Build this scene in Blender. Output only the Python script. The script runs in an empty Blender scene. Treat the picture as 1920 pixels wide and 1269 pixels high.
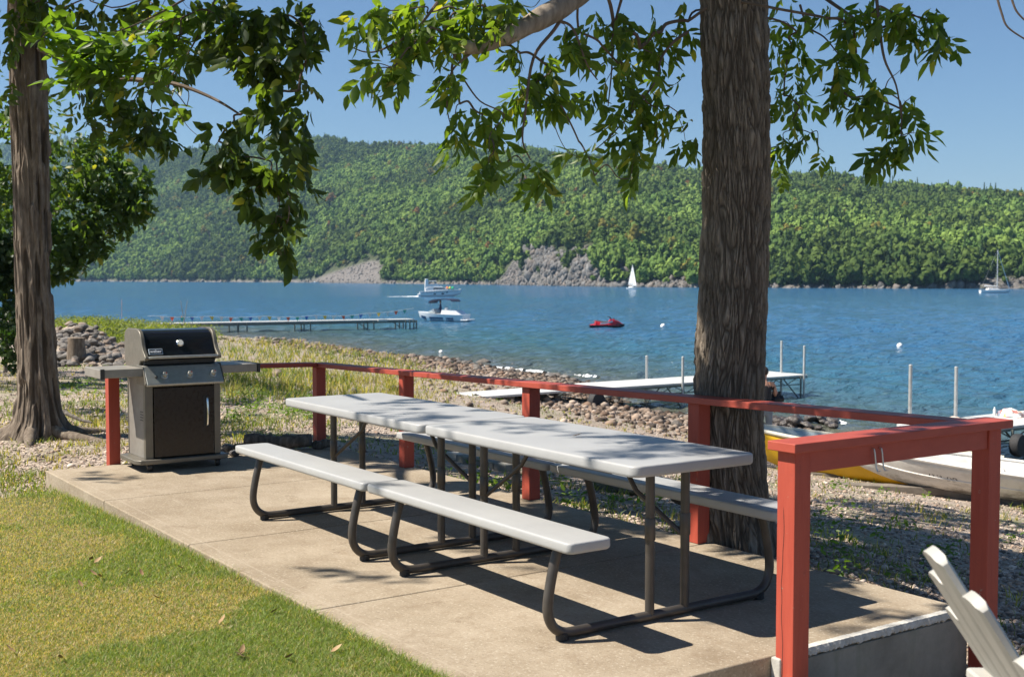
import bpy, bmesh, math, random
import numpy as np
from mathutils import Vector, Matrix
random.seed(7)
RNG = np.random.default_rng(11)
R = math.radians
SC = bpy.context.scene
COL = SC.collection

# ------------------------------------------------------------------ camera
PW, PH, FPX = 1920.0, 1269.0, 2274.95
YAW, PITCH = R(145.3725), R(-2.88)
CAM = np.array([5.6552, -3.6561, 1.5436])
FW = np.array([math.cos(YAW)*math.cos(PITCH), math.sin(YAW)*math.cos(PITCH), math.sin(PITCH)])
RT = np.array([math.sin(YAW), -math.cos(YAW), 0.0])
UP = np.cross(RT, FW)
WATER = -2.77

def at(u, v, d):
    """point seen at photo position (u, v) at forward distance d metres"""
    return CAM + d*(FW + (u-PW/2)/FPX*RT - (v-PH/2)/FPX*UP)
def on_z(u, v, z):
    r = FW + (u-PW/2)/FPX*RT - (v-PH/2)/FPX*UP
    return CAM + (z-CAM[2])/r[2]*r
def uvd(P):
    q = np.asarray(P, float)-CAM
    d = q@FW
    ds = np.where(np.abs(d) < 1e-6, 1e-6, d)
    return PW/2+FPX*(q@RT)/ds, PH/2-FPX*(q@UP)/ds, d

cam = bpy.data.cameras.new('camera')
cam.sensor_width = 36.0
cam.lens = FPX/PW*36.0
cam.clip_start = 0.1
cam.clip_end = 20000
cam.dof.use_dof = True
cam.dof.focus_distance = 7.0
cam.dof.aperture_fstop = 6.3
co = bpy.data.objects.new('camera', cam)
COL.objects.link(co)
M = Matrix((RT, UP, -FW)).transposed().to_4x4()
M.translation = Vector(CAM)
co.matrix_world = M
SC.camera = co

# ------------------------------------------------------------------ noise
def _h(ix, iy, iz, s):
    n = (ix*374761393 + iy*668265263 + iz*2147483647 + s*1274126177) & 0xffffffff
    n = ((n ^ (n >> 13))*1274126177) & 0xffffffff
    n = ((n ^ (n >> 16))*2246822519) & 0xffffffff
    return ((n ^ (n >> 15)) & 0xffffff)/float(0xffffff)
def vnoise(x, y, z=0.0, seed=0):
    x, y, z = np.broadcast_arrays(np.asarray(x, float), np.asarray(y, float), np.asarray(z, float))
    xi, yi, zi = np.floor(x).astype(np.int64), np.floor(y).astype(np.int64), np.floor(z).astype(np.int64)
    fx, fy, fz = x-xi, y-yi, z-zi
    fx, fy, fz = [f*f*(3-2*f) for f in (fx, fy, fz)]
    r = 0
    for a in (0, 1):
        for b in (0, 1):
            for c in (0, 1):
                w = (fx if a else 1-fx)*(fy if b else 1-fy)*(fz if c else 1-fz)
                r = r + w*_h(xi+a, yi+b, zi+c, seed)
    return r
def fbm(x, y, z=0.0, o=4, seed=0, g=0.5):
    s, a, t = 0, 1.0, 0
    for k in range(o):
        s = s + a*vnoise(x*2**k, y*2**k, z*2**k, seed+17*k); t += a; a *= g
    return s/t
def sstep(a, b, x):
    t = np.clip((x-a)/(b-a), 0, 1)
    return t*t*(3-2*t)

# ------------------------------------------------------------------ objects
def tag(o, label=None, cat=None, group=None, kind=None):
    if label: o['label'] = label
    if cat: o['category'] = cat
    if group: o['group'] = group
    if kind: o['kind'] = kind
    return o
def thing(name, label, cat, loc=(0, 0, 0), rz=0.0, group=None):
    o = bpy.data.objects.new(name, None)
    o.empty_display_size = 0.1
    COL.objects.link(o)
    o.location = loc
    o.rotation_euler = (0, 0, rz)
    return tag(o, label, cat, group)
def link(name, me, m=None, parent=None, smooth=False):
    o = bpy.data.objects.new(name, me)
    COL.objects.link(o)
    if m is not None:
        for mm in (m if isinstance(m, (list, tuple)) else [m]):
            me.materials.append(mm)
    if parent is not None: o.parent = parent
    if smooth:
        me.polygons.foreach_set('use_smooth', np.ones(len(me.polygons), dtype=bool))
    return o
def np_mesh(name, V, tris=None, quads=None, col=None, attrs=None):
    me = bpy.data.meshes.new(name)
    V = np.asarray(V, np.float32)
    me.vertices.add(len(V)); me.vertices.foreach_set('co', V.ravel())
    T = np.zeros((0, 3), np.int32) if tris is None else np.asarray(tris, np.int32).reshape(-1, 3)
    Q = np.zeros((0, 4), np.int32) if quads is None else np.asarray(quads, np.int32).reshape(-1, 4)
    me.loops.add(T.size+Q.size)
    me.loops.foreach_set('vertex_index', np.concatenate([T.ravel(), Q.ravel()]))
    me.polygons.add(len(T)+len(Q))
    st = np.concatenate([np.arange(len(T))*3, T.size+np.arange(len(Q))*4]).astype(np.int32)
    me.polygons.foreach_set('loop_start', st)
    me.update(calc_edges=True)
    if col is not None:
        c = np.ones((len(V), 4), np.float32); c[:, :3] = col
        a = me.attributes.new('col', 'FLOAT_COLOR', 'POINT'); a.data.foreach_set('color', c.ravel())
    for k, v in (attrs or {}).items():
        a = me.attributes.new(k, 'FLOAT', 'POINT'); a.data.foreach_set('value', np.asarray(v, np.float32).ravel())
    return me
def grid_quads(nr, nc, wrap=False):
    i, j = np.meshgrid(np.arange(nr-1), np.arange(nc if wrap else nc-1), indexing='ij')
    j2 = (j+1) % nc
    return np.stack([i*nc+j, i*nc+j2, (i+1)*nc+j2, (i+1)*nc+j], -1).reshape(-1, 4)

class MB:
    """collects boxes, tubes, lofts; build() links them as one mesh object"""
    def __init__(s): s.v = []; s.f = []; s.m = []
    def add(s, vs, fs, mi=0, X=None):
        b = len(s.v)
        for p in vs:
            p = Vector(p)
            s.v.append(X @ p if X is not None else p)
        for f in fs: s.f.append([b+i for i in f]); s.m.append(mi)
        return s
    def box(s, a, b, mi=0, X=None):
        x0, y0, z0 = a; x1, y1, z1 = b
        vs = [(x0,y0,z0),(x1,y0,z0),(x1,y1,z0),(x0,y1,z0),(x0,y0,z1),(x1,y0,z1),(x1,y1,z1),(x0,y1,z1)]
        return s.add(vs, [(3,2,1,0),(4,5,6,7),(0,1,5,4),(1,2,6,5),(2,3,7,6),(3,0,4,7)], mi, X)
    def beam(s, p, q, w, h, mi=0, up=(0, 0, 1)):
        p, q = Vector(p), Vector(q); d = (q-p); L = d.length; d.normalize()
        sd = d.cross(Vector(up))
        if sd.length < 1e-5: sd = Vector((1, 0, 0))
        sd.normalize(); u = sd.cross(d)
        X = Matrix((d, sd, u)).transposed().to_4x4(); X.translation = p
        return s.box((0, -w/2, -h/2), (L, w/2, h/2), mi, X)
    def tube(s, pts, r, n=10, mi=0, caps=True):
        P = [Vector(p) for p in pts]; k = len(P)
        rs = r if isinstance(r, (list, tuple, np.ndarray)) else [r]*k
        T = []
        for i in range(k):
            d = P[min(i+1, k-1)]-P[max(i-1, 0)]
            T.append(d.normalized() if d.length > 1e-9 else Vector((0, 0, 1)))
        ref = Vector((0, 0, 1)) if abs(T[0].z) < .9 else Vector((1, 0, 0))
        a = T[0].cross(ref).normalized(); vs = []
        for i in range(k):
            a = (a-T[i]*a.dot(T[i]))
            a = a.normalized() if a.length > 1e-6 else T[i].orthogonal().normalized()
            b = T[i].cross(a)
            for j in range(n):
                t = 2*math.pi*j/n
                vs.append(P[i]+(a*math.cos(t)+b*math.sin(t))*rs[i])
        fs = [(i*n+j, i*n+(j+1) % n, (i+1)*n+(j+1) % n, (i+1)*n+j) for i in range(k-1) for j in range(n)]
        if caps: fs += [tuple(range(n-1, -1, -1)), tuple((k-1)*n+j for j in range(n))]
        return s.add(vs, fs, mi)
    def lathe(s, prof, n=24, c=(0, 0, 0), ax=(0, 0, 1), mi=0):
        ax = Vector(ax).normalized(); a = ax.orthogonal().normalized(); b = ax.cross(a); c = Vector(c)
        vs = [c+ax*z+(a*math.cos(2*math.pi*j/n)+b*math.sin(2*math.pi*j/n))*max(r, 1e-4) for r, z in prof for j in range(n)]
        k = len(prof)
        fs = [(i*n+j, i*n+(j+1) % n, (i+1)*n+(j+1) % n, (i+1)*n+j) for i in range(k-1) for j in range(n)]
        fs += [tuple(range(n-1, -1, -1)), tuple((k-1)*n+j for j in range(n))]
        return s.add(vs, fs, mi)
    def loft(s, rings, mi=0, caps=True, closed=True):
        n = len(rings[0]); k = len(rings)
        vs = [p for r in rings for p in r]
        m = n if closed else n-1
        fs = [(i*n+j, i*n+(j+1) % n, (i+1)*n+(j+1) % n, (i+1)*n+j) for i in range(k-1) for j in range(m)]
        if caps: fs += [tuple(range(n-1, -1, -1)), tuple((k-1)*n+j for j in range(n))]
        return s.add(vs, fs, mi)
    def prism(s, poly, a, b, axis='y', mi=0):
        def mk(p, t): return {'y': (p[0], t, p[1]), 'x': (t, p[0], p[1]), 'z': (p[0], p[1], t)}[axis]
        n = len(poly); vs = [mk(p, a) for p in poly]+[mk(p, b) for p in poly]
        fs = [(j, (j+1) % n, n+(j+1) % n, n+j) for j in range(n)]+[tuple(range(n-1, -1, -1)), tuple(range(n, 2*n))]
        return s.add(vs, fs, mi)
    def build(s, name, m, parent=None, bevel=0.0, seg=2, smooth=False, off=None):
        me = bpy.data.meshes.new(name)
        vs = [v-Vector(off) for v in s.v] if off is not None else s.v
        me.from_pydata([tuple(v) for v in vs], [], s.f)
        bm = bmesh.new(); bm.from_mesh(me)
        bmesh.ops.recalc_face_normals(bm, faces=bm.faces)
        bm.to_mesh(me); bm.free()
        for i, p in enumerate(me.polygons): p.material_index = s.m[i]
        o = link(name, me, m, parent)
        if off is not None and parent is None: o.location = off
        if smooth:
            me.polygons.foreach_set('use_smooth', np.ones(len(me.polygons), dtype=bool))
            try: me.set_sharp_from_angle(angle=R(40))
            except Exception: pass
        if bevel:
            b = o.modifiers.new('bevel', 'BEVEL'); b.width = bevel; b.segments = seg
            b.limit_method = 'ANGLE'; b.angle_limit = R(35)
            me.polygons.foreach_set('use_smooth', np.ones(len(me.polygons), dtype=bool))
            b.harden_normals = True
        return o
def children(o): return [c for c in bpy.data.objects if c.parent == o]
KIDS = {}
def copy_tree(o, parent=None):
    c = o.copy(); COL.objects.link(c)
    if parent is not None: c.parent = parent
    for ch in children(o): copy_tree(ch, c)
    return c

# ------------------------------------------------------------------ materials
class NT:
    def __init__(s, name):
        s.m = bpy.data.materials.new(name); s.m.use_nodes = True
        s.t = s.m.node_tree; s.n = s.t.nodes; s.l = s.t.links
        s.b = s.n['Principled BSDF']; s.out = s.n['Material Output']
        s.co = s.n.new('ShaderNodeTexCoord')
    def node(s, typ, **kw):
        x = s.n.new(typ)
        for k, v in kw.items():
            if k.startswith('_'): setattr(x, k[1:], v)
            else: x.inputs[k.replace('_', ' ')].default_value = v
        return x
    def wire(s, a, b): s.l.new(a, b); return s
    def coord(s, kind='Object', scale=(1, 1, 1)):
        mp = s.n.new('ShaderNodeMapping'); mp.inputs['Scale'].default_value = scale
        s.l.new(s.co.outputs[kind], mp.inputs['Vector']); return mp.outputs[0]
    def noise(s, vec, scale, detail=4, rough=.55, dist=0.0):
        x = s.node('ShaderNodeTexNoise', Scale=scale, Detail=detail, Roughness=rough, Distortion=dist)
        s.l.new(vec, x.inputs['Vector']); return x.outputs['Fac']
    def ramp(s, fac, stops):
        x = s.n.new('ShaderNodeValToRGB'); e = x.color_ramp.elements
        while len(e) < len(stops): e.new(.5)
        for k, (p, c) in enumerate(stops):
            e[k].position = p; e[k].color = (*c, 1) if len(c) == 3 else c
        s.l.new(fac, x.inputs[0]); return x.outputs[0]
    def rng(s, fac, a, b, c=0.0, d=1.0):
        x = s.node('ShaderNodeMapRange'); x.inputs[1].default_value = a; x.inputs[2].default_value = b
        x.inputs[3].default_value = c; x.inputs[4].default_value = d
        s.l.new(fac, x.inputs[0]); return x.outputs[0]
    def mix(s, fac, a, b, mode='MIX'):
        x = s.n.new('ShaderNodeMix'); x.data_type = 'RGBA'; x.blend_type = mode
        for sock, val in ((0, fac), (6, a), (7, b)):
            if hasattr(val, 'is_output'): s.l.new(val, x.inputs[sock])
            else: x.inputs[sock].default_value = val if sock == 0 else (*val, 1)
        return x.outputs[2]
    def math(s, op, a, b=0.0):
        x = s.n.new('ShaderNodeMath'); x.operation = op
        for i, v in ((0, a), (1, b)):
            if hasattr(v, 'is_output'): s.l.new(v, x.inputs[i])
            else: x.inputs[i].default_value = v
        return x.outputs[0]
    def attr(s, name, typ='GEOMETRY', out='Color'):
        x = s.n.new('ShaderNodeAttribute'); x.attribute_name = name; x.attribute_type = typ
        return x.outputs[out]
    def base(s, c):
        if hasattr(c, 'is_output'): s.l.new(c, s.b.inputs['Base Color'])
        else: s.b.inputs['Base Color'].default_value = (*c, 1)
        return s
    def set(s, **kw):
        for k, v in kw.items():
            i = s.b.inputs[k.replace('_', ' ')]
            if hasattr(v, 'is_output'): s.l.new(v, i)
            else: i.default_value = v
        return s
    def bump(s, h, strength=.3, dist=.01, prev=None):
        x = s.node('ShaderNodeBump', Strength=strength, Distance=dist)
        s.l.new(h, x.inputs['Height'])
        if prev is not None: s.l.new(prev, x.inputs['Normal'])
        s.l.new(x.outputs[0], s.b.inputs['Normal']); return x.outputs[0]

def simple(name, c, rough=.5, metal=0.0, var=.12, scale=6.0, bump=0.0, bscale=60.0, dirt=None, dscale=3.0, damt=.5):
    t = NT(name); v = t.coord()
    n = t.noise(v, scale, 5)
    lo = tuple(x*(1-var) for x in c); hi = tuple(min(1, x*(1+var)) for x in c)
    k = t.mix(t.rng(n, .3, .7), lo, hi)
    if dirt is not None:
        k = t.mix(t.math('MULTIPLY', t.rng(t.noise(v, dscale, 8, .7), .52, .72), damt), k, dirt)
    t.base(k).set(Metallic=metal)
    t.set(Roughness=t.rng(t.noise(v, scale*2.3, 3), .2, .8, max(0, rough-.08), min(1, rough+.1)))
    if bump: t.bump(t.noise(v, bscale, 6, .6), bump, .004)
    return t.m
# ================================================================== light and sky
SUN = Vector((-.375, -.685, 1.0)).normalized()
w = bpy.data.worlds.new('World'); SC.world = w; w.use_nodes = True
wt = w.node_tree
sky = wt.nodes.new('ShaderNodeTexSky'); sky.sky_type = 'NISHITA'; sky.sun_disc = False
sky.sun_elevation = math.asin(SUN.z); sky.sun_rotation = math.atan2(SUN.x, SUN.y) % (2*math.pi)
sky.altitude = 100; sky.air_density = 1.1; sky.dust_density = 0.0; sky.ozone_density = 8.0
wt.links.new(sky.outputs[0], wt.nodes['Background'].inputs[0])
wt.nodes['Background'].inputs[1].default_value = 0.052
sl = bpy.data.lights.new('sun', 'SUN'); sl.energy = 5.0; sl.angle = R(.53); sl.color = (1.0, .93, .82)
so = bpy.data.objects.new('sun', sl); COL.objects.link(so)
so.rotation_euler = SUN.to_track_quat('Z', 'Y').to_euler()
SC.view_settings.view_transform = 'Standard'; SC.view_settings.look = 'None'
SC.view_settings.exposure = 1.0; SC.view_settings.gamma = 1.0
cy = SC.cycles
cy.max_bounces = 8; cy.transparent_max_bounces = 8; cy.diffuse_bounces = 3; cy.glossy_bounces = 3
cy.transmission_bounces = 4; cy.volume_bounces = 0
cy.caustics_reflective = False; cy.caustics_refractive = False
cy.sample_clamp_indirect = 4.0

# ================================================================== near terrain
def P3(u, v, z): return tuple(on_z(u, v, z))
CTRL = [
 # lawn and patio surroundings
 (1.8,-1.3,-.03),(0,-1.3,-.05),(-2.8,-1.3,-.10),(-4.45,-1.3,-.14),(4,-3,-.12),(1,-4,-.06),(-3,-4,-.10),(-7,-3,-.13),
 (-12,-4,-.13),(-6,-12,-.1),(4,-12,-.1),(12,-10,-.3),(3.2,-.6,-.13),(2.5,.5,-.42),(2.5,1.2,-.46),(4.5,.8,-.5),(6,4,-.9),
 (-4.5,1.6,-.07),(-2.5,1.6,-.09),(-.5,1.6,-.10),(1.0,1.7,-.13),(2.2,2.0,-.34),(-5.2,0,-.12),(-7.6,-.6,-.12),(-7.5,1.0,-.12),
 (-10,1,-.16),(0,4,-.42),(-4,4,-.40),(4,4,-.66),(-4,10,-1.27),(-2,11,-1.4),(-7,11,-1.42),(2,9,-1.2),(-12,14,-2.0),(-8,15,-2.05),(0,15,-2.0),
 (-12,20.6,-2.68),(-6,20.5,-2.7),(4,20,-2.7),(-18,21.5,-2.7),(-16,17,-2.3),(-20,10,-1.15),(-24,15,-2.0),(-20,3,-.5),(-14,5,-.55),(-8,5,-.5),
 (40,15,-2.7),(30,5,-1.5),(30,-15,-.5),(40,40,-5),
 # under water
 (-12,26,-3.4),(0,26,-3.5),(-25,27,-3.35),(-40,34,-3.4),(-60,36,-3.5),(-85,40,-3.6),(-60,60,-6),(-10,50,-6),(-100,60,-6),(20,30,-4),
 # shoreline further left
 P3(1120,752,-2.72),P3(1000,700,-2.74),P3(900,688,-2.74),P3(800,672,-2.74),P3(640,655,-2.74),P3(540,640,-2.74),P3(415,628,-2.74),P3(320,613,-2.72),
 P3(450,760,-.17),P3(450,700,-.62),P3(450,660,-1.45),P3(700,760,-.34),P3(700,710,-1.12),P3(700,680,-2.0),P3(900,800,-.75),P3(900,745,-1.6),
 P3(1000,720,-2.2),P3(1100,850,-.7),P3(1290,830,-1.9),
 # headland with the rock pile
 P3(160,690,-.55),P3(60,690,-.5),P3(230,690,-.55),(-35,1,-.70),(-45,0,-.75),(-60,0,-.8),(-50,12,-1.1),(-60,18,-1.5),(-75,10,-1.2),(-85,20,-1.7),(-95,18,-1.7),(-100,30,-2.7),(-115,20,-2.6),(-60,-15,-.5),(-110,-5,-1.6),(-150,0,-3.2),
]
CP = np.array(CTRL, float)
def _phi(d): return np.sqrt(d*d+.3)
_A = _phi(np.linalg.norm(CP[:, None, :2]-CP[None, :, :2], axis=2))
_n = len(CP)
_B = np.zeros((_n+3, _n+3)); _B[:_n, :_n] = _A+np.eye(_n)*(-.02)
_B[:_n, _n] = 1; _B[:_n, _n+1:] = CP[:, :2]*.02; _B[_n, :_n] = 1; _B[_n+1:, :_n] = (CP[:, :2]*.02).T
_W = np.linalg.solve(_B, np.concatenate([CP[:, 2], np.zeros(3)]))
def terrain(x, y):
    x = np.asarray(x, float); y = np.asarray(y, float); sh = np.broadcast(x, y).shape
    q = np.stack([np.broadcast_to(x, sh).ravel(), np.broadcast_to(y, sh).ravel()], -1)
    out = np.zeros(len(q))
    for i in range(0, len(q), 20000):
        c = q[i:i+20000]
        d = np.linalg.norm(c[:, None, :]-CP[None, :, :2], axis=2)
        out[i:i+20000] = _phi(d)@_W[:_n]+_W[_n]+(c*.02)@_W[_n+1:]
    near = np.hypot(q[:, 0]+1, q[:, 1])
    out += (fbm(q[:, 0]*.8, q[:, 1]*.8, 0, 4, 3)-.5)*.07*sstep(4, 14, near)+(fbm(q[:, 0]*.15, q[:, 1]*.15, 0, 3, 9)-.5)*.25*sstep(14, 40, near)
    out = np.clip(out, -9, .6)
    return out.reshape(sh)
def tz(x, y): return float(terrain(np.array([x]), np.array([y]))[0])

# ground: one sheet from behind the camera to under the lake, then on to the horizon
def warp(a, b, n, c, k):
    t = np.linspace(-1, 1, n); s = np.sinh(k*t)/math.sinh(k)
    return np.where(s < 0, c+(c-a)*s, c+(b-c)*s)
gx = warp(-190, 70, 330, -3.0, 3.2); gy = warp(-70, 110, 330, 4.0, 2.6)
GX, GY = np.meshgrid(gx, gy, indexing='ij')
GZ = terrain(GX, GY)
# below the patio and the lawn the sheet stays lower than their own surfaces
V = np.stack([GX, GY, GZ], -1).reshape(-1, 3)
Q = grid_quads(330, 330)
o4 = len(V)
big = np.array([(-6000,-1200,-9.5),(1600,-1200,-9.5),(1600,5600,-9.5),(-6000,5600,-9.5)], float)

t = NT('gravel_ground'); v = t.coord('Object')
vor = t.node('ShaderNodeTexVoronoi', Scale=26.0); t.wire(v, vor.inputs['Vector'])
vo2 = t.node('ShaderNodeTexVoronoi', Scale=9.0); t.wire(v, vo2.inputs['Vector'])
pc = t.ramp(vor.outputs['Color'], [(0, (.11, .088, .07)), (.3, (.26, .21, .17)), (.6, (.36, .29, .23)), (.85, (.45, .365, .295)), (1, (.53, .455, .39))])
p2 = t.ramp(vo2.outputs['Color'], [(0, (.15, .12, .095)), (.5, (.31, .25, .205)), (1, (.44, .365, .30))])
c = t.mix(t.rng(t.noise(v, .9, 4), .42, .62), pc, p2)
soil = t.mix(t.rng(t.noise(v, 1.4, 6, .65), .50, .66), c, (.20, .155, .11))
moss = t.mix(t.math('MULTIPLY', t.rng(t.noise(v, .55, 7, .7), .48, .66), .65), soil, (.13, .16, .045))
geo = t.n.new('ShaderNodeNewGeometry'); sep = t.n.new('ShaderNodeSeparateXYZ'); t.wire(geo.outputs['Position'], sep.inputs[0])
wet = t.rng(sep.outputs['Z'], -2.45, -2.72)
c = t.mix(t.rng(sep.outputs['Z'], -1.6, -2.3, 0, .85), moss, p2)
c = t.mix(t.math('MULTIPLY', wet, .7), c, (.07, .062, .055))
t.base(c).set(Roughness=t.rng(wet, 0, 1, .92, .35))
nb = t.bump(vor.outputs['Distance'], .8, -.03)
t.bump(t.noise(v, 70, 5), .4, .012, nb)
M_GRAVEL = t.m
me = np_mesh('ground', np.concatenate([V, big]), quads=np.concatenate([Q, [[o4, o4+1, o4+2, o4+3]]]))
tag(link('ground', me, M_GRAVEL, smooth=True), kind='structure')

# lawn
lx = np.linspace(0, 1, 150); ly = np.linspace(-12, -1.2, 110)
LX, LY = np.meshgrid(lx, ly, indexing='ij')
def lawn_back(x):
    """y where the lawn stops: the patio edge, then a ragged edge to the gravel"""
    return np.full_like(np.asarray(x, float), -1.275)
def lawn_left(y): return -3.98+(fbm(0*y+3.3, y*2.4, 0, 4, 21)-.5)*.22-.02*np.clip(-y-2, 0, 9)
def lawn_z(x, y): return terrain(x, y)+.014
yb = lawn_back(LX)
LYc = np.minimum(LY, yb)
LX = lawn_left(LYc)+(3.6-lawn_left(LYc))*LX
LZ = lawn_z(LX, LYc)
t = NT('lawn_soil'); v = t.coord()
c = t.ramp(t.noise(v, 1.3, 7, .65, .4), [(.30, (.075, .10, .025)), (.45, (.13, .135, .045)), (.58, (.22, .18, .085)), (.72, (.27, .215, .12))])
c = t.mix(t.rng(t.noise(v, 60, 4), .35, .7), c, (.05, .05, .02))
t.base(c).set(Roughness=.95); t.bump(t.noise(v, 90, 5), .8, .02)
me = np_mesh('lawn', np.stack([LX, LYc, LZ], -1).reshape(-1, 3), quads=grid_quads(150, 110))
tag(link('lawn', me, t.m, smooth=True), kind='structure')

# ================================================================== lake
_c = math.degrees(YAW)
ang = np.radians(np.concatenate([np.linspace(_c-108, _c-31, 40)[:-1], np.linspace(_c-31, _c+31, 320), np.linspace(_c+31, _c+108, 40)[1:]]))
rad = np.concatenate([14*np.exp(np.arange(0, math.log(420/14.), .0046)), np.geomspace(424, 5600, 60)])
NA, NR = len(ang), len(rad)
AA, RR = np.meshgrid(ang, rad, indexing='ij')
WX, WY = CAM[0]+RR*np.cos(AA), CAM[1]+RR*np.sin(AA)
WZ = np.full_like(WX, WATER)
_r = np.random.default_rng(77)
wdir = math.atan2(-RT[1]*.75+FW[1]*-.5, -RT[0]*.75+FW[0]*-.5)      # the breeze comes off the lake from the right
mod = .55+.9*fbm(WX*.022, WY*.022, 0, 3, 44)
for k in range(72):
    lam = .36*10**(_r.uniform(0, .95)); th_ = wdir+_r.normal(0, .62); kk = 2*math.pi/lam
    amp = .030*lam/(2*math.pi)*_r.uniform(.5, 1.35)
    ok = sstep(1.7, 3.2, lam/(RR*.0046))
    WZ += amp*ok*mod*np.sin(kk*(WX*math.cos(th_)+WY*math.sin(th_))+_r.uniform(0, 6.28))
dep = np.full_like(WX, 6.0); nr_ = RR < 130; dep[nr_] = np.clip(WATER-terrain(WX[nr_], WY[nr_]), 0, 6)
t = NT('lake_water'); v = t.coord('Object')
depth = t.attr('depth', out='Fac')
shal = t.ramp(t.rng(depth, 0, 3.2), [(0, (.115, .10, .062)), (.16, (.065, .090, .070)), (.45, (.036, .118, .165)), (1, (.032, .118, .228))])
big_n = t.noise(t.coord('Object', (.012, .03, 1)), 1.0, 3)
shal = t.mix(t.rng(big_n, .35, .65, 0, .35), shal, (.040, .135, .25))
t.base(shal).set(Roughness=.12, IOR=1.333, Specular_IOR_Level=.5)
rot = t.n.new('ShaderNodeMapping'); rot.inputs['Rotation'].default_value = (0, 0, R(35)); rot.inputs['Scale'].default_value = (1, .5, 1)
t.wire(t.co.outputs['Object'], rot.inputs['Vector'])
n1 = t.noise(rot.outputs[0], .55, 3, .5, .6)
n2 = t.noise(rot.outputs[0], 2.1, 4, .6, .8)
n3 = t.noise(v, 7.5, 3, .6)
b1 = t.bump(n1, 1.0, 1.3)
b2 = t.bump(n2, 1.0, .42, b1)
t.bump(n3, .7, .08, b2)
me = np_mesh('lake', np.stack([WX, WY, WZ], -1).reshape(-1, 3), quads=grid_quads(NA, NR)[:, ::-1], attrs={'depth': dep})
tag(link('lake', me, t.m, smooth=True), kind='structure')

# ================================================================== hills across the lake
def lerp_tab(tab):
    a = np.array(tab, float)
    return lambda u: np.interp(u, a[:, 0], a[:, 1])
shore_v = lerp_tab([(-900,526.4),(100,527.6),(300,528.4),(560,529.6),(700,531.5),(900,533.5),(1100,537),(1300,539),(1700,541),(1950,541.5),(2800,545)])
ridge_v = lerp_tab([(-900,330),(-200,322),(120,318),(240,300),(330,285),(380,277),(460,268),(560,259),(620,256),(660,266),(700,271),(760,268),(830,273),(900,284),(1000,288),(1100,299),(1200,306),(1300,320),(1380,326),(1440,327),(1500,324),(1560,327),(1640,341),(1700,347),(1760,352),(1830,359),(1920,366),(2100,374),(2800,395)])
def smooth_tab(f, w=9.0):
    return lambda u: (f(u-w)+f(u)*2+f(u+w))/4
H_EYE = CAM[2]-WATER
EYE0 = PH/2+FPX*math.tan(PITCH)
NU, NT_ = 620, 130
UU = np.linspace(-700, 2650, NU)
def col_dirs(u):
    d = FW[None, :2]+((u-PW/2)/FPX)[:, None]*RT[None, :2]
    return d
def shore_d(u): return H_EYE*FPX/(shore_v(u)-EYE0)*(1+.03*(fbm(u*.021, 0*u+2.2, 0, 3, 5)-.5))
def ridge_d(u): return shore_d(u)+np.interp(u, [-700, 600, 1400, 2650], [620, 640, 500, 430])
def ridge_h(u): return (EYE0-smooth_tab(ridge_v)(u))/FPX*ridge_d(u)+CAM[2]-8.5
def cliff_mask(u, s):
    """rock faces and screes above the far shore: u photo column, s metres inland"""
    e = (fbm(u*.03, s*.05, 0, 3, 77)-.5)
    c1 = sstep(948, 985, u+e*30)*sstep(1215, 1165, u+e*40)*sstep(34, 22, s+e*26)*sstep(.40, .50, fbm(u*.045+s*.02, s*.09, 0, 4, 78))
    tri = np.clip((u-575)/120., 0, 1)
    c2 = sstep(0, 10, 44*tri-s+5)*sstep(726, 706, u+e*14)*(u > 572)
    c3 = sstep(0, 8, 30*np.clip((u-925)/40., 0, 1)-s)*(u < 975)*(u > 922)
    c4 = sstep(1560, 1600, u)*.0+sstep(1800, 1840, u+e*60)*sstep(30, 16, s+e*26)*.9
    c5 = sstep(1215, 1235, u)*sstep(1300, 1285, u)*sstep(11, 7, s+e*5)
    return np.clip(c1, 0, 1), np.clip(np.maximum(c2, c3), 0, 1), np.clip(np.maximum(c4, c5), 0, 1)
def hill_pt(u, s):
    """world point s metres inland of the far shore along column u"""
    ds, dr, hr = shore_d(u), ridge_d(u), ridge_h(u)
    W_ = dr-ds; q = s/W_
    prof = np.where(q < 1, .16*np.clip(q/.1, 0, 1)**.8*0+np.clip(q, 0, 1)**.92, 1-.35*(q-1))
    c1, c2, c4 = cliff_mask(u, s)
    h = (hr-WATER-1)*prof
    h = h+1.2*sstep(0, 5, s)+(fbm(u*.006+3, s*.006, 0, 4, 31)-.5)*.22*(hr-WATER)*np.clip(q, 0, 1)*np.clip(1.02-q, 0, 1)*3.0
    up = sstep(2, 11, s)*7+sstep(16, 28, s)*3
    rough = (fbm(u*.09, s*.11, 0, 4, 41)-.5)*7*sstep(0, 6, s)
    c1w = sstep(930, 985, u)*sstep(1235, 1165, u)
    h = h+c1w*(up*(1-.6*sstep(40, 120, s)))+c1*rough+c4*rough*.6
    d = ds+s
    dr2 = col_dirs(u)
    return np.stack([CAM[0]+dr2[:, 0]*d, CAM[1]+dr2[:, 1]*d, WATER-.4+h], -1), c1, c2, c4
tt = np.concatenate([np.linspace(0, .12, 46)[:-1], np.linspace(.12, 1.0, 70), np.linspace(1.03, 1.5, 15)])
NT_ = len(tt)
rows = []; rk = []; sc_ = []
for k in tt:
    P, c1, c2, c4 = hill_pt(UU, k*(ridge_d(UU)-shore_d(UU)))
    if k == 0: P[:, 2] = WATER-3
    s = k*(ridge_d(UU)-shore_d(UU))
    strip = sstep(4.2, 2.2, s+(fbm(UU*.15, 0*UU+.7, 0, 3, 6)-.5)*5)
    rows.append(P); rk.append(np.maximum.reduce([c1, c4, strip])); sc_.append(c2)
V = np.stack(rows, 0).reshape(-1, 3)
t = NT('hill_floor'); v = t.coord('Object')
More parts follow.
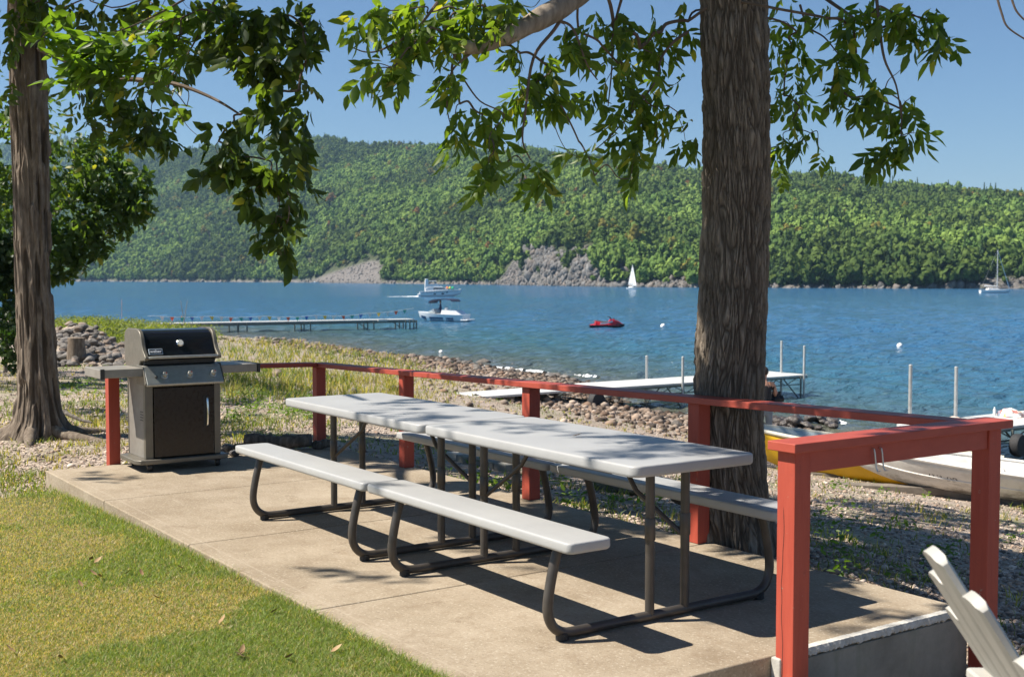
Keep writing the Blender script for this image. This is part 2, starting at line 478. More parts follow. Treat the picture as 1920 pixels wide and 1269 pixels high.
rockf = t.attr('rock', out='Fac'); scree = t.attr('scree', out='Fac')
vr = t.node('ShaderNodeTexVoronoi', Scale=.28); vr.inputs['Randomness'].default_value = 1; t.wire(t.coord('Object', (1, 1, .6)), vr.inputs['Vector'])
rc = t.ramp(t.noise(t.coord('Object', (1, 1, .45)), .22, 8, .7), [(.32, (.07, .062, .058)), (.45, (.145, .13, .12)), (.58, (.21, .19, .175)), (.72, (.15, .135, .11))])
rc = t.mix(t.rng(t.noise(v, .09, 5), .55, .7, 0, .6), rc, (.17, .125, .095))
rc = t.mix(t.rng(t.noise(t.coord('Object', (1, 1, .4)), .35, 6), .56, .63, 0, .8), rc, (.03, .042, .018))
sc2 = t.ramp(t.noise(v, 1.6, 5), [(.3, (.095, .085, .077)), (.5, (.15, .133, .12)), (.7, (.205, .185, .168))])
fl = t.ramp(t.noise(v, .2, 5), [(.3, (.025, .04, .012)), (.7, (.06, .07, .025))])
c = t.mix(rockf, fl, rc); c = t.mix(scree, c, sc2)
t.base(c).set(Roughness=.95)
t.bump(t.math('ADD', t.noise(v, .5, 8, .7), vr.outputs['Distance']), .9, 1.4)
me = np_mesh('hills', V, quads=grid_quads(NT_, NU)[:, ::-1], attrs={'rock': np.concatenate(rk), 'scree': np.concatenate(sc_)})
tag(link('hills', me, t.m, smooth=True), kind='structure')

# a second, farther mountain on the left
FU = np.linspace(-900, 640, 160)
far_v = lerp_tab([(-900,330),(-100,285),(120,268),(175,262),(215,261),(260,266),(300,272),(345,300),(400,330),(640,420)])
FD = 2900.0
def far_pt(u, q):
    hr = (EYE0-smooth_tab(far_v, 18)(u))/FPX*FD+CAM[2]-9
    d = FD-1100*(1-q); d2 = col_dirs(u)
    z = WATER+(hr-WATER)*np.where(q < 1, np.clip(q, 0, 1)**.9, 1-.4*(q-1))+(fbm(u*.01, q*6+0*u, 0, 4, 61)-.5)*90*np.clip(q, 0, 1)*np.clip(1.02-q, 0, 1)*2
    return np.stack([CAM[0]+d2[:, 0]*d, CAM[1]+d2[:, 1]*d, z], -1)
fq = np.linspace(.2, 1.4, 40)
V = np.stack([far_pt(FU, np.full_like(FU, q)) for q in fq], 0).reshape(-1, 3)
me = np_mesh('mountain', V, quads=grid_quads(40, 160)[:, ::-1], attrs={'rock': np.zeros(len(V)), 'scree': np.zeros(len(V))})
tag(link('mountain', me, t.m, smooth=True), kind='structure')

# ---- the forest on the hills: tree crowns of eight shapes set on the slopes
def crown_proto(k, conifer):
    r = np.random.default_rng(100+k)
    c, n = [], (190 if not conifer else 150)
    if conifer:
        z = r.uniform(0, 1, n)**1.25; a = r.uniform(0, 6.283, n); rr = (1-z)*.42*(.55+.45*r.uniform(0, 1, n))+.02
        cen = np.stack([rr*np.cos(a), rr*np.sin(a), z*2.5-.6], -1); nrm = np.stack([np.cos(a), np.sin(a), .55+0*a], -1); size = .20*(1-.55*z)
    else:
        L = r.integers(6, 10); lob = r.normal(0, .42, (L, 3)); lob[:, 2] = np.abs(lob[:, 2])*.9-.05; lr = r.uniform(.36, .62, L)
        li = r.integers(0, L, n); d = r.normal(0, 1, (n, 3)); d[:, 2] += .35; d /= np.linalg.norm(d, axis=1)[:, None]
        cen = lob[li]+d*lr[li][:, None]*r.uniform(.8, 1.08, n)[:, None]; nrm = d; size = np.full(n, .23)
        cen[:, 2] *= 1.05
    V, T = [], []
    for i in range(n):
        nn = nrm[i]+r.normal(0, .45, 3); nn /= np.linalg.norm(nn)
        a = np.cross(nn, r.normal(0, 1, 3)); a /= np.linalg.norm(a); b = np.cross(nn, a)
        s = size[i]*r.uniform(.7, 1.35); b0 = len(V)
        for q in range(5):
            an = q*1.2566+r.uniform(-.3, .3); V.append(cen[i]+(a*math.cos(an)+b*math.sin(an))*s*r.uniform(.65, 1.2)+nn*r.uniform(-.05, .05))
        V.append(cen[i]+nn*s*.35)
        T += [(b0+q, b0+(q+1) % 5, b0+5) for q in range(5)]
    core = bmesh.new(); bmesh.ops.create_icosphere(core, subdivisions=1, radius=1)
    b0 = len(V)
    for vv in core.verts:
        p = np.array(vv.co)
        V.append(p*np.array([.62, .62, .62])+np.array([0, 0, .12]) if not conifer else np.array([p[0]*.2*(1-(p[2]+1)/2.2), p[1]*.2*(1-(p[2]+1)/2.2), p[2]*1.1+.5]))
    for f in core.faces: T.append(tuple(b0+x.index for x in f.verts))
    core.free()
    return np.array(V), np.array(T)
t = NT('forest_leaves'); v = t.coord('Object')
tint = t.attr('tint', 'INSTANCER')
n = t.noise(v, 3.2, 4)
c = t.mix(t.rng(n, .35, .65), (.72, .74, .7), (1.22, 1.2, 1.1)); c = t.mix(1.0, tint, c, 'MULTIPLY')
t.base(c).set(Roughness=.75, Specular_IOR_Level=.12)
tr = t.n.new('ShaderNodeBsdfTranslucent'); t.wire(c, tr.inputs[0])
ms = t.n.new('ShaderNodeMixShader'); ms.inputs[0].default_value = .22
t.wire(t.b.outputs[0], ms.inputs[1]); t.wire(tr.outputs[0], ms.inputs[2]); t.wire(ms.outputs[0], t.out.inputs[0])
M_FOREST = t.m
proto_col = bpy.data.collections.new('crown_shapes')
for k in range(8):
    Vp, Tp = crown_proto(k, k >= 6)
    me = np_mesh('crown_shape', Vp, tris=Tp); me.materials.append(M_FOREST)
    proto_col.objects.link(bpy.data.objects.new('crown_shape_%02d' % k, me))

def forest_group():
    g = bpy.data.node_groups.new('forest', 'GeometryNodeTree')
    g.interface.new_socket('Geometry', in_out='INPUT', socket_type='NodeSocketGeometry')
    g.interface.new_socket('Geometry', in_out='OUTPUT', socket_type='NodeSocketGeometry')
    N = g.nodes; L = g.links
    gi = N.new('NodeGroupInput'); go = N.new('NodeGroupOutput')
    ip = N.new('GeometryNodeInstanceOnPoints'); ci = N.new('GeometryNodeCollectionInfo')
    ci.inputs['Collection'].default_value = proto_col; ci.inputs['Separate Children'].default_value = True; ci.inputs['Reset Children'].default_value = True
    m2p = N.new('GeometryNodeMeshToPoints'); L.new(gi.outputs[0], m2p.inputs[0]); L.new(m2p.outputs[0], ip.inputs['Points'])
    L.new(ci.outputs[0], ip.inputs['Instance']); ip.inputs['Pick Instance'].default_value = True
    def na(name, typ):
        x = N.new('GeometryNodeInputNamedAttribute'); x.data_type = typ; x.inputs['Name'].default_value = name; return x.outputs['Attribute']
    L.new(na('kind', 'INT'), ip.inputs['Instance Index'])
    cr = N.new('ShaderNodeCombineXYZ'); L.new(na('spin', 'FLOAT'), cr.inputs[2])
    L.new(cr.outputs[0], ip.inputs['Rotation'])
    L.new(na('size', 'FLOAT_VECTOR'), ip.inputs['Scale'])
    L.new(ip.outputs[0], go.inputs[0])
    return g
FG = forest_group()
def forest(name, P, size, kind, tint):
    n = len(P)
    me = bpy.data.meshes.new(name); me.vertices.add(n); me.vertices.foreach_set('co', P.astype(np.float32).ravel())
    a = me.attributes.new('kind', 'INT', 'POINT'); a.data.foreach_set('value', kind.astype(np.int32))
    a = me.attributes.new('spin', 'FLOAT', 'POINT'); a.data.foreach_set('value', RNG.uniform(0, 6.283, n).astype(np.float32))
    a = me.attributes.new('size', 'FLOAT_VECTOR', 'POINT'); a.data.foreach_set('vector', size.astype(np.float32).ravel())
    a = me.attributes.new('tint', 'FLOAT_COLOR', 'POINT'); c = np.ones((n, 4), np.float32); c[:, :3] = tint; a.data.foreach_set('color', c.ravel())
    o = link(name, me, M_FOREST)
    md = o.modifiers.new('trees', 'NODES'); md.node_group = FG
    return tag(o, kind='stuff')
def tints(P, conif, yel):
    n = len(P)
    g = RNG.uniform(0, 1, n)[:, None]
    patch = fbm(P[:, 0]*.012, P[:, 1]*.012, 0, 3, 8)[:, None]
    c = (1-g)*np.array([.072, .130, .032])+g*np.array([.160, .232, .052])
    c = c*(.72+.65*sstep(.35, .65, patch))
    c = np.where(conif[:, None], np.array([.048, .085, .032])*(.8+.5*g), c)
    yy = RNG.uniform(0, 1, n)
    c = np.where((yy < .030*yel)[:, None] & ~conif[:, None], np.array([.19, .17, .035]), c)
    c = np.where((yy > 1-.004*yel)[:, None] & ~conif[:, None], np.array([.20, .115, .035]), c)
    return c
NTREE = 60000
u = RNG.uniform(-420, 2350, int(NTREE*1.9))
wd = ridge_d(u)-shore_d(u)
q = RNG.uniform(0, 1, len(u))**.82*1.06
s = 2.5+q*(wd-3)
P, c1, c2, c4 = hill_pt(u, s)
keep = (RNG.uniform(0, 1, len(u)) > np.maximum(c1*.54, np.maximum(c2*1.2, c4*.6))) & (s > 2.2)
keep &= RNG.uniform(0, 1, len(u)) < (shore_d(u)+s)/1400.0+.2
idx = np.nonzero(keep)[0][:NTREE]
P, u, s, q, c1, c4 = P[idx], u[idx], s[idx], q[idx], c1[idx], c4[idx]
con = RNG.uniform(0, 1, len(P)) < np.where(q > .90, .26, .05)+.12*sstep(.5, .62, fbm(P[:, 0]*.01, P[:, 1]*.01, 0, 3, 12))
rad = np.clip(RNG.lognormal(.95, .30, len(P)), 1.3, 4.6)*np.where(con, .72, 1.0)*(1-.45*np.maximum(c1, c4))
size = np.stack([rad, rad, rad*RNG.uniform(.9, 1.35, len(P))*np.where(con, 1.25, 1)], -1)
P[:, 2] += size[:, 2]*np.where(con, .75, .72)+RNG.uniform(.2, 2.2, len(P))
kind = np.where(con, RNG.integers(6, 8, len(P)), RNG.integers(0, 6, len(P)))
forest('forest', P, size, kind, tints(P, con, 1.0))
# taller row along the shore
u = RNG.uniform(-420, 2350, 2400); s = RNG.uniform(2.5, 14, 2400)
P, c1, c2, c4 = hill_pt(u, s)
k = (np.maximum(c1, np.maximum(c2, c4)) < .4)
P, u = P[k], u[k]
con = RNG.uniform(0, 1, len(P)) < .3
rad = np.clip(RNG.lognormal(1.0, .35, len(P)), 1.3, 5); size = np.stack([rad, rad, rad*RNG.uniform(.9, 1.4, len(P))], -1)
P[:, 2] += size[:, 2]*.75
forest('shore_wood', P, size, np.where(con, RNG.integers(6, 8, len(P)), RNG.integers(0, 6, len(P))), tints(P, con, .8)*.9)
# broken rock on the cliffs and along the far waterline
Vr, Tr = [], None
def chunk(k):
    r = np.random.default_rng(500+k); bm = bmesh.new(); bmesh.ops.create_icosphere(bm, subdivisions=2, radius=1)
    p = np.array([v.co[:] for v in bm.verts]); s = np.ones(len(p))
    for q in range(10):
        d = r.normal(0, 1, 3); d /= np.linalg.norm(d); h = r.uniform(.38, .75); a = p@d; s = np.minimum(s, np.where(a > h, h/np.maximum(a, 1e-3), 1))
    p = p*s[:, None]*np.array([1.1, .9, 1.25]); f = np.array([[x.index for x in fc.verts] for fc in bm.faces]); bm.free(); return p, f
CH = [chunk(k) for k in range(6)]
u = np.concatenate([RNG.uniform(920, 1240, 3600), RNG.uniform(1440, 1950, 900), RNG.uniform(1215, 1310, 260), RNG.uniform(560, 730, 700), RNG.uniform(-200, 1950, 800)])
s_ = np.concatenate([RNG.uniform(.5, 36, 3600), RNG.uniform(.5, 30, 900), RNG.uniform(.5, 10, 260), RNG.uniform(.5, 70, 700), RNG.uniform(.2, 2.6, 800)])
P, c1, c2, c4 = hill_pt(u, s_)
kp = (np.maximum(c1, c4) > .35) | (c2 > .5) | (s_ < 2.6)
P, c2, c4 = P[kp], c2[kp], c4[kp]; sz = np.where(c2 > .5, RNG.uniform(.3, 1.0, len(P)), RNG.lognormal(0, .5, len(P))*1.0*np.where(c4 > .3, .5, 1)); sz = np.where(np.arange(len(P)) >= len(P)-700, np.minimum(sz*.35, .8), sz)
VV, FF, KK, b0 = [], [], [], 0
for i in range(len(P)):
    pv_, fv_ = CH[i % 6]; a = RNG.uniform(0, 6.28); ca, sa = math.cos(a), math.sin(a)
    q = pv_*sz[i]; VV.append(np.stack([q[:, 0]*ca-q[:, 1]*sa, q[:, 0]*sa+q[:, 1]*ca, q[:, 2]], -1)+P[i]+np.array([0, 0, .1*sz[i]])); FF.append(fv_+b0); b0 += len(pv_)
    g_ = RNG.uniform(.6, 1.25); KK.append(np.tile(np.array([.165, .158, .15] if RNG.uniform() > .22 else [.18, .155, .135])*g_, (len(pv_), 1)))
t = NT('cliff_rock'); t.base(t.mix(1, t.attr('col'), t.ramp(t.noise(t.coord('Object', (1, 1, .5)), .9, 6, .7), [(.35, (.5, .5, .5)), (.6, (1.1, 1.1, 1.1))]), 'MULTIPLY')).set(Roughness=.95); t.bump(t.noise(t.coord(), 1.4, 6, .7), .8, .5)
me = np_mesh('cliff_rocks', np.concatenate(VV), tris=np.concatenate(FF), col=np.concatenate(KK)); tag(link('cliff_rocks', me, t.m), kind='stuff')
# far mountain
u = RNG.uniform(-500, 480, 5200); q = RNG.uniform(.45, 1.03, 5200)
P = far_pt(u, q); rad = RNG.uniform(6, 9.5, len(P)); con = RNG.uniform(0, 1, len(P)) < .35
size = np.stack([rad, rad, rad*1.1], -1); P[:, 2] += rad*.5
forest('mountain_wood', P, size, np.where(con, 6, RNG.integers(0, 6, len(P))), tints(P, con, .3))

# ================================================================== summer haze over the lake
mb = MB(); mb.box((-6100, -1300, -11.0), (1700, 5700, 340.0))
hz = bpy.data.materials.new('haze_air'); hz.use_nodes = True; nt = hz.node_tree; nt.nodes.remove(nt.nodes['Principled BSDF'])
pv = nt.nodes.new('ShaderNodeVolumePrincipled'); pv.inputs['Color'].default_value = (.42, .68, 1.0, 1); pv.inputs['Density'].default_value = .00010; pv.inputs['Anisotropy'].default_value = .2
nt.links.new(pv.outputs[0], nt.nodes['Material Output'].inputs['Volume'])
tag(mb.build('haze', hz), kind='stuff')
# ================================================================== patio
t = NT('patio_concrete'); v = t.coord('Object')
c = t.ramp(t.noise(v, 1.1, 8, .68), [(.30, (.205, .160, .110)), (.47, (.262, .212, .152)), (.60, (.30, .247, .184)), (.74, (.34, .29, .225))])
c = t.mix(t.math('MULTIPLY', t.rng(t.noise(v, 75, 3), .55, .66), .6), c, (.15, .115, .08))
c = t.mix(t.math('MULTIPLY', t.rng(t.noise(t.coord('Object', (1, 1, 1.1)), 62, 3), .56, .68), .6), c, (.46, .41, .335))
st = t.noise(v, 3.1, 6, .7, .5)
c = t.mix(t.rng(t.noise(v, .55, 6, .75), .44, .62, 0, .30), c, (.40, .335, .25))
c = t.mix(t.rng(t.noise(v, 11, 6, .75), .52, .66, 0, .55), c, (.225, .17, .115))
c = t.mix(t.rng(t.noise(v, 5.2, 7, .8, .3), .60, .64, 0, .5), c, (.17, .125, .085))
c = t.mix(t.rng(st, .54, .70, 0, .45), c, (.185, .137, .092))
c = t.mix(t.rng(t.noise(t.coord('Object', (.5, 2.6, 1)), 2.6, 7, .75), .60, .72, 0, .45), c, (.40, .345, .27))
sp = t.n.new('ShaderNodeSeparateXYZ'); t.wire(t.co.outputs['Object'], sp.inputs[0])
edge = t.math('ABSOLUTE', t.math('ADD', sp.outputs['Y'], 1.155))
line = t.rng(edge, .0, .010, 1, 0)
c = t.mix(t.math('MULTIPLY', line, .35), c, (.40, .34, .265))
t.base(c).set(Roughness=.9, Specular_IOR_Level=.2)
nb = t.bump(t.noise(v, 120, 5, .6), .35, .006)
t.bump(t.noise(v, 6, 4), .25, .01, nb)
M_PATIO = t.m
t = NT('wall_concrete'); v = t.coord('Object')
c = t.ramp(t.noise(v, 2.2, 8, .7), [(.3, (.14, .13, .11)), (.5, (.22, .208, .18)), (.7, (.29, .275, .24))])
c = t.mix(t.rng(t.noise(t.coord('Object', (3, 3, .5)), 1.6, 6, .7), .52, .68, 0, .6), c, (.14, .15, .10))
c = t.mix(t.rng(t.noise(v, 7, 6, .7), .58, .7, 0, .5), c, (.15, .14, .12))
t.base(c).set(Roughness=.92); t.bump(t.noise(v, 24, 8, .7), .6, .012)
M_WALL = t.m
PX0, PX1, PY0, PY1 = -4.41, 2.235, -1.245, 1.285
mb = MB()
cuts = [PX0, -2.815, -1.135, .545, PX1]
for a, b in zip(cuts[:-1], cuts[1:]):
    mb.box((a+(.004 if a > PX0 else 0), PY0, -.14), (b-(.004 if b < PX1 else 0), PY1, 0))
po = mb.build('patio', M_PATIO, bevel=.009, seg=2); tag(po, kind='structure')
mb = MB(); mb.box((PX0+.03, PY0+.03, -.5), (PX1-.21, PY1-.03, -.0125)); 
o = mb.build('patio_base', simple('joint_dirt', (.10, .085, .065), .95)); tag(o, kind='structure')
# retaining wall under the near end, with its rough pale lip
rw = thing('retaining_wall', 'stained grey concrete retaining wall under the end of the patio', 'wall', (PX1-.10, .65, -.145))
mb = MB(); mb.box((-.10, -.70, -.38), (.0985, .645, -.0035)); mb.box((.101, -.598, -.381), (.113, .6445, .105)); mb.box((-.10, -.70, -1.1), (.112, .645, -.384))
mb.build('wall_face', M_WALL, rw, bevel=.006)
mb = MB()
r = np.random.default_rng(3)
ys = np.linspace(-.60, .632, 120); ring = []
for y in ys:
    j = lambda s: float(r.uniform(-s, s))
    dp = .030+j(.006)
    ring.append([(.084, y, .1495+j(.0015)), (.119+j(.001), y, .1485+j(.0012)), (.123+j(.002), y, .136+j(.002)), (.124+j(.002), y, .148-dp), (.1135, y, .148-dp-.005+j(.003))])
mb.loft(ring, closed=False, caps=False)
mb.build('rough_lip', simple('lip_white', (.46, .445, .41), .85, var=.2, scale=14, bump=.6, bscale=90, dirt=(.25, .23, .2), dscale=16, damt=.8), rw)
# lower walkway in front of the opening
mb = MB(); mb.box((PX1+.010, -5.5, -.30), (PX1+1.35, .012, -.093))
t = simple('walk_concrete', (.44, .40, .34), .9, var=.12, scale=3, bump=.4, bscale=110, dirt=(.30, .25, .18), dscale=2.2)
o = mb.build('walkway', t, bevel=.01); tag(o, kind='structure')
mb = MB(); mb.box((PX1+.001, -.012, -.092), (PX1+.052, .055, .0)); 
o = mb.build('concrete_block', simple('block_grey', (.40, .38, .34), .92, var=.2, scale=20, bump=.6, bscale=80), bevel=.008)
tag(o, 'small grey concrete block wedged at the foot of the near red post', 'block')

# ================================================================== red railing
t = NT('red_paint'); v = t.coord('Object')
gr = t.noise(t.coord('Object', (14, 14, 1.2)), 3.0, 5, .6)
c = t.mix(t.rng(gr, .3, .7), (.325, .054, .033), (.38, .069, .041))
c = t.mix(t.rng(t.noise(v, 5, 7, .75), .60, .72, 0, .5), c, (.27, .055, .042))
c = t.mix(t.rng(t.noise(v, 13, 6, .75), .60, .66, 0, .55), c, (.25, .05, .035))
c = t.mix(t.rng(t.noise(v, 30, 6, .75), .655, .685, 0, .85), c, (.30, .23, .18))
t.base(c).set(Roughness=.55, Specular_IOR_Level=.35)
t.bump(t.noise(t.coord('Object', (30, 30, 2.5)), 4, 6, .65), .35, .004)
M_RED = t.m
t2 = NT('red_paint_board'); v = t2.coord('Object')
gr = t2.noise(t2.coord('Object', (2.2, 2.2, 9)), 4.0, 5, .6)
c = t2.mix(t2.rng(gr, .3, .7), (.315, .054, .034), (.37, .070, .043))
c = t2.mix(t2.rng(t2.noise(v, 4, 7, .75), .58, .72, 0, .5), c, (.27, .055, .042))
c = t2.mix(t2.rng(t2.noise(v, 11, 6, .75), .60, .66, 0, .55), c, (.25, .05, .035))
c = t2.mix(t2.rng(t2.noise(v, 28, 6, .75), .66, .69, 0, .85), c, (.30, .23, .18))
t2.base(c).set(Roughness=.52, Specular_IOR_Level=.4)
t2.bump(t2.noise(v, 26, 6, .65), .25, .004)
M_REDB = t2.m
capz = lambda x: .845+.0187*x
rl = thing('railing', 'red painted wooden railing round the lake side of the patio', 'railing', (0, 1.23, 0))
def rel(p, o): return tuple(np.array(p, float)-np.array(o, float))
RO = (0, 1.23, 0)
def post(x, y, zb, zt, w=.092):
    mb = MB(); mb.box(rel((x-w/2, y-w/2, zb), RO), rel((x+w/2, y+w/2, zt), RO))
    return mb.build('post', M_RED, rl, bevel=.004)
for x, y, zb in [(-2.925, 1.225, .001), (-1.19, 1.232, .001), (.492, 1.232, .001)]:
    post(x, y, zb, capz(x)-.039)
post(-4.495, 1.20, -.5, capz(-4.5)-.0385)
post(-4.462, -.69, -.5, .7695)
post(2.302, 1.333, -1.0, .8485)
fp = post(2.300, .045, -1.0, .8485, .094)
tag(fp, 'cracked red post at the patio opening')
# crack running down the near post
r = np.random.default_rng(5); mb = MB(); z = .62; x = 2.300-.012; pts = []
while z > -.25:
    pts.append(rel((x, -.0022+.0003, z), RO)); z -= .035; x += float(r.uniform(-.0035, .0037))
mb.tube(pts, [.0006]+[.0016]*(len(pts)-2)+[.001], 5)
mb.build('crack', simple('crack_dark', (.06, .02, .015), .9), fp).matrix_parent_inverse = Matrix()
mb = MB(); mb.beam(rel((-4.575, 1.225, capz(-4.575)-.019), RO), rel((2.228, 1.225, capz(2.228)-.019), RO), .14, .038)
mb.build('top_rail', M_REDB, rl, bevel=.004)
mb = MB(); mb.beam(rel((2.302, -.035, .8675), RO), rel((2.302, 1.43, .8675), RO), .148, .038)
mb.build('top_rail', M_REDB, rl, bevel=.004)
mb = MB(); mb.beam(rel((-4.468, -.77, .789), RO), rel((-4.50, 1.15, .7475), RO), .14, .038)
mb.build('top_rail', M_REDB, rl, bevel=.004)
ap = MB(); ap.box(rel((2.302, .0935, .758), RO), rel((2.339, 1.286, .8475), RO))
ap = ap.build('apron_board', M_REDB, rl, bevel=.003)
M_GALV = simple('galvanised', (.55, .57, .58), .38, .85, var=.15, scale=9)
for y in (.475, .522):
    mb = MB(); c0 = np.array([2.342, y, .805])
    pts = [c0+np.array([0, 0, .02]), c0+np.array([.008, 0, .018]), c0+np.array([.012, .001, .0]), c0+np.array([.013, .004, -.03]), c0+np.array([.014, .008, -.062]), c0+np.array([.022, .009, -.076]), c0+np.array([.034, .010, -.072])]
    mb.tube([rel(p, RO) for p in pts], [.0035]*5+[.003, .002], 8)
    mb.build('hook', M_GALV, ap, smooth=True)

# ================================================================== picnic tables
t = NT('grey_plastic'); v = t.coord('Object')
c = t.mix(t.rng(t.noise(v, 2.0, 6, .7), .35, .68), (.325, .325, .325), (.375, .375, .37))
c = t.mix(t.rng(t.noise(v, 7, 7, .75), .60, .74, 0, .28), c, (.43, .41, .38))
c = t.mix(t.rng(t.noise(v, 60, 3), .66, .72, 0, .25), c, (.40, .38, .35))
t.base(c).set(Roughness=.42, Specular_IOR_Level=.4); nb = t.bump(t.noise(v, 160, 3), .35, .003)
t.bump(t.noise(t.coord('Object', (3, 60, 1)), 3, 5, .7), .12, .002, nb)
M_HDPE = t.m
M_BRONZE = simple('bronze_tube', (.075, .066, .058), .42, .35, var=.2, scale=12, bump=.1, bscale=200)
M_BLACK = simple('black_rubber', (.018, .018, .019), .6, var=.25)
def plank_bm(name, L0, L1, y0, y1, z0, z1, rad, parent, lip=.012):
    """blow moulded board: rounded corners in plan, soft edges, hollow underside"""
    mb = MB(); n = 6; poly = []
    for cx, cyy, a0 in ((L1-rad, y1-rad, 0), (L0+rad, y1-rad, 90), (L0+rad, y0+rad, 180), (L1-rad, y0+rad, 270)):
        for k in range(n+1):
            a = R(a0+90*k/n); poly.append((cx+rad*math.cos(a), cyy+rad*math.sin(a)))
    rings = []
    ctr = ((L0+L1)/2, (y0+y1)/2)
    def ins(d): return [(x-d*(1 if x > ctr[0] else -1), y-d*(1 if y > ctr[1] else -1)) for x, y in poly]
    for d, z in ((.030, z0+.018), (.024, z0), (.006, z0), (.001, z0+.006), (0, z0+.014), (0, z1-.010), (.0015, z1-.004), (.005, z1-.001), (.012, z1)):
        rings.append([(x, y, z) for x, y in ins(d)])
    mb.loft(rings)
    o = mb.build(name, M_HDPE, parent, smooth=True)
    return o
def picnic_table(loc, rz, label):
    T = thing('picnic_table', label, 'picnic table', loc, rz, 'grey folding picnic tables end to end')
    HL = .884
    plank_bm('tabletop', -HL, HL, -.361, .361, .698, .748, .045, T)
    for s in (-1, 1):
        a, b = sorted((s*.478, s*.708))
        bo = plank_bm('bench', -HL, HL, a, b, .418, .464, .03, T)
    M = M_BRONZE
    for sx in (-1, 1):
        x = sx*.679
        half = [(x, -.585, .428), (x, -.612, .395), (x, -.640, .30), (x, -.662, .19), (x, -.664, .13), (x, -.650, .085), (x, -.622, .052), (x, -.580, .032), (x, -.52, .027)]
        full = half+[(x, y, .027) for y in (-.3, 0, .3)]+[(a, -b, c) for a, b, c in half[::-1]]
        P = catmull(full, 4)
        mb = MB(); mb.tube(P, .0225, 12); bf = mb.build('base_frame', M, T, smooth=True)
        for sy in (-1, 1):
            fb = MB(); fb.lathe([(.022, -.004), (.028, 0), (.028, .028), (.02, .034)], 12, (x, sy*.59, .003)); fb.build('foot', M_BLACK, bf)
        for y in (-.098, .113):
            mb = MB(); mb.tube([(x, y, .03), (x, y, .3), (x, y, .655), (x, y, .70)], [.0215]*4, 12)
            lg = mb.build('leg', M, T, smooth=True)
            cl = MB(); cl.lathe([(.0235, -.05), (.0245, -.048), (.0245, .048), (.0235, .05)], 12, (x, y, .42), mi=0); cl.build('collar', M, lg, smooth=True)
        mb = MB(); mb.tube([(x, .113 if sx > 0 else -.098, .36), (x-sx*.21, 0, .55), (x-sx*.33, 0, .69)], [.0125]*3, 8)
        mb.build('brace', M, T, smooth=True)
        mb = MB(); mb.beam((x, -.13, .69), (x, .145, .69), .06, .016); mb.build('mount_plate', M, T, bevel=.003)
        for sy in (-1, 1):
            mb = MB(); mb.beam((x-.05, sy*.593, .424), (x+.05, sy*.593, .424), .12, .012); mb.build('bench_bracket', M, T, bevel=.003)
    for sy in (-1, 1):
        mb = MB(); mb.beam((-.66, sy*.30, .69), (.66, sy*.30, .69), .022, .014); mb.build('stiffener', M, T, bevel=.003)
    return T
def catmull(P, k):
    P = np.array(P, float); out = []
    for i in range(len(P)-1):
        a, b, c, d = P[max(i-1, 0)], P[i], P[i+1], P[min(i+2, len(P)-1)]
        for j in range(k):
            u = j/k
            out.append(.5*((2*b)+(-a+c)*u+(2*a-5*b+4*c-d)*u*u+(-a+3*b-3*c+d)*u**3))
    out.append(P[-1]); return [tuple(p) for p in out]
picnic_table((-.886, 0, 0), R(.14), 'grey plastic picnic table at the far end near the grill')
pt = picnic_table((.897, .012, 0), R(-.14), 'grey plastic picnic table nearest the red corner post')
mb = MB(); mb.tube([(.06, .63, .415), (.06, .60, .385), (.11, .60, .375), (.11, .63, .40)], .013, 8); mb.build('latch', M_BLACK, pt, smooth=True)

# ================================================================== gas grill
M_GM = simple('grill_grey', (.165, .150, .122), .42, .45, var=.12, scale=10, dirt=(.2, .18, .15), dscale=6, damt=.4)
M_STEEL = simple('grill_steel', (.40, .40, .37), .42, .75, var=.1, scale=30, dirt=(.22, .2, .17), dscale=5, damt=.5)
M_SHELF = simple('shelf_grey', (.27, .25, .22), .45, .3, var=.12, scale=10, dirt=(.25, .22, .19), dscale=6, damt=.4)
M_DOOR = simple('door_bronze', (.026, .020, .016), .28, .25, var=.12, scale=14)
t = NT('gloss_black'); t.base((.006, .006, .007)).set(Roughness=.13, Coat_Weight=.2, Coat_Roughness=.05); M_GLOSS = t.m
M_DARK = simple('dark_plastic', (.03, .029, .028), .5, var=.2)
M_CHROME = simple('chrome', (.75, .75, .74), .14, 1.0, var=.05)
M_WHITE_INK = simple('white_ink', (.75, .77, .80), .5, var=.03)
M_REDDOT = simple('red_dot', (.55, .05, .03), .4, var=.05)
GO = np.array([-4.08, -.29, 0.0])
g = thing('gas_grill', 'black lidded gas grill on a cart with two folded-out side shelves', 'grill', tuple(GO))
X0, X1, YL, YR = -.25, .205, -.318, .305      # back, front, left, right in its own frame
mb = MB(); mb.box((X0, YL+.001, .10), (X0+.02, YR-.001, .80)); mb.build('back_panel', M_GM, g, bevel=.006)
for a, b in (((X1-.05, YR-.055, .10), (X1, YR, .70)), ((X1-.05, YL, .10), (X1, YL+.065, .70)), ((X1-.05, YL+.0655, .668), (X1-.002, YR-.0555, .70))):
    mb = MB(); mb.box(a, b); mb.build('cabinet_frame', M_GM, g, bevel=.006)
for y, nm in ((YL, 'side_panel'), (YR-.016, 'side_panel')):
    mb = MB(); mb.box((X0+.021, y+.006, .101), (X1-.051, y+.014, .79))
    sp_ = mb.build(nm, M_SHELF, g, bevel=.002)
    if y < 0:
        mb = MB()
        for k in range(4): mb.box((X1-.14, y+.0035, .40+k*.022), (X1-.07, y+.0058, .407+k*.022))
        mb.build('vent_slots', M_DARK, sp_)
d = MB(); d.box((X1-.024, YL+.069, .108), (X1+.010, YR-.059, .664)); d = d.build('door', M_DOOR, g, bevel=.005)
mb = MB(); hy = YR-.125
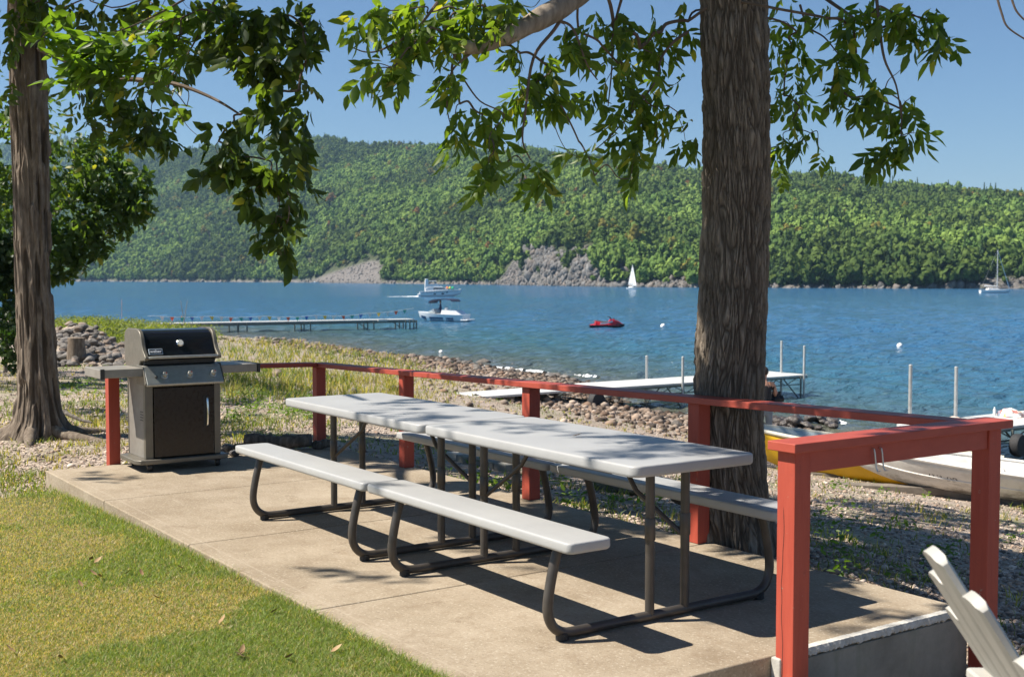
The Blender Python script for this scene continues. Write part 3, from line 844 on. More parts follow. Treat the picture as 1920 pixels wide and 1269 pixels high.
mb.tube(catmull([(X1+.012, hy, .335), (X1+.034, hy, .345), (X1+.044, hy, .40), (X1+.046, hy, .45), (X1+.044, hy, .50), (X1+.034, hy, .56), (X1+.012, hy, .57)], 4), .0085, 10)
mb.build('handle', M_CHROME, d, smooth=True)
mb = MB(); mb.box((X1+.0102, hy-.022, .325), (X1+.0125, hy+.018, .58)); mb.build('handle_recess', M_DARK, d, bevel=.001)
tr = [(X0-.01, YL-.015), (X0+.02, YL-.075), (X1-.02, YL-.085), (X1+.035, YL-.05), (X1+.06, YL+.03), (X1+.06, YR-.03), (X1+.03, YR+.05), (X0+.02, YR+.05), (X0-.01, YR+.0)]
mb = MB(); mb.prism(tr, .062, .100, 'z'); mb.build('bottom_tray', M_GM, g, bevel=.008)
for x in (X0+.05, X1-.005):
    for y in (YL+.03, YR-.03):
        mb = MB(); mb.lathe([(.012, -.021), (.030, -.018), (.033, -.008), (.033, .008), (.030, .018), (.012, .021)], 18, (x, y, .0335), (.25, 1, 0)); cs = mb.build('caster', M_DARK, g, smooth=True)
        mb = MB(); mb.box((x-.02, y-.026, .050), (x+.02, y+.026, .064)); mb.build('caster_fork', M_DARK, cs, bevel=.004)
# control panel: slanted front
cp = MB(); cp.prism([(X1-.17, .842), (X1-.02, .838), (X1+.072, .700), (X1+.068, .682), (X1-.17, .700)], YL-.002, YR+.004, 'y')
cp = cp.build('control_panel', M_STEEL, g, bevel=.006)
nrm = Vector((.138, 0, .092)).normalized()
def on_panel(y, s): return Vector((X1-.02+.092*s, y, .838-.138*s))+nrm*.001
for a, b in ((YL-.014, YL-.0025), (YR+.0045, YR+.016)):
    mb = MB(); mb.prism([(X1-.165, .69), (X1+.055, .69), (X1+.06, .71), (X1-.02, .845), (X1-.165, .845)], a, b, 'y'); mb.build('panel_cheek', M_GM, g, bevel=.006)
for y in (-.170, .036, .232):
    p = on_panel(y, .56)
    mb = MB(); mb.lathe([(.030, 0), (.030, .006), (.022, .010), (.020, .032), (.017, .036)], 20, p, nrm); kb = mb.build('knob', M_STEEL, cp, smooth=True)
    mb = MB(); b0 = p+nrm*.0372; mb.lathe([(.006, 0), (.006, .002)], 10, b0+Vector((0, .006, .006)), nrm); mb.build('knob_mark', M_REDDOT, kb)
mb = MB(); mb.lathe([(.011, 0), (.011, .008), (.008, .012)], 14, on_panel(-.238, .62), nrm); mb.build('ignition_button', M_DARK, cp, smooth=True)
mb = MB()
for k in range(7):
    q0 = on_panel(.205+k*.012, .12); mb.beam(q0, q0+Vector((0, .008, 0)), .006, .001)
mb.build('lettering', M_DARK, cp)
# cook box
mb = MB(); mb.box((X0+.025, YL+.015, .70), (X1-.172, YR-.015, .888)); mb.box((X1-.1715, YL+.02, .846), (X1-.06, YR-.02, .884)); mb.build('cook_box', M_DARK, g, bevel=.004)
# lid
prof = [(X1-.015, .893), (X1-.004, .905), (X1-.02, .93), (X1-.055, .985), (X1-.085, 1.045), (X1-.118, 1.09), (X1-.165, 1.115), (X1-.235, 1.122), (X0+.05, 1.120), (X0-.005, 1.105), (X0-.035, 1.06), (X0-.04, .893)]
lid = MB(); lid.prism(prof, YL+.034, YR-.034, 'y'); lid = lid.build('lid', M_GLOSS, g, smooth=True)
def grow(p, k, c=((X0+X1)/2-.02, .98)): return [(c[0]+(x-c[0])*k, c[1]+(z-c[1])*k if z > .9 else z) for x, z in p]
pf = [(X1+.022, .885), (X1+.034, .905), (X1+.018, .925), (X1-.03, .965), (X1-.055, 1.01), (X1-.075, 1.06), (X1-.105, 1.105), (X1-.155, 1.128), (X1-.235, 1.133), (X0+.04, 1.130), (X0-.02, 1.112), (X0-.047, 1.06), (X0-.05, .87), (X0+.02, .80), (X1-.16, .80), (X1-.10, .875)]
for a, b in ((YL-.004, YL+.030), (YR-.030, YR+.004)):
    mb = MB(); mb.prism(pf, a, b, 'y'); mb.build('lid_end', M_GM, lid, bevel=.008)
mb = MB(); mb.tube([(X1+.020, YL+.031, .905), (X1+.030, YL+.05, .908), (X1+.030, YR-.05, .908), (X1+.020, YR-.031, .905)], .012, 10); mb.build('lid_handle', M_STEEL, lid, smooth=True)
def on_lid(y, s):    # s = 0 bottom .. 1 top of the front slope
    a, b = Vector((X1-.02, y, .93)), Vector((X1-.085, y, 1.045)); return a+(b-a)*s
ln = Vector((.115, 0, .065)).normalized()
mb = MB(); mb.lathe([(.031, -.004), (.031, .006), (.027, .010)], 22, on_lid(-.006, .72)+ln*.004, ln); th = mb.build('thermometer', M_CHROME, lid, smooth=True)
mb = MB(); mb.lathe([(.024, 0), (.024, .0014)], 22, on_lid(-.006, .72)+ln*.0142, ln); mb.build('dial', simple('dial_white', (.68, .66, .6), .4), th)
# badge with its lettering
yv = Vector((0, 1, 0)); uvv = ln.cross(yv).normalized() * 1.0
if uvv.z < 0: uvv = -uvv
bc = on_lid(-.218, .17)+ln*.006
XB = Matrix((yv, uvv, ln)).transposed().to_4x4(); XB.translation = bc
mb = MB(); mb.box((-.056, -.025, -.006), (.056, .025, .002), X=XB); bd = mb.build('badge', simple('badge_silver', (.52, .60, .68), .35, .2, var=.04), lid, bevel=.002)
mb = MB(); mb.box((-.051, -.020, .0021), (.051, .020, .003), X=XB); mb.build('badge_field', simple('badge_black', (.02, .025, .035), .4), bd)
def lettering(name, body, size, m, X, parent, ext=.0006):
    cu = bpy.data.curves.new(name, 'FONT'); cu.body = body; cu.size = size; cu.align_x = 'CENTER'; cu.align_y = 'CENTER'; cu.extrude = ext; cu.offset = size*.012
    tmp = bpy.data.objects.new('tmp_text', cu); COL.objects.link(tmp)
    dg = bpy.context.evaluated_depsgraph_get(); dg.update()
    me = bpy.data.meshes.new_from_object(tmp.evaluated_get(dg))
    bpy.data.objects.remove(tmp); me.name = name; me.transform(X)
    return link(name, me, m, parent)
XT = XB.copy(); XT.translation = bc+ln*.0036
lettering('badge_lettering', 'weber', .036, M_WHITE_INK, XT, bd)
# side shelves
for a, b, e in ((YL-.315, YL-.0045, YL-.315), (YR+.0055, YR+.325, YR+.325)):
    mb = MB(); mb.box((X0+.01, min(a, b), .758), (X1-.004, max(a, b), .826)); sh = mb.build('side_shelf', M_SHELF, g, bevel=.007)
    s = -1 if e < 0 else 1
    y0, y1 = sorted((e+s*.0008, e+s*.028))
    mb = MB(); mb.box((X0+.006, y0, .752), (X1+.004, y1, .829)); mb.build('end_cap', M_DARK if s > 0 else M_SHELF, sh, bevel=.008)
    if s < 0:
        mb = MB(); mb.box((X1-.012, y0-.0015, .750), (X1+.0065, y1+.004, .831)); mb.build('corner_trim', M_DARK, sh, bevel=.004)
# ================================================================== near trees
def bark_mat(name, lo, hi, tint, fiss=False):
    t = NT(name); v = t.coord('Object')
    n = t.noise(t.coord('Object', (1, 1, .22)), 22, 6, .65, .4)
    c = t.ramp(n, [(.30, lo), (.52, hi), (.72, tint)])
    c = t.mix(t.rng(t.noise(v, 2.2, 5), .42, .68, 0, .45), c, tuple(x*.62 for x in lo))
    c = t.mix(t.attr('ridge', out='Fac'), c, tuple(x*.42 for x in lo)) if fiss else c  # crack shade put into the colour, along with the darker inner bark
    t.base(c).set(Roughness=.93, Specular_IOR_Level=.15)
    nb = t.bump(t.noise(t.coord('Object', (1, 1, .25)), 60, 6, .7), .6, .006)
    t.bump(t.noise(v, 160, 3), .3, .002, nb)
    return t.m
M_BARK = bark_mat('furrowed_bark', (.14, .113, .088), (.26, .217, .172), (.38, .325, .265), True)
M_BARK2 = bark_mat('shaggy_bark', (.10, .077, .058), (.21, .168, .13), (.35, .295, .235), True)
M_TWIG = simple('twig_bark', (.12, .085, .06), .85, var=.25, scale=20, bump=.4, bscale=90)

def trunk_mesh(base, zs, cx, cy, rad, disp, nth=360):
    """rings of bark: cx, cy, rad are functions of height; disp(theta, z) pushes the surface in and out"""
    th = np.linspace(0, 2*np.pi, nth, endpoint=False)
    TH, ZZ = np.meshgrid(th, zs)
    rr = rad(ZZ, TH)+disp(TH, ZZ)
    X = cx(ZZ)+rr*np.cos(TH); Y = cy(ZZ)+rr*np.sin(TH)
    V = np.stack([X, Y, ZZ], -1).reshape(-1, 3)
    return V, grid_quads(len(zs), nth, True)
FISS = []
def furrow(TH, Z, R0=.2, k=1.0):
    """interlacing ridges: two families of steep wavering cracks that cross"""
    x, y = np.cos(TH), np.sin(TH)
    wob = (fbm(x*2.2, y*2.2, Z*1.7, 3, 51)-.5)
    h = 0
    for s, f, zf, sd in ((1, 15, 4.4, 52), (-1, 15, 4.4, 53), (.3, 26, 9, 57)):
        a = TH+s*.5*Z+wob*.45
        n = vnoise(np.cos(a)*f, np.sin(a)*f, Z*zf+s*3, sd)
        crack = 1-np.clip(np.abs(2*n-1)/.36, 0, 1)
        h = np.maximum(h, crack*(1 if abs(s) == 1 else .7))
    plate = fbm(x*16, y*16, Z*11, 3, 54)-.5
    flake = fbm(x*34, y*34, Z*30, 2, 56)-.5
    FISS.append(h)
    return k*(.004-.019*h**.8+.010*plate+.006*flake)+.010*(fbm(x*1.2, y*1.2, Z*.8, 2, 55)-.5)

# ---- leaves
def leaf_arrays(P, A, N, L, W, curl):
    """P base, A axis, N normal (n,3); L length, W width: 8-vertex folded leaves"""
    A = A/np.linalg.norm(A, axis=1)[:, None]
    S = np.cross(A, N); S /= (np.linalg.norm(S, axis=1)[:, None]+1e-9); N = np.cross(S, A)
    L = L[:, None]; W = W[:, None]; curl = curl[:, None]
    f = .16*W
    def pt(t, s, h): return P+A*(L*t)+S*(W*s)+N*(h-curl*L*t*t)
    v = np.stack([pt(0, 0, 0), pt(.30, .42, f), pt(.30, 0, 0*f), pt(.30, -.42, f), pt(.66, .36, f*.9), pt(.66, 0, 0*f), pt(.66, -.36, f*.9), pt(1.0, 0, 0*f)], 1)
    return v
LT = np.array([(0, 2, 1), (0, 3, 2), (4, 5, 7), (5, 6, 7)]); LQ = np.array([(1, 2, 5, 4), (2, 3, 6, 5)])
def leaf_mesh(name, v, col, m, parent):
    n = len(v); off = (np.arange(n)*8)[:, None, None]
    me = np_mesh(name, v.reshape(-1, 3), tris=(LT[None]+off).reshape(-1, 3), quads=(LQ[None]+off).reshape(-1, 4), col=np.repeat(col, 8, 0))
    return link(name, me, m, parent, smooth=True)
def leaf_mat(name, trans, rough=.42):
    t = NT(name); c = t.attr('col'); v = t.coord('Object')
    c = t.mix(t.rng(t.noise(v, 45, 3), .3, .7), c, (1.25, 1.2, 1.0), 'MULTIPLY') if False else c
    t.base(c).set(Roughness=rough, Specular_IOR_Level=.35)
    tr = t.n.new('ShaderNodeBsdfTranslucent'); hs = t.mix(1.0, c, (2.9, 2.9, .9), 'MULTIPLY'); t.wire(hs, tr.inputs[0])
    ms = t.n.new('ShaderNodeMixShader'); ms.inputs[0].default_value = trans
    t.wire(t.b.outputs[0], ms.inputs[1]); t.wire(tr.outputs[0], ms.inputs[2]); t.wire(ms.outputs[0], t.out.inputs[0])
    return t.m
M_LEAF = leaf_mat('leaf_green', .50)
M_LEAFD = leaf_mat('leaf_dark', .40, .5)
WIND = -RT*.28
def rnd(n): return RNG.normal(0, 1, (n, 3))
def sprigs(C, n_leaf, L, W, spread, droop=.75):
    """compound leaves: n_leaf leaflets along a short drooping stalk from each point of C"""
    n = len(C)
    ax = rnd(n)*.75; ax[:, 2] = -abs(ax[:, 2])*.4-droop; ax += WIND; ax /= np.linalg.norm(ax, axis=1)[:, None]
    sd = np.cross(ax, rnd(n)); sd /= np.linalg.norm(sd, axis=1)[:, None]
    out = []
    for k in range(n_leaf):
        f = k/(n_leaf-1) if n_leaf > 1 else 1
        s = (1 if k % 2 else -1)*(0 if k == n_leaf-1 else 1)
        base = C+ax*(spread*f)[:, None] if hasattr(spread, '__len__') else C+ax*spread*f
        A = ax*.75+sd*(s*.75)+rnd(n)*.22; A[:, 2] -= .22
        N = np.cross(ax, sd)*1.0+rnd(n)*.45
        l = L*RNG.uniform(.7, 1.2, n)*(1.1 if k == n_leaf-1 else 1)
        out.append(leaf_arrays(base, A, N, l, W*l/L*RNG.uniform(.8, 1.15, n), RNG.uniform(.02, .32, n)))
    return np.concatenate(out, 0)
def greens(n, lo=(.030, .060, .012), hi=(.085, .135, .026), yel=.04):
    g = RNG.beta(1.6, 2.0, n)[:, None]
    c = (1-g)*np.array(lo)+g*np.array(hi)
    y = RNG.uniform(0, 1, n)[:, None] < yel
    return np.where(y, np.array([.22, .22, .035]), c)
def ellipsoid(n, ru, rv, rd):
    p = rnd(n); p /= np.linalg.norm(p, axis=1)[:, None]; p *= RNG.uniform(.15, 1, n)[:, None]**.5
    return p*np.array([ru, rv, rd])
def cluster(u, v, d, ru, rv, n):
    """sprig points round a place in the crown; ru, rv in photo pixels at distance d, depth about the same as width"""
    k = d/FPX
    e = ellipsoid(n, ru*k, rv*k, max(ru, rv)*k*.9)
    return at(u, v, d)+e[:, :1]*RT+e[:, 1:2]*np.array([0, 0, 1.0])+e[:, 2:]*FW
def sun_xy(P, z=0.0):
    k = (P[:, 2]-z)[:, None]
    return P[:, :2]-k*np.array([SUN.x, SUN.y])/SUN.z
def in_frame(P, m=50):
    u, v, d = uvd(P)
    return (d > .3) & (u > -m) & (u < PW+m) & (v > -m) & (v < PH+m)
def lit_zone(P):
    """true where a leaf would shade ground the photograph shows in full sun"""
    a = sun_xy(P, 0.0); b = sun_xy(P, .75)
    s = (a[:, 0] > -4.25) & (a[:, 0] < 2.95) & (a[:, 1] > -1.35) & (a[:, 1] < 1.02)
    s |= (b[:, 0] > -1.95) & (b[:, 0] < 2.5) & (b[:, 1] > -.75) & (b[:, 1] < .42)
    s |= (b[:, 0] > -3.1) & (b[:, 0] < -.4) & (b[:, 1] > 1.0) & (b[:, 1] < 1.5)
    s |= (a[:, 1] < -1.2) & (a[:, 0] > -9.5)
    q = at(215, 105, 8.55); c = sun_xy(P, q[2]); s |= (np.hypot(c[:, 0]-q[0], c[:, 1]-q[1]) < .95) & (P[:, 2] > q[2]+.3)
    for qq, rr in ((at(740, 80, 5.8), .6), (at(860, 60, 5.95), .6), (at(890, 190, 5.95), .5), (at(960, 120, 6.1), .5), (at(1010, 330, 6.1), .3), (at(1100, 300, 6.4), .3), (at(1470, 300, 7.6), .25)):
        c = sun_xy(P, qq[2]); s |= (np.hypot(c[:, 0]-qq[0], c[:, 1]-qq[1]) < rr) & (P[:, 2] > qq[2]+.3)
    return s
def twig_set(name, paths, m, parent):
    for p, r0, r1 in paths:
        q = catmull(p, 5) if len(p) > 2 else p
        n = len(q); mb = MB(); mb.tube(q, list(np.linspace(r0, r1, n)), 6); mb.build('twig', m, parent, smooth=True)
def hang(u0, v0, d0, u1, v1, d1, sag=.12):
    a, b = at(u0, v0, d0), at(u1, v1, d1); mid = (a+b)/2; L = np.linalg.norm(b-a)
    j = RNG.normal(0, .05*L, 3)
    return [tuple(a), tuple(a*.65+b*.35+np.array([0, 0, sag*L])+j*.5), tuple(a*.3+b*.7+np.array([0, 0, sag*.7*L])+j), tuple(b)]

def branch_tree(nodes, roots):
    """joins the leaf clusters to the limbs along the shortest branching tree; returns (path, radius at start, at end)"""
    N = np.array(nodes); Rt = np.array(roots); n = len(N)
    def cost(a, b): return np.linalg.norm(a-b, axis=-1)*(1+.9*((a[..., 2] if a.ndim > 1 else a[2]) < b[..., 2]-.02))
    best = np.array([cost(Rt, x).min() for x in N])*1.15; par = np.array([-1-int(cost(Rt, x).argmin()) for x in N]); done = np.zeros(n, bool); order = []
    for k in range(n):
        i = int(np.where(done, 1e9, best).argmin()); done[i] = True; order.append(i)
        for j in np.nonzero(~done)[0]:
            c = float(cost(N[i], N[j]))
            if c < best[j]: best[j] = c; par[j] = i
    size = np.ones(n)
    for i in order[::-1]:
        if par[i] >= 0: size[par[i]] += size[i]
    out = []
    for i in order:
        a = N[par[i]] if par[i] >= 0 else Rt[-1-par[i]]; b = N[i]; L = np.linalg.norm(b-a); j = RNG.normal(0, .07*L, 3)
        m1 = a*.67+b*.33+np.array([0, 0, .10*L])+j; m2 = a*.33+b*.67+np.array([0, 0, .07*L])-j*.5
        r0 = .0016+.0017*math.sqrt(size[i]); r1 = .0014+(.0017*math.sqrt(size[i]-1) if size[i] > 1 else 0)
        out.append(([tuple(a), tuple(m1), tuple(m2), tuple(b)], r0, r1))
    return out
# ---- the tree behind the rail (right of centre)
TB = at(1374, 700, 7.22); TB[2] = -.13
rt_ = thing('shade_tree', 'tall tree with furrowed bark growing just behind the red rail', 'tree', tuple(TB))
zc = np.array([-.3, -.04, .35, .8, 1.13, 1.5, 1.92, 2.5, 3.19, 4.0, 5.2, 7.5])
uc = np.array([1384, 1379, 1371, 1367, 1369, 1374, 1378, 1376, 1369, 1366, 1372, 1368])
wc = np.array([150, 144, 136, 132, 131, 130, 128, 128, 130, 136, 128, 96])
lat = (uc-1374)*7.22/FPX
def rcx(z): return np.interp(z, zc, lat)*RT[0]
def rcy(z): return np.interp(z, zc, lat)*RT[1]
def rrad(z, th): return np.interp(z, zc, wc)*7.22/FPX/2*(1+.035*np.cos(2*th+.8)+.02*np.cos(3*th+z))+.085*np.exp(-(z+.2)*5.0)*(1+.8*np.cos(5*th+1))
zs = np.concatenate([np.linspace(-.3, 3.6, 900), np.linspace(3.65, 7.5, 80)])
V, Q = trunk_mesh(None, zs, rcx, rcy, rrad, lambda th, z: furrow(th, z, .2, 1.0), 520)
V[:, 2] -= TB[2]
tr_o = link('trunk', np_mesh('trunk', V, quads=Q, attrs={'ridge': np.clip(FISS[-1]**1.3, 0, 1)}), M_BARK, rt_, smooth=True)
TBv = np.array(TB)
def loc(path, o): return [tuple(np.array(p)-np.array(o)) for p in path]
# limbs: two seen in the picture, the rest carry the crown above it
limb0 = [tuple(TBv+np.array([-.05, .0, 3.75])), tuple(at(1190, -120, 6.7)), tuple(at(1080, -8, 6.25)), tuple(at(1012, 36, 6.1)), tuple(at(950, 67, 6.0)), tuple(at(900, 86, 5.95)), tuple(at(868, 90, 5.93)), tuple(at(848, 91, 5.92))]
mb = MB(); q = catmull(loc(limb0, TB), 7); n = len(q)
rs = np.interp(np.linspace(0, 1, n), [0, .3, .55, .8, 1], [.085, .062, .046, .034, .021])*(1+.10*(vnoise(np.arange(n)*.6, 0*np.arange(n), 0, 4)-.5)*2)
mb.tube(q, list(rs), 12); mb.build('limb', M_BARK, rt_, smooth=True)
tops = []
for k, (ax, ay, az, r0) in enumerate([(-2.6, -1.6, 3.2, .10), (2.0, -1.2, 3.4, .095), (.6, 2.3, 3.0, .09), (-1.8, 1.6, 3.6, .085), (.3, -2.6, 3.8, .09), (2.4, 1.4, 2.6, .085)]):
    z0 = 3.9+.45*k
    p = [TBv+np.array([rcx(z0), rcy(z0), z0]), TBv+np.array([ax*.35, ay*.35, z0+az*.3]), TBv+np.array([ax*.75, ay*.75, z0+az*.6]), TBv+np.array([ax*1.25, ay*1.25, z0+az*.8])]
    q = catmull(loc([tuple(x) for x in p], TB), 6); tops.append(p)
    mb = MB(); mb.tube(q, list(np.linspace(r0, r0*.3, len(q))), 10); mb.build('limb', M_BARK, rt_, smooth=True)
RC = [ # u, v, d, ru, rv, sprigs
 (700,38,5.7,50,20,7),(745,20,5.8,50,24,8),(700,120,5.7,24,20,4),(735,128,5.7,40,30,8),(690,150,5.6,20,16,3),(775,95,5.8,38,26,7),
 (800,25,5.9,60,38,15),(860,20,5.9,60,42,17),(830,60,5.9,40,30,8),(920,25,6.0,55,40,14),(975,10,6.1,40,36,9),(790,55,5.8,40,30,9),(900,55,6.0,40,26,7),
 (850,150,5.9,22,32,7),(862,195,5.9,24,34,9),(845,258,5.9,20,26,7),(905,215,6.0,26,26,7),(920,245,6.0,22,24,5),(925,288,5.9,16,16,4),(910,318,5.9,26,24,7),
 (950,85,6.1,26,24,5),(975,100,6.1,14,26,3),(965,190,6.1,34,30,6),(1000,170,6.2,34,30,8),(1035,130,6.2,34,50,10),(1040,190,6.2,36,36,10),(1060,80,6.3,30,30,7),
 (988,318,6.1,26,24,9),(1010,330,6.1,22,20,5),(1085,60,6.4,44,44,11),(1100,290,6.4,32,30,11),(1115,330,6.4,26,24,7),(1085,265,6.4,20,16,4),
 (1150,40,6.6,50,44,14),(1160,120,6.6,44,50,16),(1130,165,6.6,36,40,12),(1200,90,6.8,48,60,16),(1190,180,6.7,44,50,22),(1240,60,6.9,48,60,16),(1180,240,6.6,40,40,18),(1225,200,6.8,40,50,18),
 (1260,130,7.0,40,60,18),(1190,300,6.6,20,34,9),(1180,335,6.6,20,18,6),(1270,210,7.0,36,50,16),(1285,265,7.0,22,30,7),(1240,270,6.8,24,22,6),(1290,40,7.1,30,50,10),
 (1465,40,7.6,34,50,14),(1475,110,7.6,36,50,16),(1470,180,7.6,34,46,15),(1495,60,7.5,34,44,10),(1480,245,7.6,36,36,13),(1465,295,7.6,28,34,11),(1500,200,7.5,24,36,7),(1545,285,7.4,14,22,4),(1520,250,7.5,14,14,2),
 (1555,35,6.6,36,34,10),(1600,50,6.6,40,34,12),(1640,20,6.5,44,30,11),(1570,120,6.6,30,40,12),(1605,100,6.6,28,36,9),(1560,170,6.6,22,22,5),(1600,185,6.5,30,30,9),
 (1690,30,6.4,44,36,14),(1740,40,6.4,40,44,14),(1770,70,6.4,22,34,7),(1720,85,6.4,34,22,7),(1690,130,6.4,36,30,9),(1660,165,6.4,30,30,9),(1710,180,6.4,28,30,9),(1690,205,6.4,26,16,4),
 (1690,255,6.4,40,28,12),(1665,290,6.4,22,22,7),(1720,250,6.4,24,24,6)]
pts = np.concatenate([cluster(*c) for c in RC], 0)
_u, _v, _d = uvd(pts); pts = pts[~((_u > 1090) & (_u < 1320) & (RNG.uniform(0, 1, len(pts)) < .28))]; pts = pts[(RNG.uniform(0, 1, len(pts)) < .78) & (fbm(pts[:, 0]*3.4, pts[:, 1]*3.4, pts[:, 2]*3.4, 2, 182) > .29)]; lv = sprigs(pts, 6, .090, .039, .105)
# loose sprigs above the picture whose shade falls on the table and the slab, and the crown overhead
def spray(x, y, z, h, n, rx=.18):
    T = np.array([x, y])+RNG.normal(0, rx, (n, 2))*np.array([1.0, .45]); hh = h+RNG.normal(0, .12, n)
    return np.stack([T[:, 0]+SUN.x/SUN.z*hh, T[:, 1]+SUN.y/SUN.z*hh, z+hh], -1)
dap = [(-.90,.10,.75,6.2,7,.20),(-.50,-.20,.75,6.4,8,.22),(-.15,.02,.75,6.8,8,.22),(.10,-.24,.75,6.5,6,.2),(.35,.18,.75,6.2,6,.2),(.62,.04,.75,6.6,3,.1),(1.0,.26,.75,6.4,7,.2),(1.35,.26,.75,6.2,9,.22),(1.62,.20,.75,6.8,8,.18),(-.35,-.36,.75,6.2,5,.14),
       (.12,-.62,.464,6.4,3,.10),(-.02,-.74,0,6.0,3,.07),(.13,-.60,0,6.3,3,.08),(.45,-.58,0,6.0,2,.07),(1.85,.45,0,6.7,6,.2),(1.2,.75,0,6.8,5,.2),(2.1,.85,0,5.7,9,.2),(1.95,1.05,0,5.8,9,.2),(1.6,1.0,0,5.6,6,.2),(-3.9,-.95,0,5.9,6,.12),(-3.6,-.85,0,6.0,5,.12),
       (2.3,.75,.85,5.2,6,.12),(2.3,1.15,.85,5.2,12,.12),(2.0,1.2,.85,5.2,7,.12),(1.7,1.2,.85,5.0,5,.1),(1.3,1.2,.85,5.2,8,.1),(.9,1.2,.85,5.2,5,.1),(.5,1.2,.85,5.2,8,.1),(.1,1.2,.85,5.0,4,.08),(-.5,1.2,.85,5.2,3,.06),(-.85,1.2,.85,5.2,2,.05)]
dp = np.concatenate([spray(*d) for d in dap], 0); dp = dp[~in_frame(dp, 20)]
lv = np.concatenate([lv, sprigs(dp, 6, .115, .05, .12)], 0)
def canopy(n, x0, x1, y0, y1, h0, h1, gap=.48, seed=90, f=1.1, m=60):  # unseen crown leaves, added along sun rays to shade chosen ground
    T = np.stack([RNG.uniform(x0, x1, n), RNG.uniform(y0, y1, n)], -1); h = RNG.uniform(h0, h1, n)
    P = np.stack([T[:, 0]+SUN.x/SUN.z*h, T[:, 1]+SUN.y/SUN.z*h, h], -1)
    k = fbm(T[:, 0]*f, T[:, 1]*f*1.6, 0, 3, seed) > gap
    return P[k & ~in_frame(P, m) & ~lit_zone(P)]
cn = np.concatenate([canopy(3900, -2.6, 5.5, 1.35, 6.6, 4.4, 9.0, .50), canopy(2600, -.6, 2.6, 1.35, 4.2, 4.2, 8, .36)], 0)
lv2 = sprigs(cn, 6, .15, .07, .16)
allv = np.concatenate([lv, lv2], 0)-TBv
leaf_mesh('crown', allv, np.concatenate([greens(len(lv), (.040, .078, .014), (.135, .195, .032), .06), greens(len(lv2), yel=.05)], 0), M_LEAF, rt_)
rts = catmull(limb0, 5)
for q_ in tops: rts = rts+catmull([tuple(x) for x in q_], 5)
tw = branch_tree([at(c[0], c[1], c[2]) for c in RC], rts)
tw += [(loc_, a, b) for loc_, a, b in [
 ([tuple(at(1075, 0, 6.2)), tuple(at(1040, 55, 6.15)), tuple(at(1000, 110, 6.1)), tuple(at(985, 210, 6.05)), tuple(at(980, 265, 6.05)), tuple(at(995, 300, 6.1))], .011, .003),
 ([tuple(at(1050, 40, 6.2)), tuple(at(1075, 55, 6.25)), tuple(at(1100, 120, 6.3)), tuple(at(1120, 150, 6.4))], .008, .003),
 ([tuple(at(820, 5, 5.9)), tuple(at(780, 55, 5.85)), tuple(at(720, 92, 5.8)), tuple(at(685, 98, 5.75)), tuple(at(654, 86, 5.7))], .008, .0022),
 ([tuple(at(815, 65, 5.9)), tuple(at(770, 115, 5.85)), tuple(at(740, 160, 5.8)), tuple(at(715, 181, 5.75)), tuple(at(697, 183, 5.7))], .006, .002),
 ([tuple(at(900, 90, 5.95)), tuple(at(868, 112, 5.93)), tuple(at(845, 140, 5.9)), tuple(at(838, 200, 5.9)), tuple(at(848, 245, 5.9))], .008, .002),
 ([tuple(at(870, 150, 5.95)), tuple(at(900, 190, 5.95)), tuple(at(945, 215, 6.0)), tuple(at(920, 250, 5.95)), tuple(at(917, 285, 5.92))], .005, .002),
 ([tuple(at(1290, 60, 7.0)), tuple(at(1262, 80, 6.9)), tuple(at(1240, 110, 6.9)), tuple(at(1225, 160, 6.8)), tuple(at(1150, 250, 6.6)), tuple(at(1110, 285, 6.4))], .01, .0022),
 ([tuple(at(1165, 0, 6.6)), tuple(at(1150, 60, 6.6)), tuple(at(1147, 130, 6.6)), tuple(at(1140, 200, 6.6))], .009, .003),
 ([tuple(at(1640, -40, 6.5)), tuple(at(1648, 40, 6.45)), tuple(at(1658, 110, 6.4)), tuple(at(1680, 160, 6.4)), tuple(at(1690, 220, 6.4))], .010, .003),
 ([tuple(at(1510, -30, 7.3)), tuple(at(1580, 20, 6.9)), tuple(at(1640, 55, 6.6)), tuple(at(1700, 30, 6.45)), tuple(at(1755, 42, 6.4))], .012, .003),
 ([tuple(at(1500, 10, 7.4)), tuple(at(1515, 50, 7.3)), tuple(at(1545, 70, 6.9)), tuple(at(1570, 100, 6.6))], .008, .003),
 ([tuple(at(1030, 200, 6.2)), tuple(at(1045, 250, 6.25)), tuple(at(1065, 285, 6.3)), tuple(at(1092, 296, 6.4))], .003, .0014),
 ([tuple(at(1865, -20, 4.8)), tuple(at(1878, 25, 4.8)), tuple(at(1890, 52, 4.8)), tuple(at(1925, 76, 4.8))], .005, .003),
 ([tuple(at(1893, -15, 4.8)), tuple(at(1905, 20, 4.8)), tuple(at(1925, 42, 4.8))], .005, .003)]]
twig_set('twigs', [(loc(p, TB), a, b) for p, a, b in tw], M_TWIG, rt_)

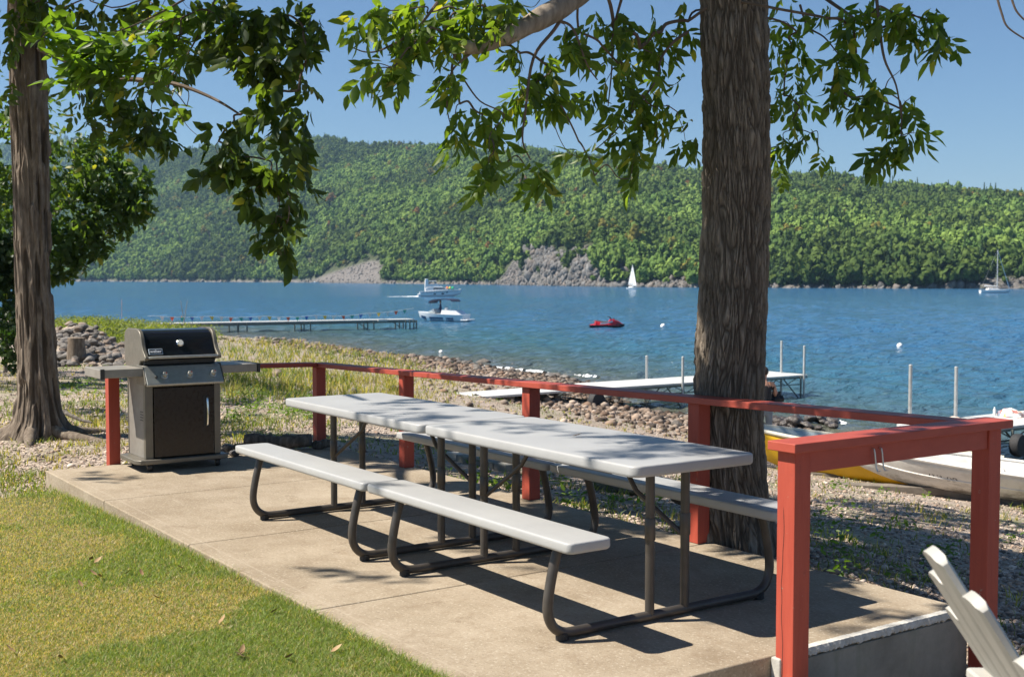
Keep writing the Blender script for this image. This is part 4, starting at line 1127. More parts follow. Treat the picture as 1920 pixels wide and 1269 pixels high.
# ---- the shaggy tree on the left
LB = at(66, 800, 12.6); LB[2] = -.14
lt = thing('shaggy_tree', 'shaggy barked tree with spreading roots left of the grill', 'tree', tuple(LB))
zc2 = np.array([-.2, 0, .2, .45, 1.0, 1.8, 2.6, 3.4, 4.6, 7.5]); wc2 = np.array([140, 102, 82, 70, 63, 61, 61, 63, 62, 42]); uc2 = np.array([66, 69, 73, 73, 71, 68, 66, 65, 64, 66])
def lcx(z): return np.interp(z, zc2, (uc2-66)*12.6/FPX)*RT[0]
def lcy(z): return np.interp(z, zc2, (uc2-66)*12.6/FPX)*RT[1]
def lrad(z, th):
    return np.interp(z, zc2, wc2)*12.6/FPX/2*(1+.05*np.cos(2*th+1.1)+.03*np.cos(3*th+z*.7))+.34*np.exp(-np.clip(z+.05, 0, 9)*7.5)*np.clip(np.cos(2.5*(th+.55))**2*1.25-.25, 0, 1)*(1+.5*np.cos(th-2.2))
def shag(TH, Z):
    x, y = np.cos(TH)*.2, np.sin(TH)*.2
    w_ = (fbm(x*7, y*7, Z*1.8, 3, 70)-.5)*.5
    n = vnoise(x*26+w_, y*26, Z*2.3, 71); m_ = vnoise(x*44, y*44+w_, Z*3.6, 72)
    plate = sstep(.38, .52, n)*.017+sstep(.45, .6, m_)*.010
    peel = sstep(.72, .9, vnoise(x*30, y*30, Z*3.0, 73))*.022
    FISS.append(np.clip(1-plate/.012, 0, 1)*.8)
    return plate*1.3+peel-.016+.006*(fbm(x*80, y*80, Z*20, 3, 74)-.5)+.02*(fbm(x*5, y*5, Z*1.2, 2, 75)-.5)
zs = np.concatenate([np.linspace(-.2, 3.9, 470), np.linspace(3.95, 7.5, 60)])
V, Q = trunk_mesh(None, zs, lcx, lcy, lrad, shag, 300)
V[:, 2] -= 0
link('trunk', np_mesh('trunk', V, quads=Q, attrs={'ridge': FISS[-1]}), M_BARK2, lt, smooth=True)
for a, L in ((-.35, .95), (-1.35, .55), (2.9, .8), (.7, .9), (1.9, .7)):
    d = math.cos(a)*RT+math.sin(a)*np.array([FW[0], FW[1], 0])
    p = [tuple(d*.16+np.array([0, 0, .16])), tuple(d*.34+np.array([0, 0, .075])), tuple(d*(.34+L*.4)+np.array([.03, .02, .018])), tuple(d*(.34+L)+np.array([-.03, .05, -.05]))]
    mb = MB(); q = catmull(p, 5); mb.tube(q, list(np.linspace(.085, .022, len(q))), 10); mb.build('root', M_BARK2, lt, smooth=True)
limbs = [[(0, 0, 4.7), (.9, -.2, 5.1), (2.3, -.4, 4.9), (3.7, -.5, 4.4)], [(0, 0, 5.0), (.8, .7, 5.5), (2.2, 1.4, 5.3), (3.6, 1.6, 5.2)], [(0, 0, 4.9), (-.6, -1.0, 5.5), (-1.0, -2.4, 6.2)], [(0, 0, 5), (-.4, 1.2, 6), (-.5, 2.8, 6.6)], [(0, 0, 4.8), (1.6, -1.2, 5.4), (3.2, -2.0, 5.2), (4.6, -2.2, 5.0)]]
for p in limbs:
    q = catmull(p, 6); mb = MB(); mb.tube(q, list(np.linspace(.085, .02, len(q))), 10); mb.build('limb', M_BARK2, lt, smooth=True)
LC = [(430,55,9.0,70,52,30),(500,40,8.8,60,44,26),(560,40,8.7,46,44,20),(580,95,8.6,36,38,13),(530,110,8.7,52,44,26),(470,120,8.8,46,40,22),(560,170,8.6,40,44,19),(510,185,8.7,44,40,22),(575,235,8.6,24,40,9),(540,250,8.6,40,44,20),
 (610,65,8.5,14,16,2),(480,225,8.7,34,34,11),(430,235,8.8,34,22,8),(410,265,8.8,36,26,8),(405,310,8.8,26,32,9),(445,300,8.7,40,40,16),(500,300,8.7,38,40,18),(555,310,8.6,40,34,15),(580,330,8.6,24,20,5),(465,360,8.7,30,34,12),(515,345,8.7,26,24,7),(545,370,8.6,24,22,6),
 (515,405,8.7,30,20,7),(520,440,8.7,30,26,9),(540,415,8.6,20,20,4),(535,478,8.7,18,18,5),(500,420,8.7,14,14,3),
 (345,110,9.4,26,20,5),(355,150,9.4,22,18,3),(390,80,9.2,40,34,11),(350,200,9.5,26,20,3)]
LC2 = [(300,20,10.5,70,34,20),(210,15,11,80,32,20),(120,15,11.5,80,34,20),(380,15,10,60,28,14),(40,40,11.6,60,50,20),(15,130,11.8,40,70,16),(250,190,11,60,40,26),(200,210,11.2,56,40,22),(290,230,10.8,40,34,16),(310,265,10.7,22,24,7),(170,170,11.3,50,40,16),(230,250,11,60,26,14),(290,150,10.8,50,34,12),(60,10,11.6,60,30,12)]
LL = [(130,70,8.6,42,22,8),(165,105,8.5,52,26,12),(215,80,8.5,48,30,13),(205,135,8.5,46,30,13),(160,150,8.5,40,18,7),(265,105,8.6,46,34,13),(290,60,8.7,44,26,9),(250,160,8.6,36,20,7),(330,85,8.8,38,28,8),(350,30,8.9,34,22,6),(140,30,8.6,36,14,4),(390,20,9,30,20,5),(310,130,8.7,30,24,5)]
LBv = np.array(LB)
p1 = np.concatenate([cluster(*c) for c in LC], 0); p1 = p1[RNG.uniform(0, 1, len(p1)) < .85]; p1 = p1[fbm(p1[:, 0]*3.1, p1[:, 1]*3.1, p1[:, 2]*3.1, 2, 181) > .37]; p2 = np.concatenate([cluster(*c) for c in LC2], 0); p3 = np.concatenate([cluster(*c) for c in LL], 0)
v1 = sprigs(p1, 5, .112, .066, .10, .8); p2 = p2[RNG.uniform(0, 1, len(p2)) < .78]; v2 = sprigs(p2, 5, .12, .066, .11, .6)
n3 = len(p3); sv = WIND; WIND = -RT*.95+np.array([0, 0, .1])
v3 = sprigs(p3, 5, .135, .060, .12, .12); WIND = sv
can = np.concatenate([canopy(6500, -17, -4.4, .5, 10, 4.5, 10, .47, 91, .55), canopy(900, -5.6, -3.4, .5, 2.6, 4.4, 8, .3, 92)], 0)
# overhead shade for the hanging branch itself
sh = np.stack([RNG.uniform(-6.5, -1.2, 2600), RNG.uniform(-4.2, .6, 2600), RNG.uniform(4.3, 7.5, 2600)], -1)
T0 = sun_xy(sh, 2.7); k = (T0[:, 0] > -5) & (T0[:, 0] < -.8) & (T0[:, 1] > -1.3) & (T0[:, 1] < 2.4) & ~in_frame(sh, 60) & ~lit_zone(sh)
sh = sh[k]
v4 = sprigs(np.concatenate([can, sh], 0), 5, .16, .085, .17)
allv = np.concatenate([v1, v2, v3, v4], 0)-LBv
col = np.concatenate([greens(len(v1), (.028, .052, .014), (.078, .115, .024), .03), greens(len(v2), (.026, .050, .012), (.075, .115, .022), .05), greens(len(v3), (.050, .095, .014), (.090, .150, .024), .02), greens(len(v4), (.03, .06, .012), (.08, .12, .025), .03)], 0)
leaf_mesh('crown', allv, col, M_LEAF, lt)
rts = catmull([tuple(at(190, 140, 9.6)), tuple(at(260, 150, 9.3)), tuple(at(330, 158, 9.1)), tuple(at(400, 185, 9)), tuple(at(450, 215, 8.8))], 5)
for q_ in limbs: rts = rts+catmull([tuple(np.array(x)+LBv) for x in q_], 5)
tw = branch_tree([at(c[0], c[1], c[2]) for c in LC+LC2+LL], rts)
tw += [([tuple(at(420, -40, 9)), tuple(at(385, 40, 9)), tuple(at(350, 105, 9.1)), tuple(at(315, 155, 9.2)), tuple(at(325, 190, 9.2)), tuple(at(350, 235, 9.2)), tuple(at(375, 258, 9.2))], .008, .002),
       ([tuple(at(345, 0, 8.9)), tuple(at(290, 30, 8.7)), tuple(at(225, 58, 8.6)), tuple(at(180, 62, 8.5))], .009, .003), ([tuple(at(375, 40, 9)), tuple(at(330, 70, 8.8)), tuple(at(285, 105, 8.7)), tuple(at(240, 125, 8.6))], .008, .003),
       ([tuple(at(500, 200, 8.7)), tuple(at(515, 260, 8.7)), tuple(at(520, 330, 8.7)), tuple(at(524, 385, 8.7)), tuple(at(530, 440, 8.7))], .009, .003), ([tuple(at(70, 90, 12.4)), tuple(at(190, 140, 9.6)), tuple(at(260, 150, 9.3)), tuple(at(330, 158, 9.1)), tuple(at(400, 185, 9)), tuple(at(450, 215, 8.8))], .030, .007)]
twig_set('twigs', [(loc(p, LB), a, b) for p, a, b in tw], M_TWIG, lt)

# ---- dense tree and undergrowth beyond it
def bushy(name, label, cat, base, lobes, n, L, W, lo, hi, trunk_r, th, group=None, m=None):
    o = thing(name, label, cat, tuple(base), 0, group); bv = np.array(base)
    P, N = [], []
    for u, v, d, ru, rv in lobes:
        k = d/FPX; m_ = int(n*ru*rv/sum(a[3]*a[4] for a in lobes))
        e = rnd(m_); e /= np.linalg.norm(e, axis=1)[:, None]; nn = e.copy()
        e *= RNG.uniform(.45, 1.22, m_)[:, None]**.7
        bl = fbm(e[:, 0]*2.4+u, e[:, 1]*2.4+v, e[:, 2]*2.4, 2, 33) > (.60 if ru > 60 else .44)
        e, nn = e[bl], nn[bl]
        P.append(at(u, v, d)+e[:, :1]*ru*k*RT+e[:, 1:2]*np.array([0, 0, rv*k])+e[:, 2:]*FW*max(ru, rv)*k*.9)
        N.append(nn[:, :1]*RT+nn[:, 1:2]*np.array([0, 0, 1.0])+nn[:, 2:]*FW)
    P = np.concatenate(P); N = np.concatenate(N); k = len(P)
    A = N*.6+rnd(k)*.7; A[:, 2] -= .45
    v = leaf_arrays(P, A, N+rnd(k)*.5, L*RNG.uniform(.7, 1.3, k), W*RNG.uniform(.8, 1.2, k), RNG.uniform(0, .3, k))
    leaf_mesh('crown', v-bv, greens(k, lo, hi, .02), m or M_LEAFD, o)
    if trunk_r:
        mb = MB(); q = catmull([(0, 0, -.3), (.05, 0, th*.35), (-.06, .05, th*.7), (.1, 0, th)], 5)
        mb.tube(q, list(np.linspace(trunk_r, trunk_r*.35, len(q))), 10)
        for a in range(5):
            z0 = th*(.35+.12*a); an = a*2.3
            mb.tube([(0, 0, z0), (math.cos(an)*th*.15, math.sin(an)*th*.15, z0+th*.12), (math.cos(an)*th*.32, math.sin(an)*th*.32, z0+th*.2)], [trunk_r*.5, trunk_r*.3, trunk_r*.12], 8)
        mb.build('trunk', M_BARK2, o, smooth=True)
    return o
b = on_z(60, 700, -.55)
bushy('broadleaf_tree', 'dense dark green tree beyond the shaggy trunk, reaching out over the lake', 'tree', b,
      [(-60,300,25,180,150),(60,290,24,125,100),(145,322,24,70,52),(200,348,24,48,32),(240,385,24,34,26),(195,400,24,52,40),(130,400,24,80,60),(150,450,24,44,40),(100,470,24,50,46),(105,505,24,24,22),(20,430,24,90,80),(-100,450,25,150,120),(250,345,24,30,20),(225,430,24,16,14),(265,330,23.6,20,9),(272,350,24,18,8),(268,388,23.8,22,9),(276,400,24.2,12,6),(248,418,24,20,8),(190,452,24,18,9),(200,470,24,10,7),(180,480,24,14,7),(150,500,24,16,9),(128,520,24,12,8),(215,300,24,24,10),(232,318,24,18,9),(100,522,24,10,9),(170,270,24,26,12),(80,530,24,10,7)],
      23000, .17, .10, (.026, .056, .015), (.095, .150, .032), .22, 4.2)
b = on_z(10, 700, -.5)
bushy('wild_shrub', 'dark tangle of undergrowth at the left edge behind the shaggy trunk', 'shrub', b, [(5,560,22,30,90),(-60,600,22,80,90),(30,640,21,30,50),(-30,500,22,60,60),(30,480,22,50,50)], 7000, .15, .09, (.012, .03, .010), (.05, .085, .02), .05, 1.2)
# ================================================================== docks
M_DECK = simple('white_deck', (.52, .52, .505), .55, var=.06, scale=3, dirt=(.36, .34, .30), dscale=4, damt=.4)
M_FRAME = simple('dock_frame', (.16, .175, .16), .5, .5, var=.2, scale=8)
M_POLE = simple('dock_pole', (.50, .51, .50), .45, .55, var=.15, scale=8)
M_TYRE = simple('tyre', (.022, .022, .024), .75, var=.25, scale=20)
M_RIM = simple('wheel_hub', (.05, .052, .06), .5, var=.2)
def dock(label, x0, x1, ys, z, legs, poles, truss=True, wheels=None):
    o0 = np.array([(x0+x1)/2, ys[0], z])
    d = thing('dock', label, 'dock', tuple(o0), 0, 'docks along the shore')
    for a, b in zip(ys[:-1], ys[1:]):
        mb = MB(); mb.box(rel((x0, a+.01, z-.07), o0), rel((x1, b-.01, z), o0))
        dk = mb.build('deck', M_DECK, d, bevel=.012)
        n = int((b-a)/.15); g_ = MB()
        for k in range(1, n): g_.box(rel((x0+.02, a+k*.15-.006, z+.0005), o0), rel((x1-.02, a+k*.15+.006, z+.0035), o0))
        if n > 1: g_.build('deck_grooves', simple_c('groove', (.42, .42, .40)), dk)
    if truss:
        for x in (x0+.04, x1-.04):
            mb = MB(); mb.beam(rel((x, ys[0], z-.10), o0), rel((x, ys[-1], z-.10), o0), .05, .055)
            mb.beam(rel((x, ys[0]+.3, z-.34), o0), rel((x, ys[-1]-.3, z-.34), o0), .035, .035)
            y = ys[0]+.3; s = 1
            while y < ys[-1]-.9:
                a, b = (z-.10, z-.34) if s > 0 else (z-.34, z-.10)
                mb.beam(rel((x, y, a), o0), rel((x, y+.6, b), o0), .025, .025); y += .6; s = -s
            mb.build('side_truss', M_FRAME, d)
    for y in legs:
        for x in (x0-.03, x1+.03):
            mb = MB(); zb = min(tz(x, y), WATER-.4); mb.tube([rel((x, y, zb), o0), rel((x, y, z-.05), o0)], [.035, .035], 8)
            lg = mb.build('leg', M_FRAME, d)
        mb = MB(); mb.tube([rel((x0, y, WATER-.1), o0), rel((x0+.9, y, z-.12), o0)], [.022]*2, 6); mb.tube([rel((x1, y, WATER-.1), o0), rel((x1-.9, y, z-.12), o0)], [.022]*2, 6)
        mb.build('cross_brace', M_FRAME, d)
    for x, y, top in poles:
        mb = MB(); mb.tube([rel((x, y, WATER-.6), o0), rel((x, y, top), o0)], [.045, .045], 10); mb.lathe([(.047, 0), (.047, .02), (.03, .035)], 10, rel((x, y, top), o0)); mb.build('pole', M_POLE, d, smooth=True)
    return d, o0
_sc = {}
def simple_c(n, c, r=.6):
    if n not in _sc: _sc[n] = simple(n, c, r, var=.08)
    return _sc[n]
def wheel(c, ax, r, w_, parent, o0):
    mb = MB(); mb.lathe([(r*.55, -w_*.5), (r*.93, -w_*.48), (r, -w_*.3), (r, w_*.3), (r*.93, w_*.48), (r*.55, w_*.5)], 28, rel(c, o0), ax)
    o = mb.build('wheel', M_TYRE, parent, smooth=True)
    mb = MB(); mb.lathe([(r*.57, -w_*.36), (r*.5, -w_*.30), (r*.18, -w_*.34), (r*.14, -w_*.52), (r*.14, w_*.52), (r*.18, w_*.34), (r*.5, w_*.30), (r*.57, w_*.36)], 20, rel(c, o0), ax)
    mb.build('hub', M_RIM, o, smooth=True); return o
DZ = -1.97
d1, o1 = dock('white roll-in dock on black wheels behind the big trunk', -26.25, -24.35, [20.9, 24, 27, 30.1], DZ, [24.0, 29.7], [(-24.3, 29.85, -.95), (-25.4, 29.85, -.82), (-24.3, 23.95, -1.12), (-26.3, 24.1, -1.2)])
mb = MB(); mb.beam(rel((-25.3, 15.2, -2.05), o1), rel((-25.3, 20.85, DZ-.04), o1), 1.5, .07, up=(0, 0, 1)); mb.build('ramp', M_DECK, d1, bevel=.01)
wheel((-24.15, 20.15, -2.36), (1, .1, 0), .30, .26, d1, o1); wheel((-26.45, 20.15, -2.38), (1, .1, 0), .30, .26, d1, o1)
mb = MB(); mb.tube([rel((-26.4, 20.15, -2.36), o1), rel((-24.2, 20.15, -2.36), o1)], [.03]*2, 8); mb.build('axle', M_FRAME, d1)
for x in (-26.2, -24.4):
    mb = MB(); mb.beam(rel((x, 20.15, -2.36), o1), rel((x, 20.95, DZ-.1), o1), .04, .04); mb.beam(rel((x, 20.15, -2.36), o1), rel((x, 22.2, DZ-.12), o1), .03, .03); mb.build('wheel_strut', M_FRAME, d1)
d2, o2 = dock('white dock cut by the right edge with towels lying on it', -12.95, -11.15, [20.4, 23.4, 26.4, 29.5], DZ, [23.2, 29.0], [(-13.02, 21.0, -.60), (-12.98, 22.75, -.72)])
wheel((-10.95, 22.3, -2.40), (1, .1, 0), .27, .22, d2, o2); wheel((-13.05, 22.3, -2.40), (1, .1, 0), .27, .22, d2, o2)
mb = MB(); mb.beam(rel((-11.1, 22.3, -2.4), o2), rel((-11.1, 22.3, DZ-.08), o2), .05, .05); mb.beam(rel((-13.0, 22.3, -2.4), o2), rel((-13.0, 22.3, DZ-.08), o2), .05, .05); mb.build('wheel_strut', M_FRAME, d2)
# things lying on that dock
def heap(name, label, cat, c, r, h, m, seed):
    bm = bmesh.new(); bmesh.ops.create_icosphere(bm, subdivisions=4, radius=1)
    p = np.array([v.co[:] for v in bm.verts]); n = (fbm(p[:, 0]*2.1, p[:, 1]*2.1, p[:, 2]*2.1+seed, 4, seed)-.5)
    for v, k in zip(bm.verts, n):
        s = 1+k*1.1; v.co = Vector((v.co.x*r[0]*s, v.co.y*r[1]*s, max(v.co.z, -.05)*h*s+.003))
    me = bpy.data.meshes.new(name); bm.to_mesh(me); bm.free()
    o = link(name, me, m, smooth=True); o.location = c; return tag(o, label, cat)
t = NT('printed_towel'); v = t.coord(); vr = t.node('ShaderNodeTexVoronoi', Scale=9.0); t.wire(v, vr.inputs['Vector'])
t.base(t.ramp(vr.outputs['Color'], [(0, (.75, .72, .68)), (.45, (.78, .74, .70)), (.6, (.55, .16, .10)), (.75, (.10, .22, .32)), (.9, (.62, .45, .12))])).set(Roughness=.9)
heap('towel', 'crumpled white printed towel on the deck of the right-hand dock', 'towel', (-12.3, 24.1, DZ), (.34, .26), .20, t.m, 3)
heap('towel', 'small folded orange and white towel at the near end of the right-hand dock', 'towel', (-12.7, 22.3, DZ), (.26, .14), .07, simple_c('orange_cloth', (.72, .52, .42), .9), 5)
mb = MB(); mb.lathe([(.035, 0), (.037, .005), (.037, .13), (.03, .16), (.014, .18), (.014, .21), (.011, .215)], 14); bt = mb.build('bottle', simple_c('bottle_white', (.72, .73, .72), .35), smooth=True)
bt.location = (-12.72, 24.0, DZ); tag(bt, 'small white bottle standing on the right-hand dock', 'bottle')

# long dock with flags on the left
A_, B_ = np.array([-87.4, 26.6, -2.05]), np.array([-83.2, 47.4, -1.98])
d3 = thing('dock', 'long low dock hung with coloured pennants, far left on the lake', 'dock', tuple(A_), 0, 'docks along the shore')
nA = 6
for k in range(nA):
    p, q = A_+(B_-A_)*k/nA, A_+(B_-A_)*(k+1)/nA
    mb = MB(); mb.beam(rel(p, A_), rel(q*.998+p*.002, A_), 1.7, .09); mb.build('deck', simple_c('dock_grey_deck', (.50, .50, .48)), d3)
    mb = MB(); mb.beam(rel(p+np.array([.85, 0, -.16]), A_), rel(q+np.array([.85, 0, -.16]), A_), .06, .16); mb.beam(rel(p+np.array([-.85, 0, -.16]), A_), rel(q+np.array([-.85, 0, -.16]), A_), .06, .16); mb.build('side_rail', M_FRAME, d3)
dirv = (B_-A_)/np.linalg.norm(B_-A_)
for f in (.30, .335, .55, .575, .80, .825, .955, .972, .988, .999):
    p = A_+(B_-A_)*f
    for s in (-.9, .9):
        mb = MB(); mb.tube([rel(p+np.array([s, 0, -.02]), A_), rel(p+np.array([s, 0, -1.35]), A_)], [.06]*2, 8); mb.build('leg', M_FRAME, d3)
for f in (.76, .90):
    p = A_+(B_-A_)*f; q = A_+(B_-A_)*(f+.045)
    mb = MB(); mb.tube([rel(p+np.array([.9, 0, -.15]), A_), rel(q+np.array([.9, 0, -.8]), A_)], [.035]*2, 6); mb.build('cross_brace', M_FRAME, d3)
mb = MB(); p = A_+(B_-A_)*.86; mb.box(rel(p+np.array([.86, -.45, -.10]), A_), rel(p+np.array([.97, .45, .08]), A_)); mb.build('bumper', M_DECK, d3, bevel=.03)
# the pennant line
bn = thing('pennant_string', 'string of small coloured pennants along the long left dock', 'bunting', tuple(A_))
NF = 27; pz = []
for k in range(60):
    f = -.02+k/59*1.01; sag = .10*abs(math.sin(f*math.pi*5)); pz.append(A_+(B_-A_)*f+np.array([.8, 0, .66-sag-.18*math.sin(min(max(f, 0), 1)*math.pi)+.30*sstep(.75, 1, f)]))
mb = MB(); mb.tube([rel(p, A_) for p in pz], [.012]*60, 5); mb.build('cord', simple_c('cord_white', (.6, .6, .58)), bn)
FC = [(.74, .74, .72), (.70, .10, .04), (.03, .38, .30), (.04, .16, .50), (.76, .76, .74), (.74, .50, .06)]
FM = [simple('pennant_%d' % k, c, .8, var=.05) for k, c in enumerate(FC)]
for k in range(NF):
    f = .03+k*.0355; i = int(np.clip((f+.02)/1.01*59, 0, 58)); p = pz[i]+(pz[i+1]-pz[i])*((f+.02)/1.01*59-i)
    a, b = dirv*.17, np.array([.02+.10*math.sin(k*1.7), .05*math.cos(k*2.3), -.36])
    mb = MB(); e = np.array([.004, -.001, 0])
    tri = [p-a, p+a, p+b]
    mb.add([rel(x+e, A_) for x in tri]+[rel(x-e, A_) for x in tri], [(0, 1, 2), (5, 4, 3), (0, 3, 4, 1), (1, 4, 5, 2), (2, 5, 3, 0)])
    mb.build('flag', FM[k % 6], bn)
for (u, dz, ln_, lab) in ((349, 0, (.25, .1), 'thin leaning pole nearer the shore end of the long left dock'), (341, 1, (-.3, .2), 'thin leaning pole with an orange band behind the first one')):
    p = on_z(u, 613-dz*2, -2.3); mb = MB(); mb.tube([(0, 0, -.6), (-ln_[0]*RT[0]*1.6, -ln_[0]*RT[1]*1.6, 2.05)], [.035, .022], 8)
    o = mb.build('pole', simple_c('old_wood', (.22, .20, .17), .9)); o.location = tuple(p); tag(o, lab, 'pole')
    if dz:
        q = MB(); q.lathe([(.036, 0), (.036, .16)], 8, (0, 0, .62)); q.build('orange_band', simple_c('orange_band', (.65, .25, .05)), o)
p = on_z(228, 612, -1.9); mb = MB(); mb.tube([(0, 0, -.6), (.04, .02, 1.9)], [.022, .014], 6); o = mb.build('pole', simple_c('red_pole', (.45, .25, .22), .8)); o.location = tuple(p); tag(o, 'thin reddish stake on the weedy point left of the grill', 'pole')

# ================================================================== boats
def hull_rings(L, B, H, n=22, m=11, bow=1.9, flare=.25, sheer=.35, rake=.16, transom=.8, keel=.10, fl=.55):
    """rings from stern (x=0) to bow (x=L): half girth curves mirrored; returns outer rings open at the top"""
    out = []
    for i in range(n):
        t = i/(n-1); w_ = B/2*(transom+(1-transom)*min(1, t/.35))*(1-max(0, (t-.35)/.65)**bow)**.62 if t < 1 else .012
        w_ = max(w_, .012); top = H*(1+sheer*t**2.2); bot = keel*0+H*.0+H*.62*max(0, (t-.68)/.32)**2.4
        r_ = []
        for j in range(-m, m+1):
            a = abs(j)/m; s = 1 if j >= 0 else -1
            yy = w_*(a**fl)*(1-flare*(1-a)*.5); zz = bot+(top-bot)*(a**2.3*(1-.0)+.0)
            xx = t*L+rake*L*0+(rake*H*2.0*t**3)*(zz/top)
            r_.append((xx, s*yy, zz))
        out.append(r_)
    return out
def skin(name, rings, th, m, parent, loc0=None, inner=None):
    """open hull with a thick wall"""
    k = len(rings); n = len(rings[0]); V = [p for r_ in rings for p in r_]
    F = [(i*n+j, i*n+j+1, (i+1)*n+j+1, (i+1)*n+j) for i in range(k-1) for j in range(n-1)]
    F.append(tuple(range(n)))
    me = bpy.data.meshes.new(name); me.from_pydata(V, [], F); me.update()
    bm = bmesh.new(); bm.from_mesh(me); bmesh.ops.recalc_face_normals(bm, faces=bm.faces); bm.to_mesh(me); bm.free()
    o = link(name, me, m, parent, smooth=True)
    s = o.modifiers.new('wall', 'SOLIDIFY'); s.thickness = th; s.offset = 0
    return o
t = NT('old_white_hull'); v = t.coord()
c = t.ramp(t.noise(v, 3.5, 8, .7), [(.3, (.55, .53, .49)), (.5, (.68, .66, .62)), (.7, (.74, .72, .69))])
sz = t.n.new('ShaderNodeSeparateXYZ'); t.wire(t.co.outputs['Object'], sz.inputs[0])
low = t.rng(sz.outputs['Z'], .20, .02)
c = t.mix(t.math('MULTIPLY', t.rng(t.noise(t.coord('Object', (.8, 1, 3)), 5, 8, .75), .47, .60), t.math('ADD', t.math('MULTIPLY', low, .8), .12)), c, (.16, .14, .12))
c = t.mix(t.rng(t.noise(v, 14, 6, .7), .66, .70, 0, .8), c, (.12, .10, .09))
t.base(c).set(Roughness=.55); t.bump(t.noise(v, 30, 5), .2, .005); M_OLDW = t.m
t = NT('worn_black'); v = t.coord(); c = t.mix(t.rng(t.noise(v, 6, 8, .75), .50, .58), (.03, .025, .025), (.45, .30, .24)); t.base(c).set(Roughness=.6); M_WORN = t.m
M_YEL = simple('yellow_hull', (.68, .40, .015), .38, var=.12, scale=4, dirt=(.35, .2, .02), dscale=4, damt=.4)
M_INNER = simple('boat_inside', (.34, .40, .42), .6, var=.15, scale=5)
M_OLDWOOD = simple('weathered_board', (.16, .135, .11), .92, var=.3, scale=7, bump=.6, bscale=40)
# white rowboat
bp, sp2 = np.array([-4.41, 8.50]), np.array([-1.65, 10.57])
dv = bp-sp2; Lr = np.linalg.norm(dv); rz = math.atan2(dv[1], dv[0]); zb = tz(sp2[0], sp2[1])+.10
wb = thing('rowboat', 'scuffed white rowboat drawn up on the gravel, bow to the left', 'boat', (sp2[0], sp2[1], zb), rz)
wb.rotation_euler = (0, -math.atan2(tz(bp[0], bp[1])-tz(sp2[0], sp2[1]), Lr), rz)
hr = hull_rings(Lr, 1.30, .34, sheer=.22, keel=0)
skin('hull', hr, .02, M_OLDW, wb)
for s in (0, -1):
    g_ = [Vector(r_[s]) for r_ in hr]; mb = MB(); mb.tube([tuple(p+Vector((0, 0, .004))) for p in g_], [.024]*len(g_), 8); mb.build('gunwale', simple_c('gunwale_white', (.66, .64, .60)), wb, smooth=True)
side = -1 if (Matrix.Rotation(rz, 3, 'Z') @ Vector((0, 1, 0))).dot(Vector(tuple(CAM))-Vector((-4, 10, 0))) < 0 else 1
def hull_pt(rings, t, a, s):
    i = t*(len(rings)-1); k = min(int(i), len(rings)-2); f = i-k; m = (len(rings[0])-1)//2; jj = m+s*a*m; j0 = int(math.floor(jj)); j0 = max(0, min(j0, 2*m-1)); g_ = jj-j0
    def q(r_): return Vector(r_[j0])*(1-g_)+Vector(r_[j0+1])*g_
    return q(rings[k])*(1-f)+q(rings[k+1])*f
def strake(rings, a, t0, t1, r_, n=24, s=1, off=.012):
    return [tuple(hull_pt(rings, t0+(t1-t0)*k/n, a, s)+Vector((0, s*off, 0))) for k in range(n+1)]
mb = MB(); mb.tube(strake(hr, .74, .02, .97, .01, s=side), [.012]*25, 6); mb.build('chine_strake', M_OLDW, wb, smooth=True)
# dark worn band near the stern
V, F = [], []
nn = 10
for k in range(nn+1):
    for a in (.86, .965):
        V.append(tuple(hull_pt(hr, .08+.30*k/nn, a, side)+Vector((0, side*.014, -.004))))
for k in range(nn): F.append((2*k, 2*k+1, 2*k+3, 2*k+2))
mb = MB(); mb.add(V, F); wbn = mb.build('worn_band', M_WORN, wb); md = wbn.modifiers.new('thick', 'SOLIDIFY'); md.thickness = .004
for tx in (.22, .52):
    p0, p1 = hull_pt(hr, tx, .86, 1), hull_pt(hr, tx, .86, -1); mb = MB(); mb.beam(tuple(p0), tuple(p1), .26, .03); mb.build('thwart', M_OLDW, wb, bevel=.005)
mb = MB(); pb = hull_pt(hr, 1, 1, 1); mb.box((pb.x-.02, -.05, pb.z-.10), (pb.x+.05, .05, pb.z+.03)); mb.build('bow_cap', simple_c('cap_white', (.78, .77, .74), .4), wb, bevel=.012)
mb = MB(); mb.tube([tuple(hull_pt(hr, 1, a, 1)+Vector((.008, 0, 0))) for a in (.02, .3, .6, .9, 1)], [.014]*5, 6); mb.build('stem_strip', M_OLDW, wb, smooth=True)
a_, b_ = hull_pt(hr, .78, .76, side), hull_pt(hr, .60, .76, side)
ctr_ = (a_+b_)/2; xx = (b_-a_).normalized(); up_ = (hull_pt(hr, .69, .84, side)-hull_pt(hr, .69, .70, side)).normalized(); nz = xx.cross(up_).normalized()
up_ = nz.cross(xx)
XT = Matrix((xx, up_, nz)).transposed().to_4x4(); XT.translation = ctr_+nz*.016
if nz.dot(Vector((0, side, 0))) < 0: XT.translation = ctr_-nz*.016
lettering('registration', '1383  DD', .085, simple_c('letter_black', (.03, .03, .03)), XT, wb, .003)
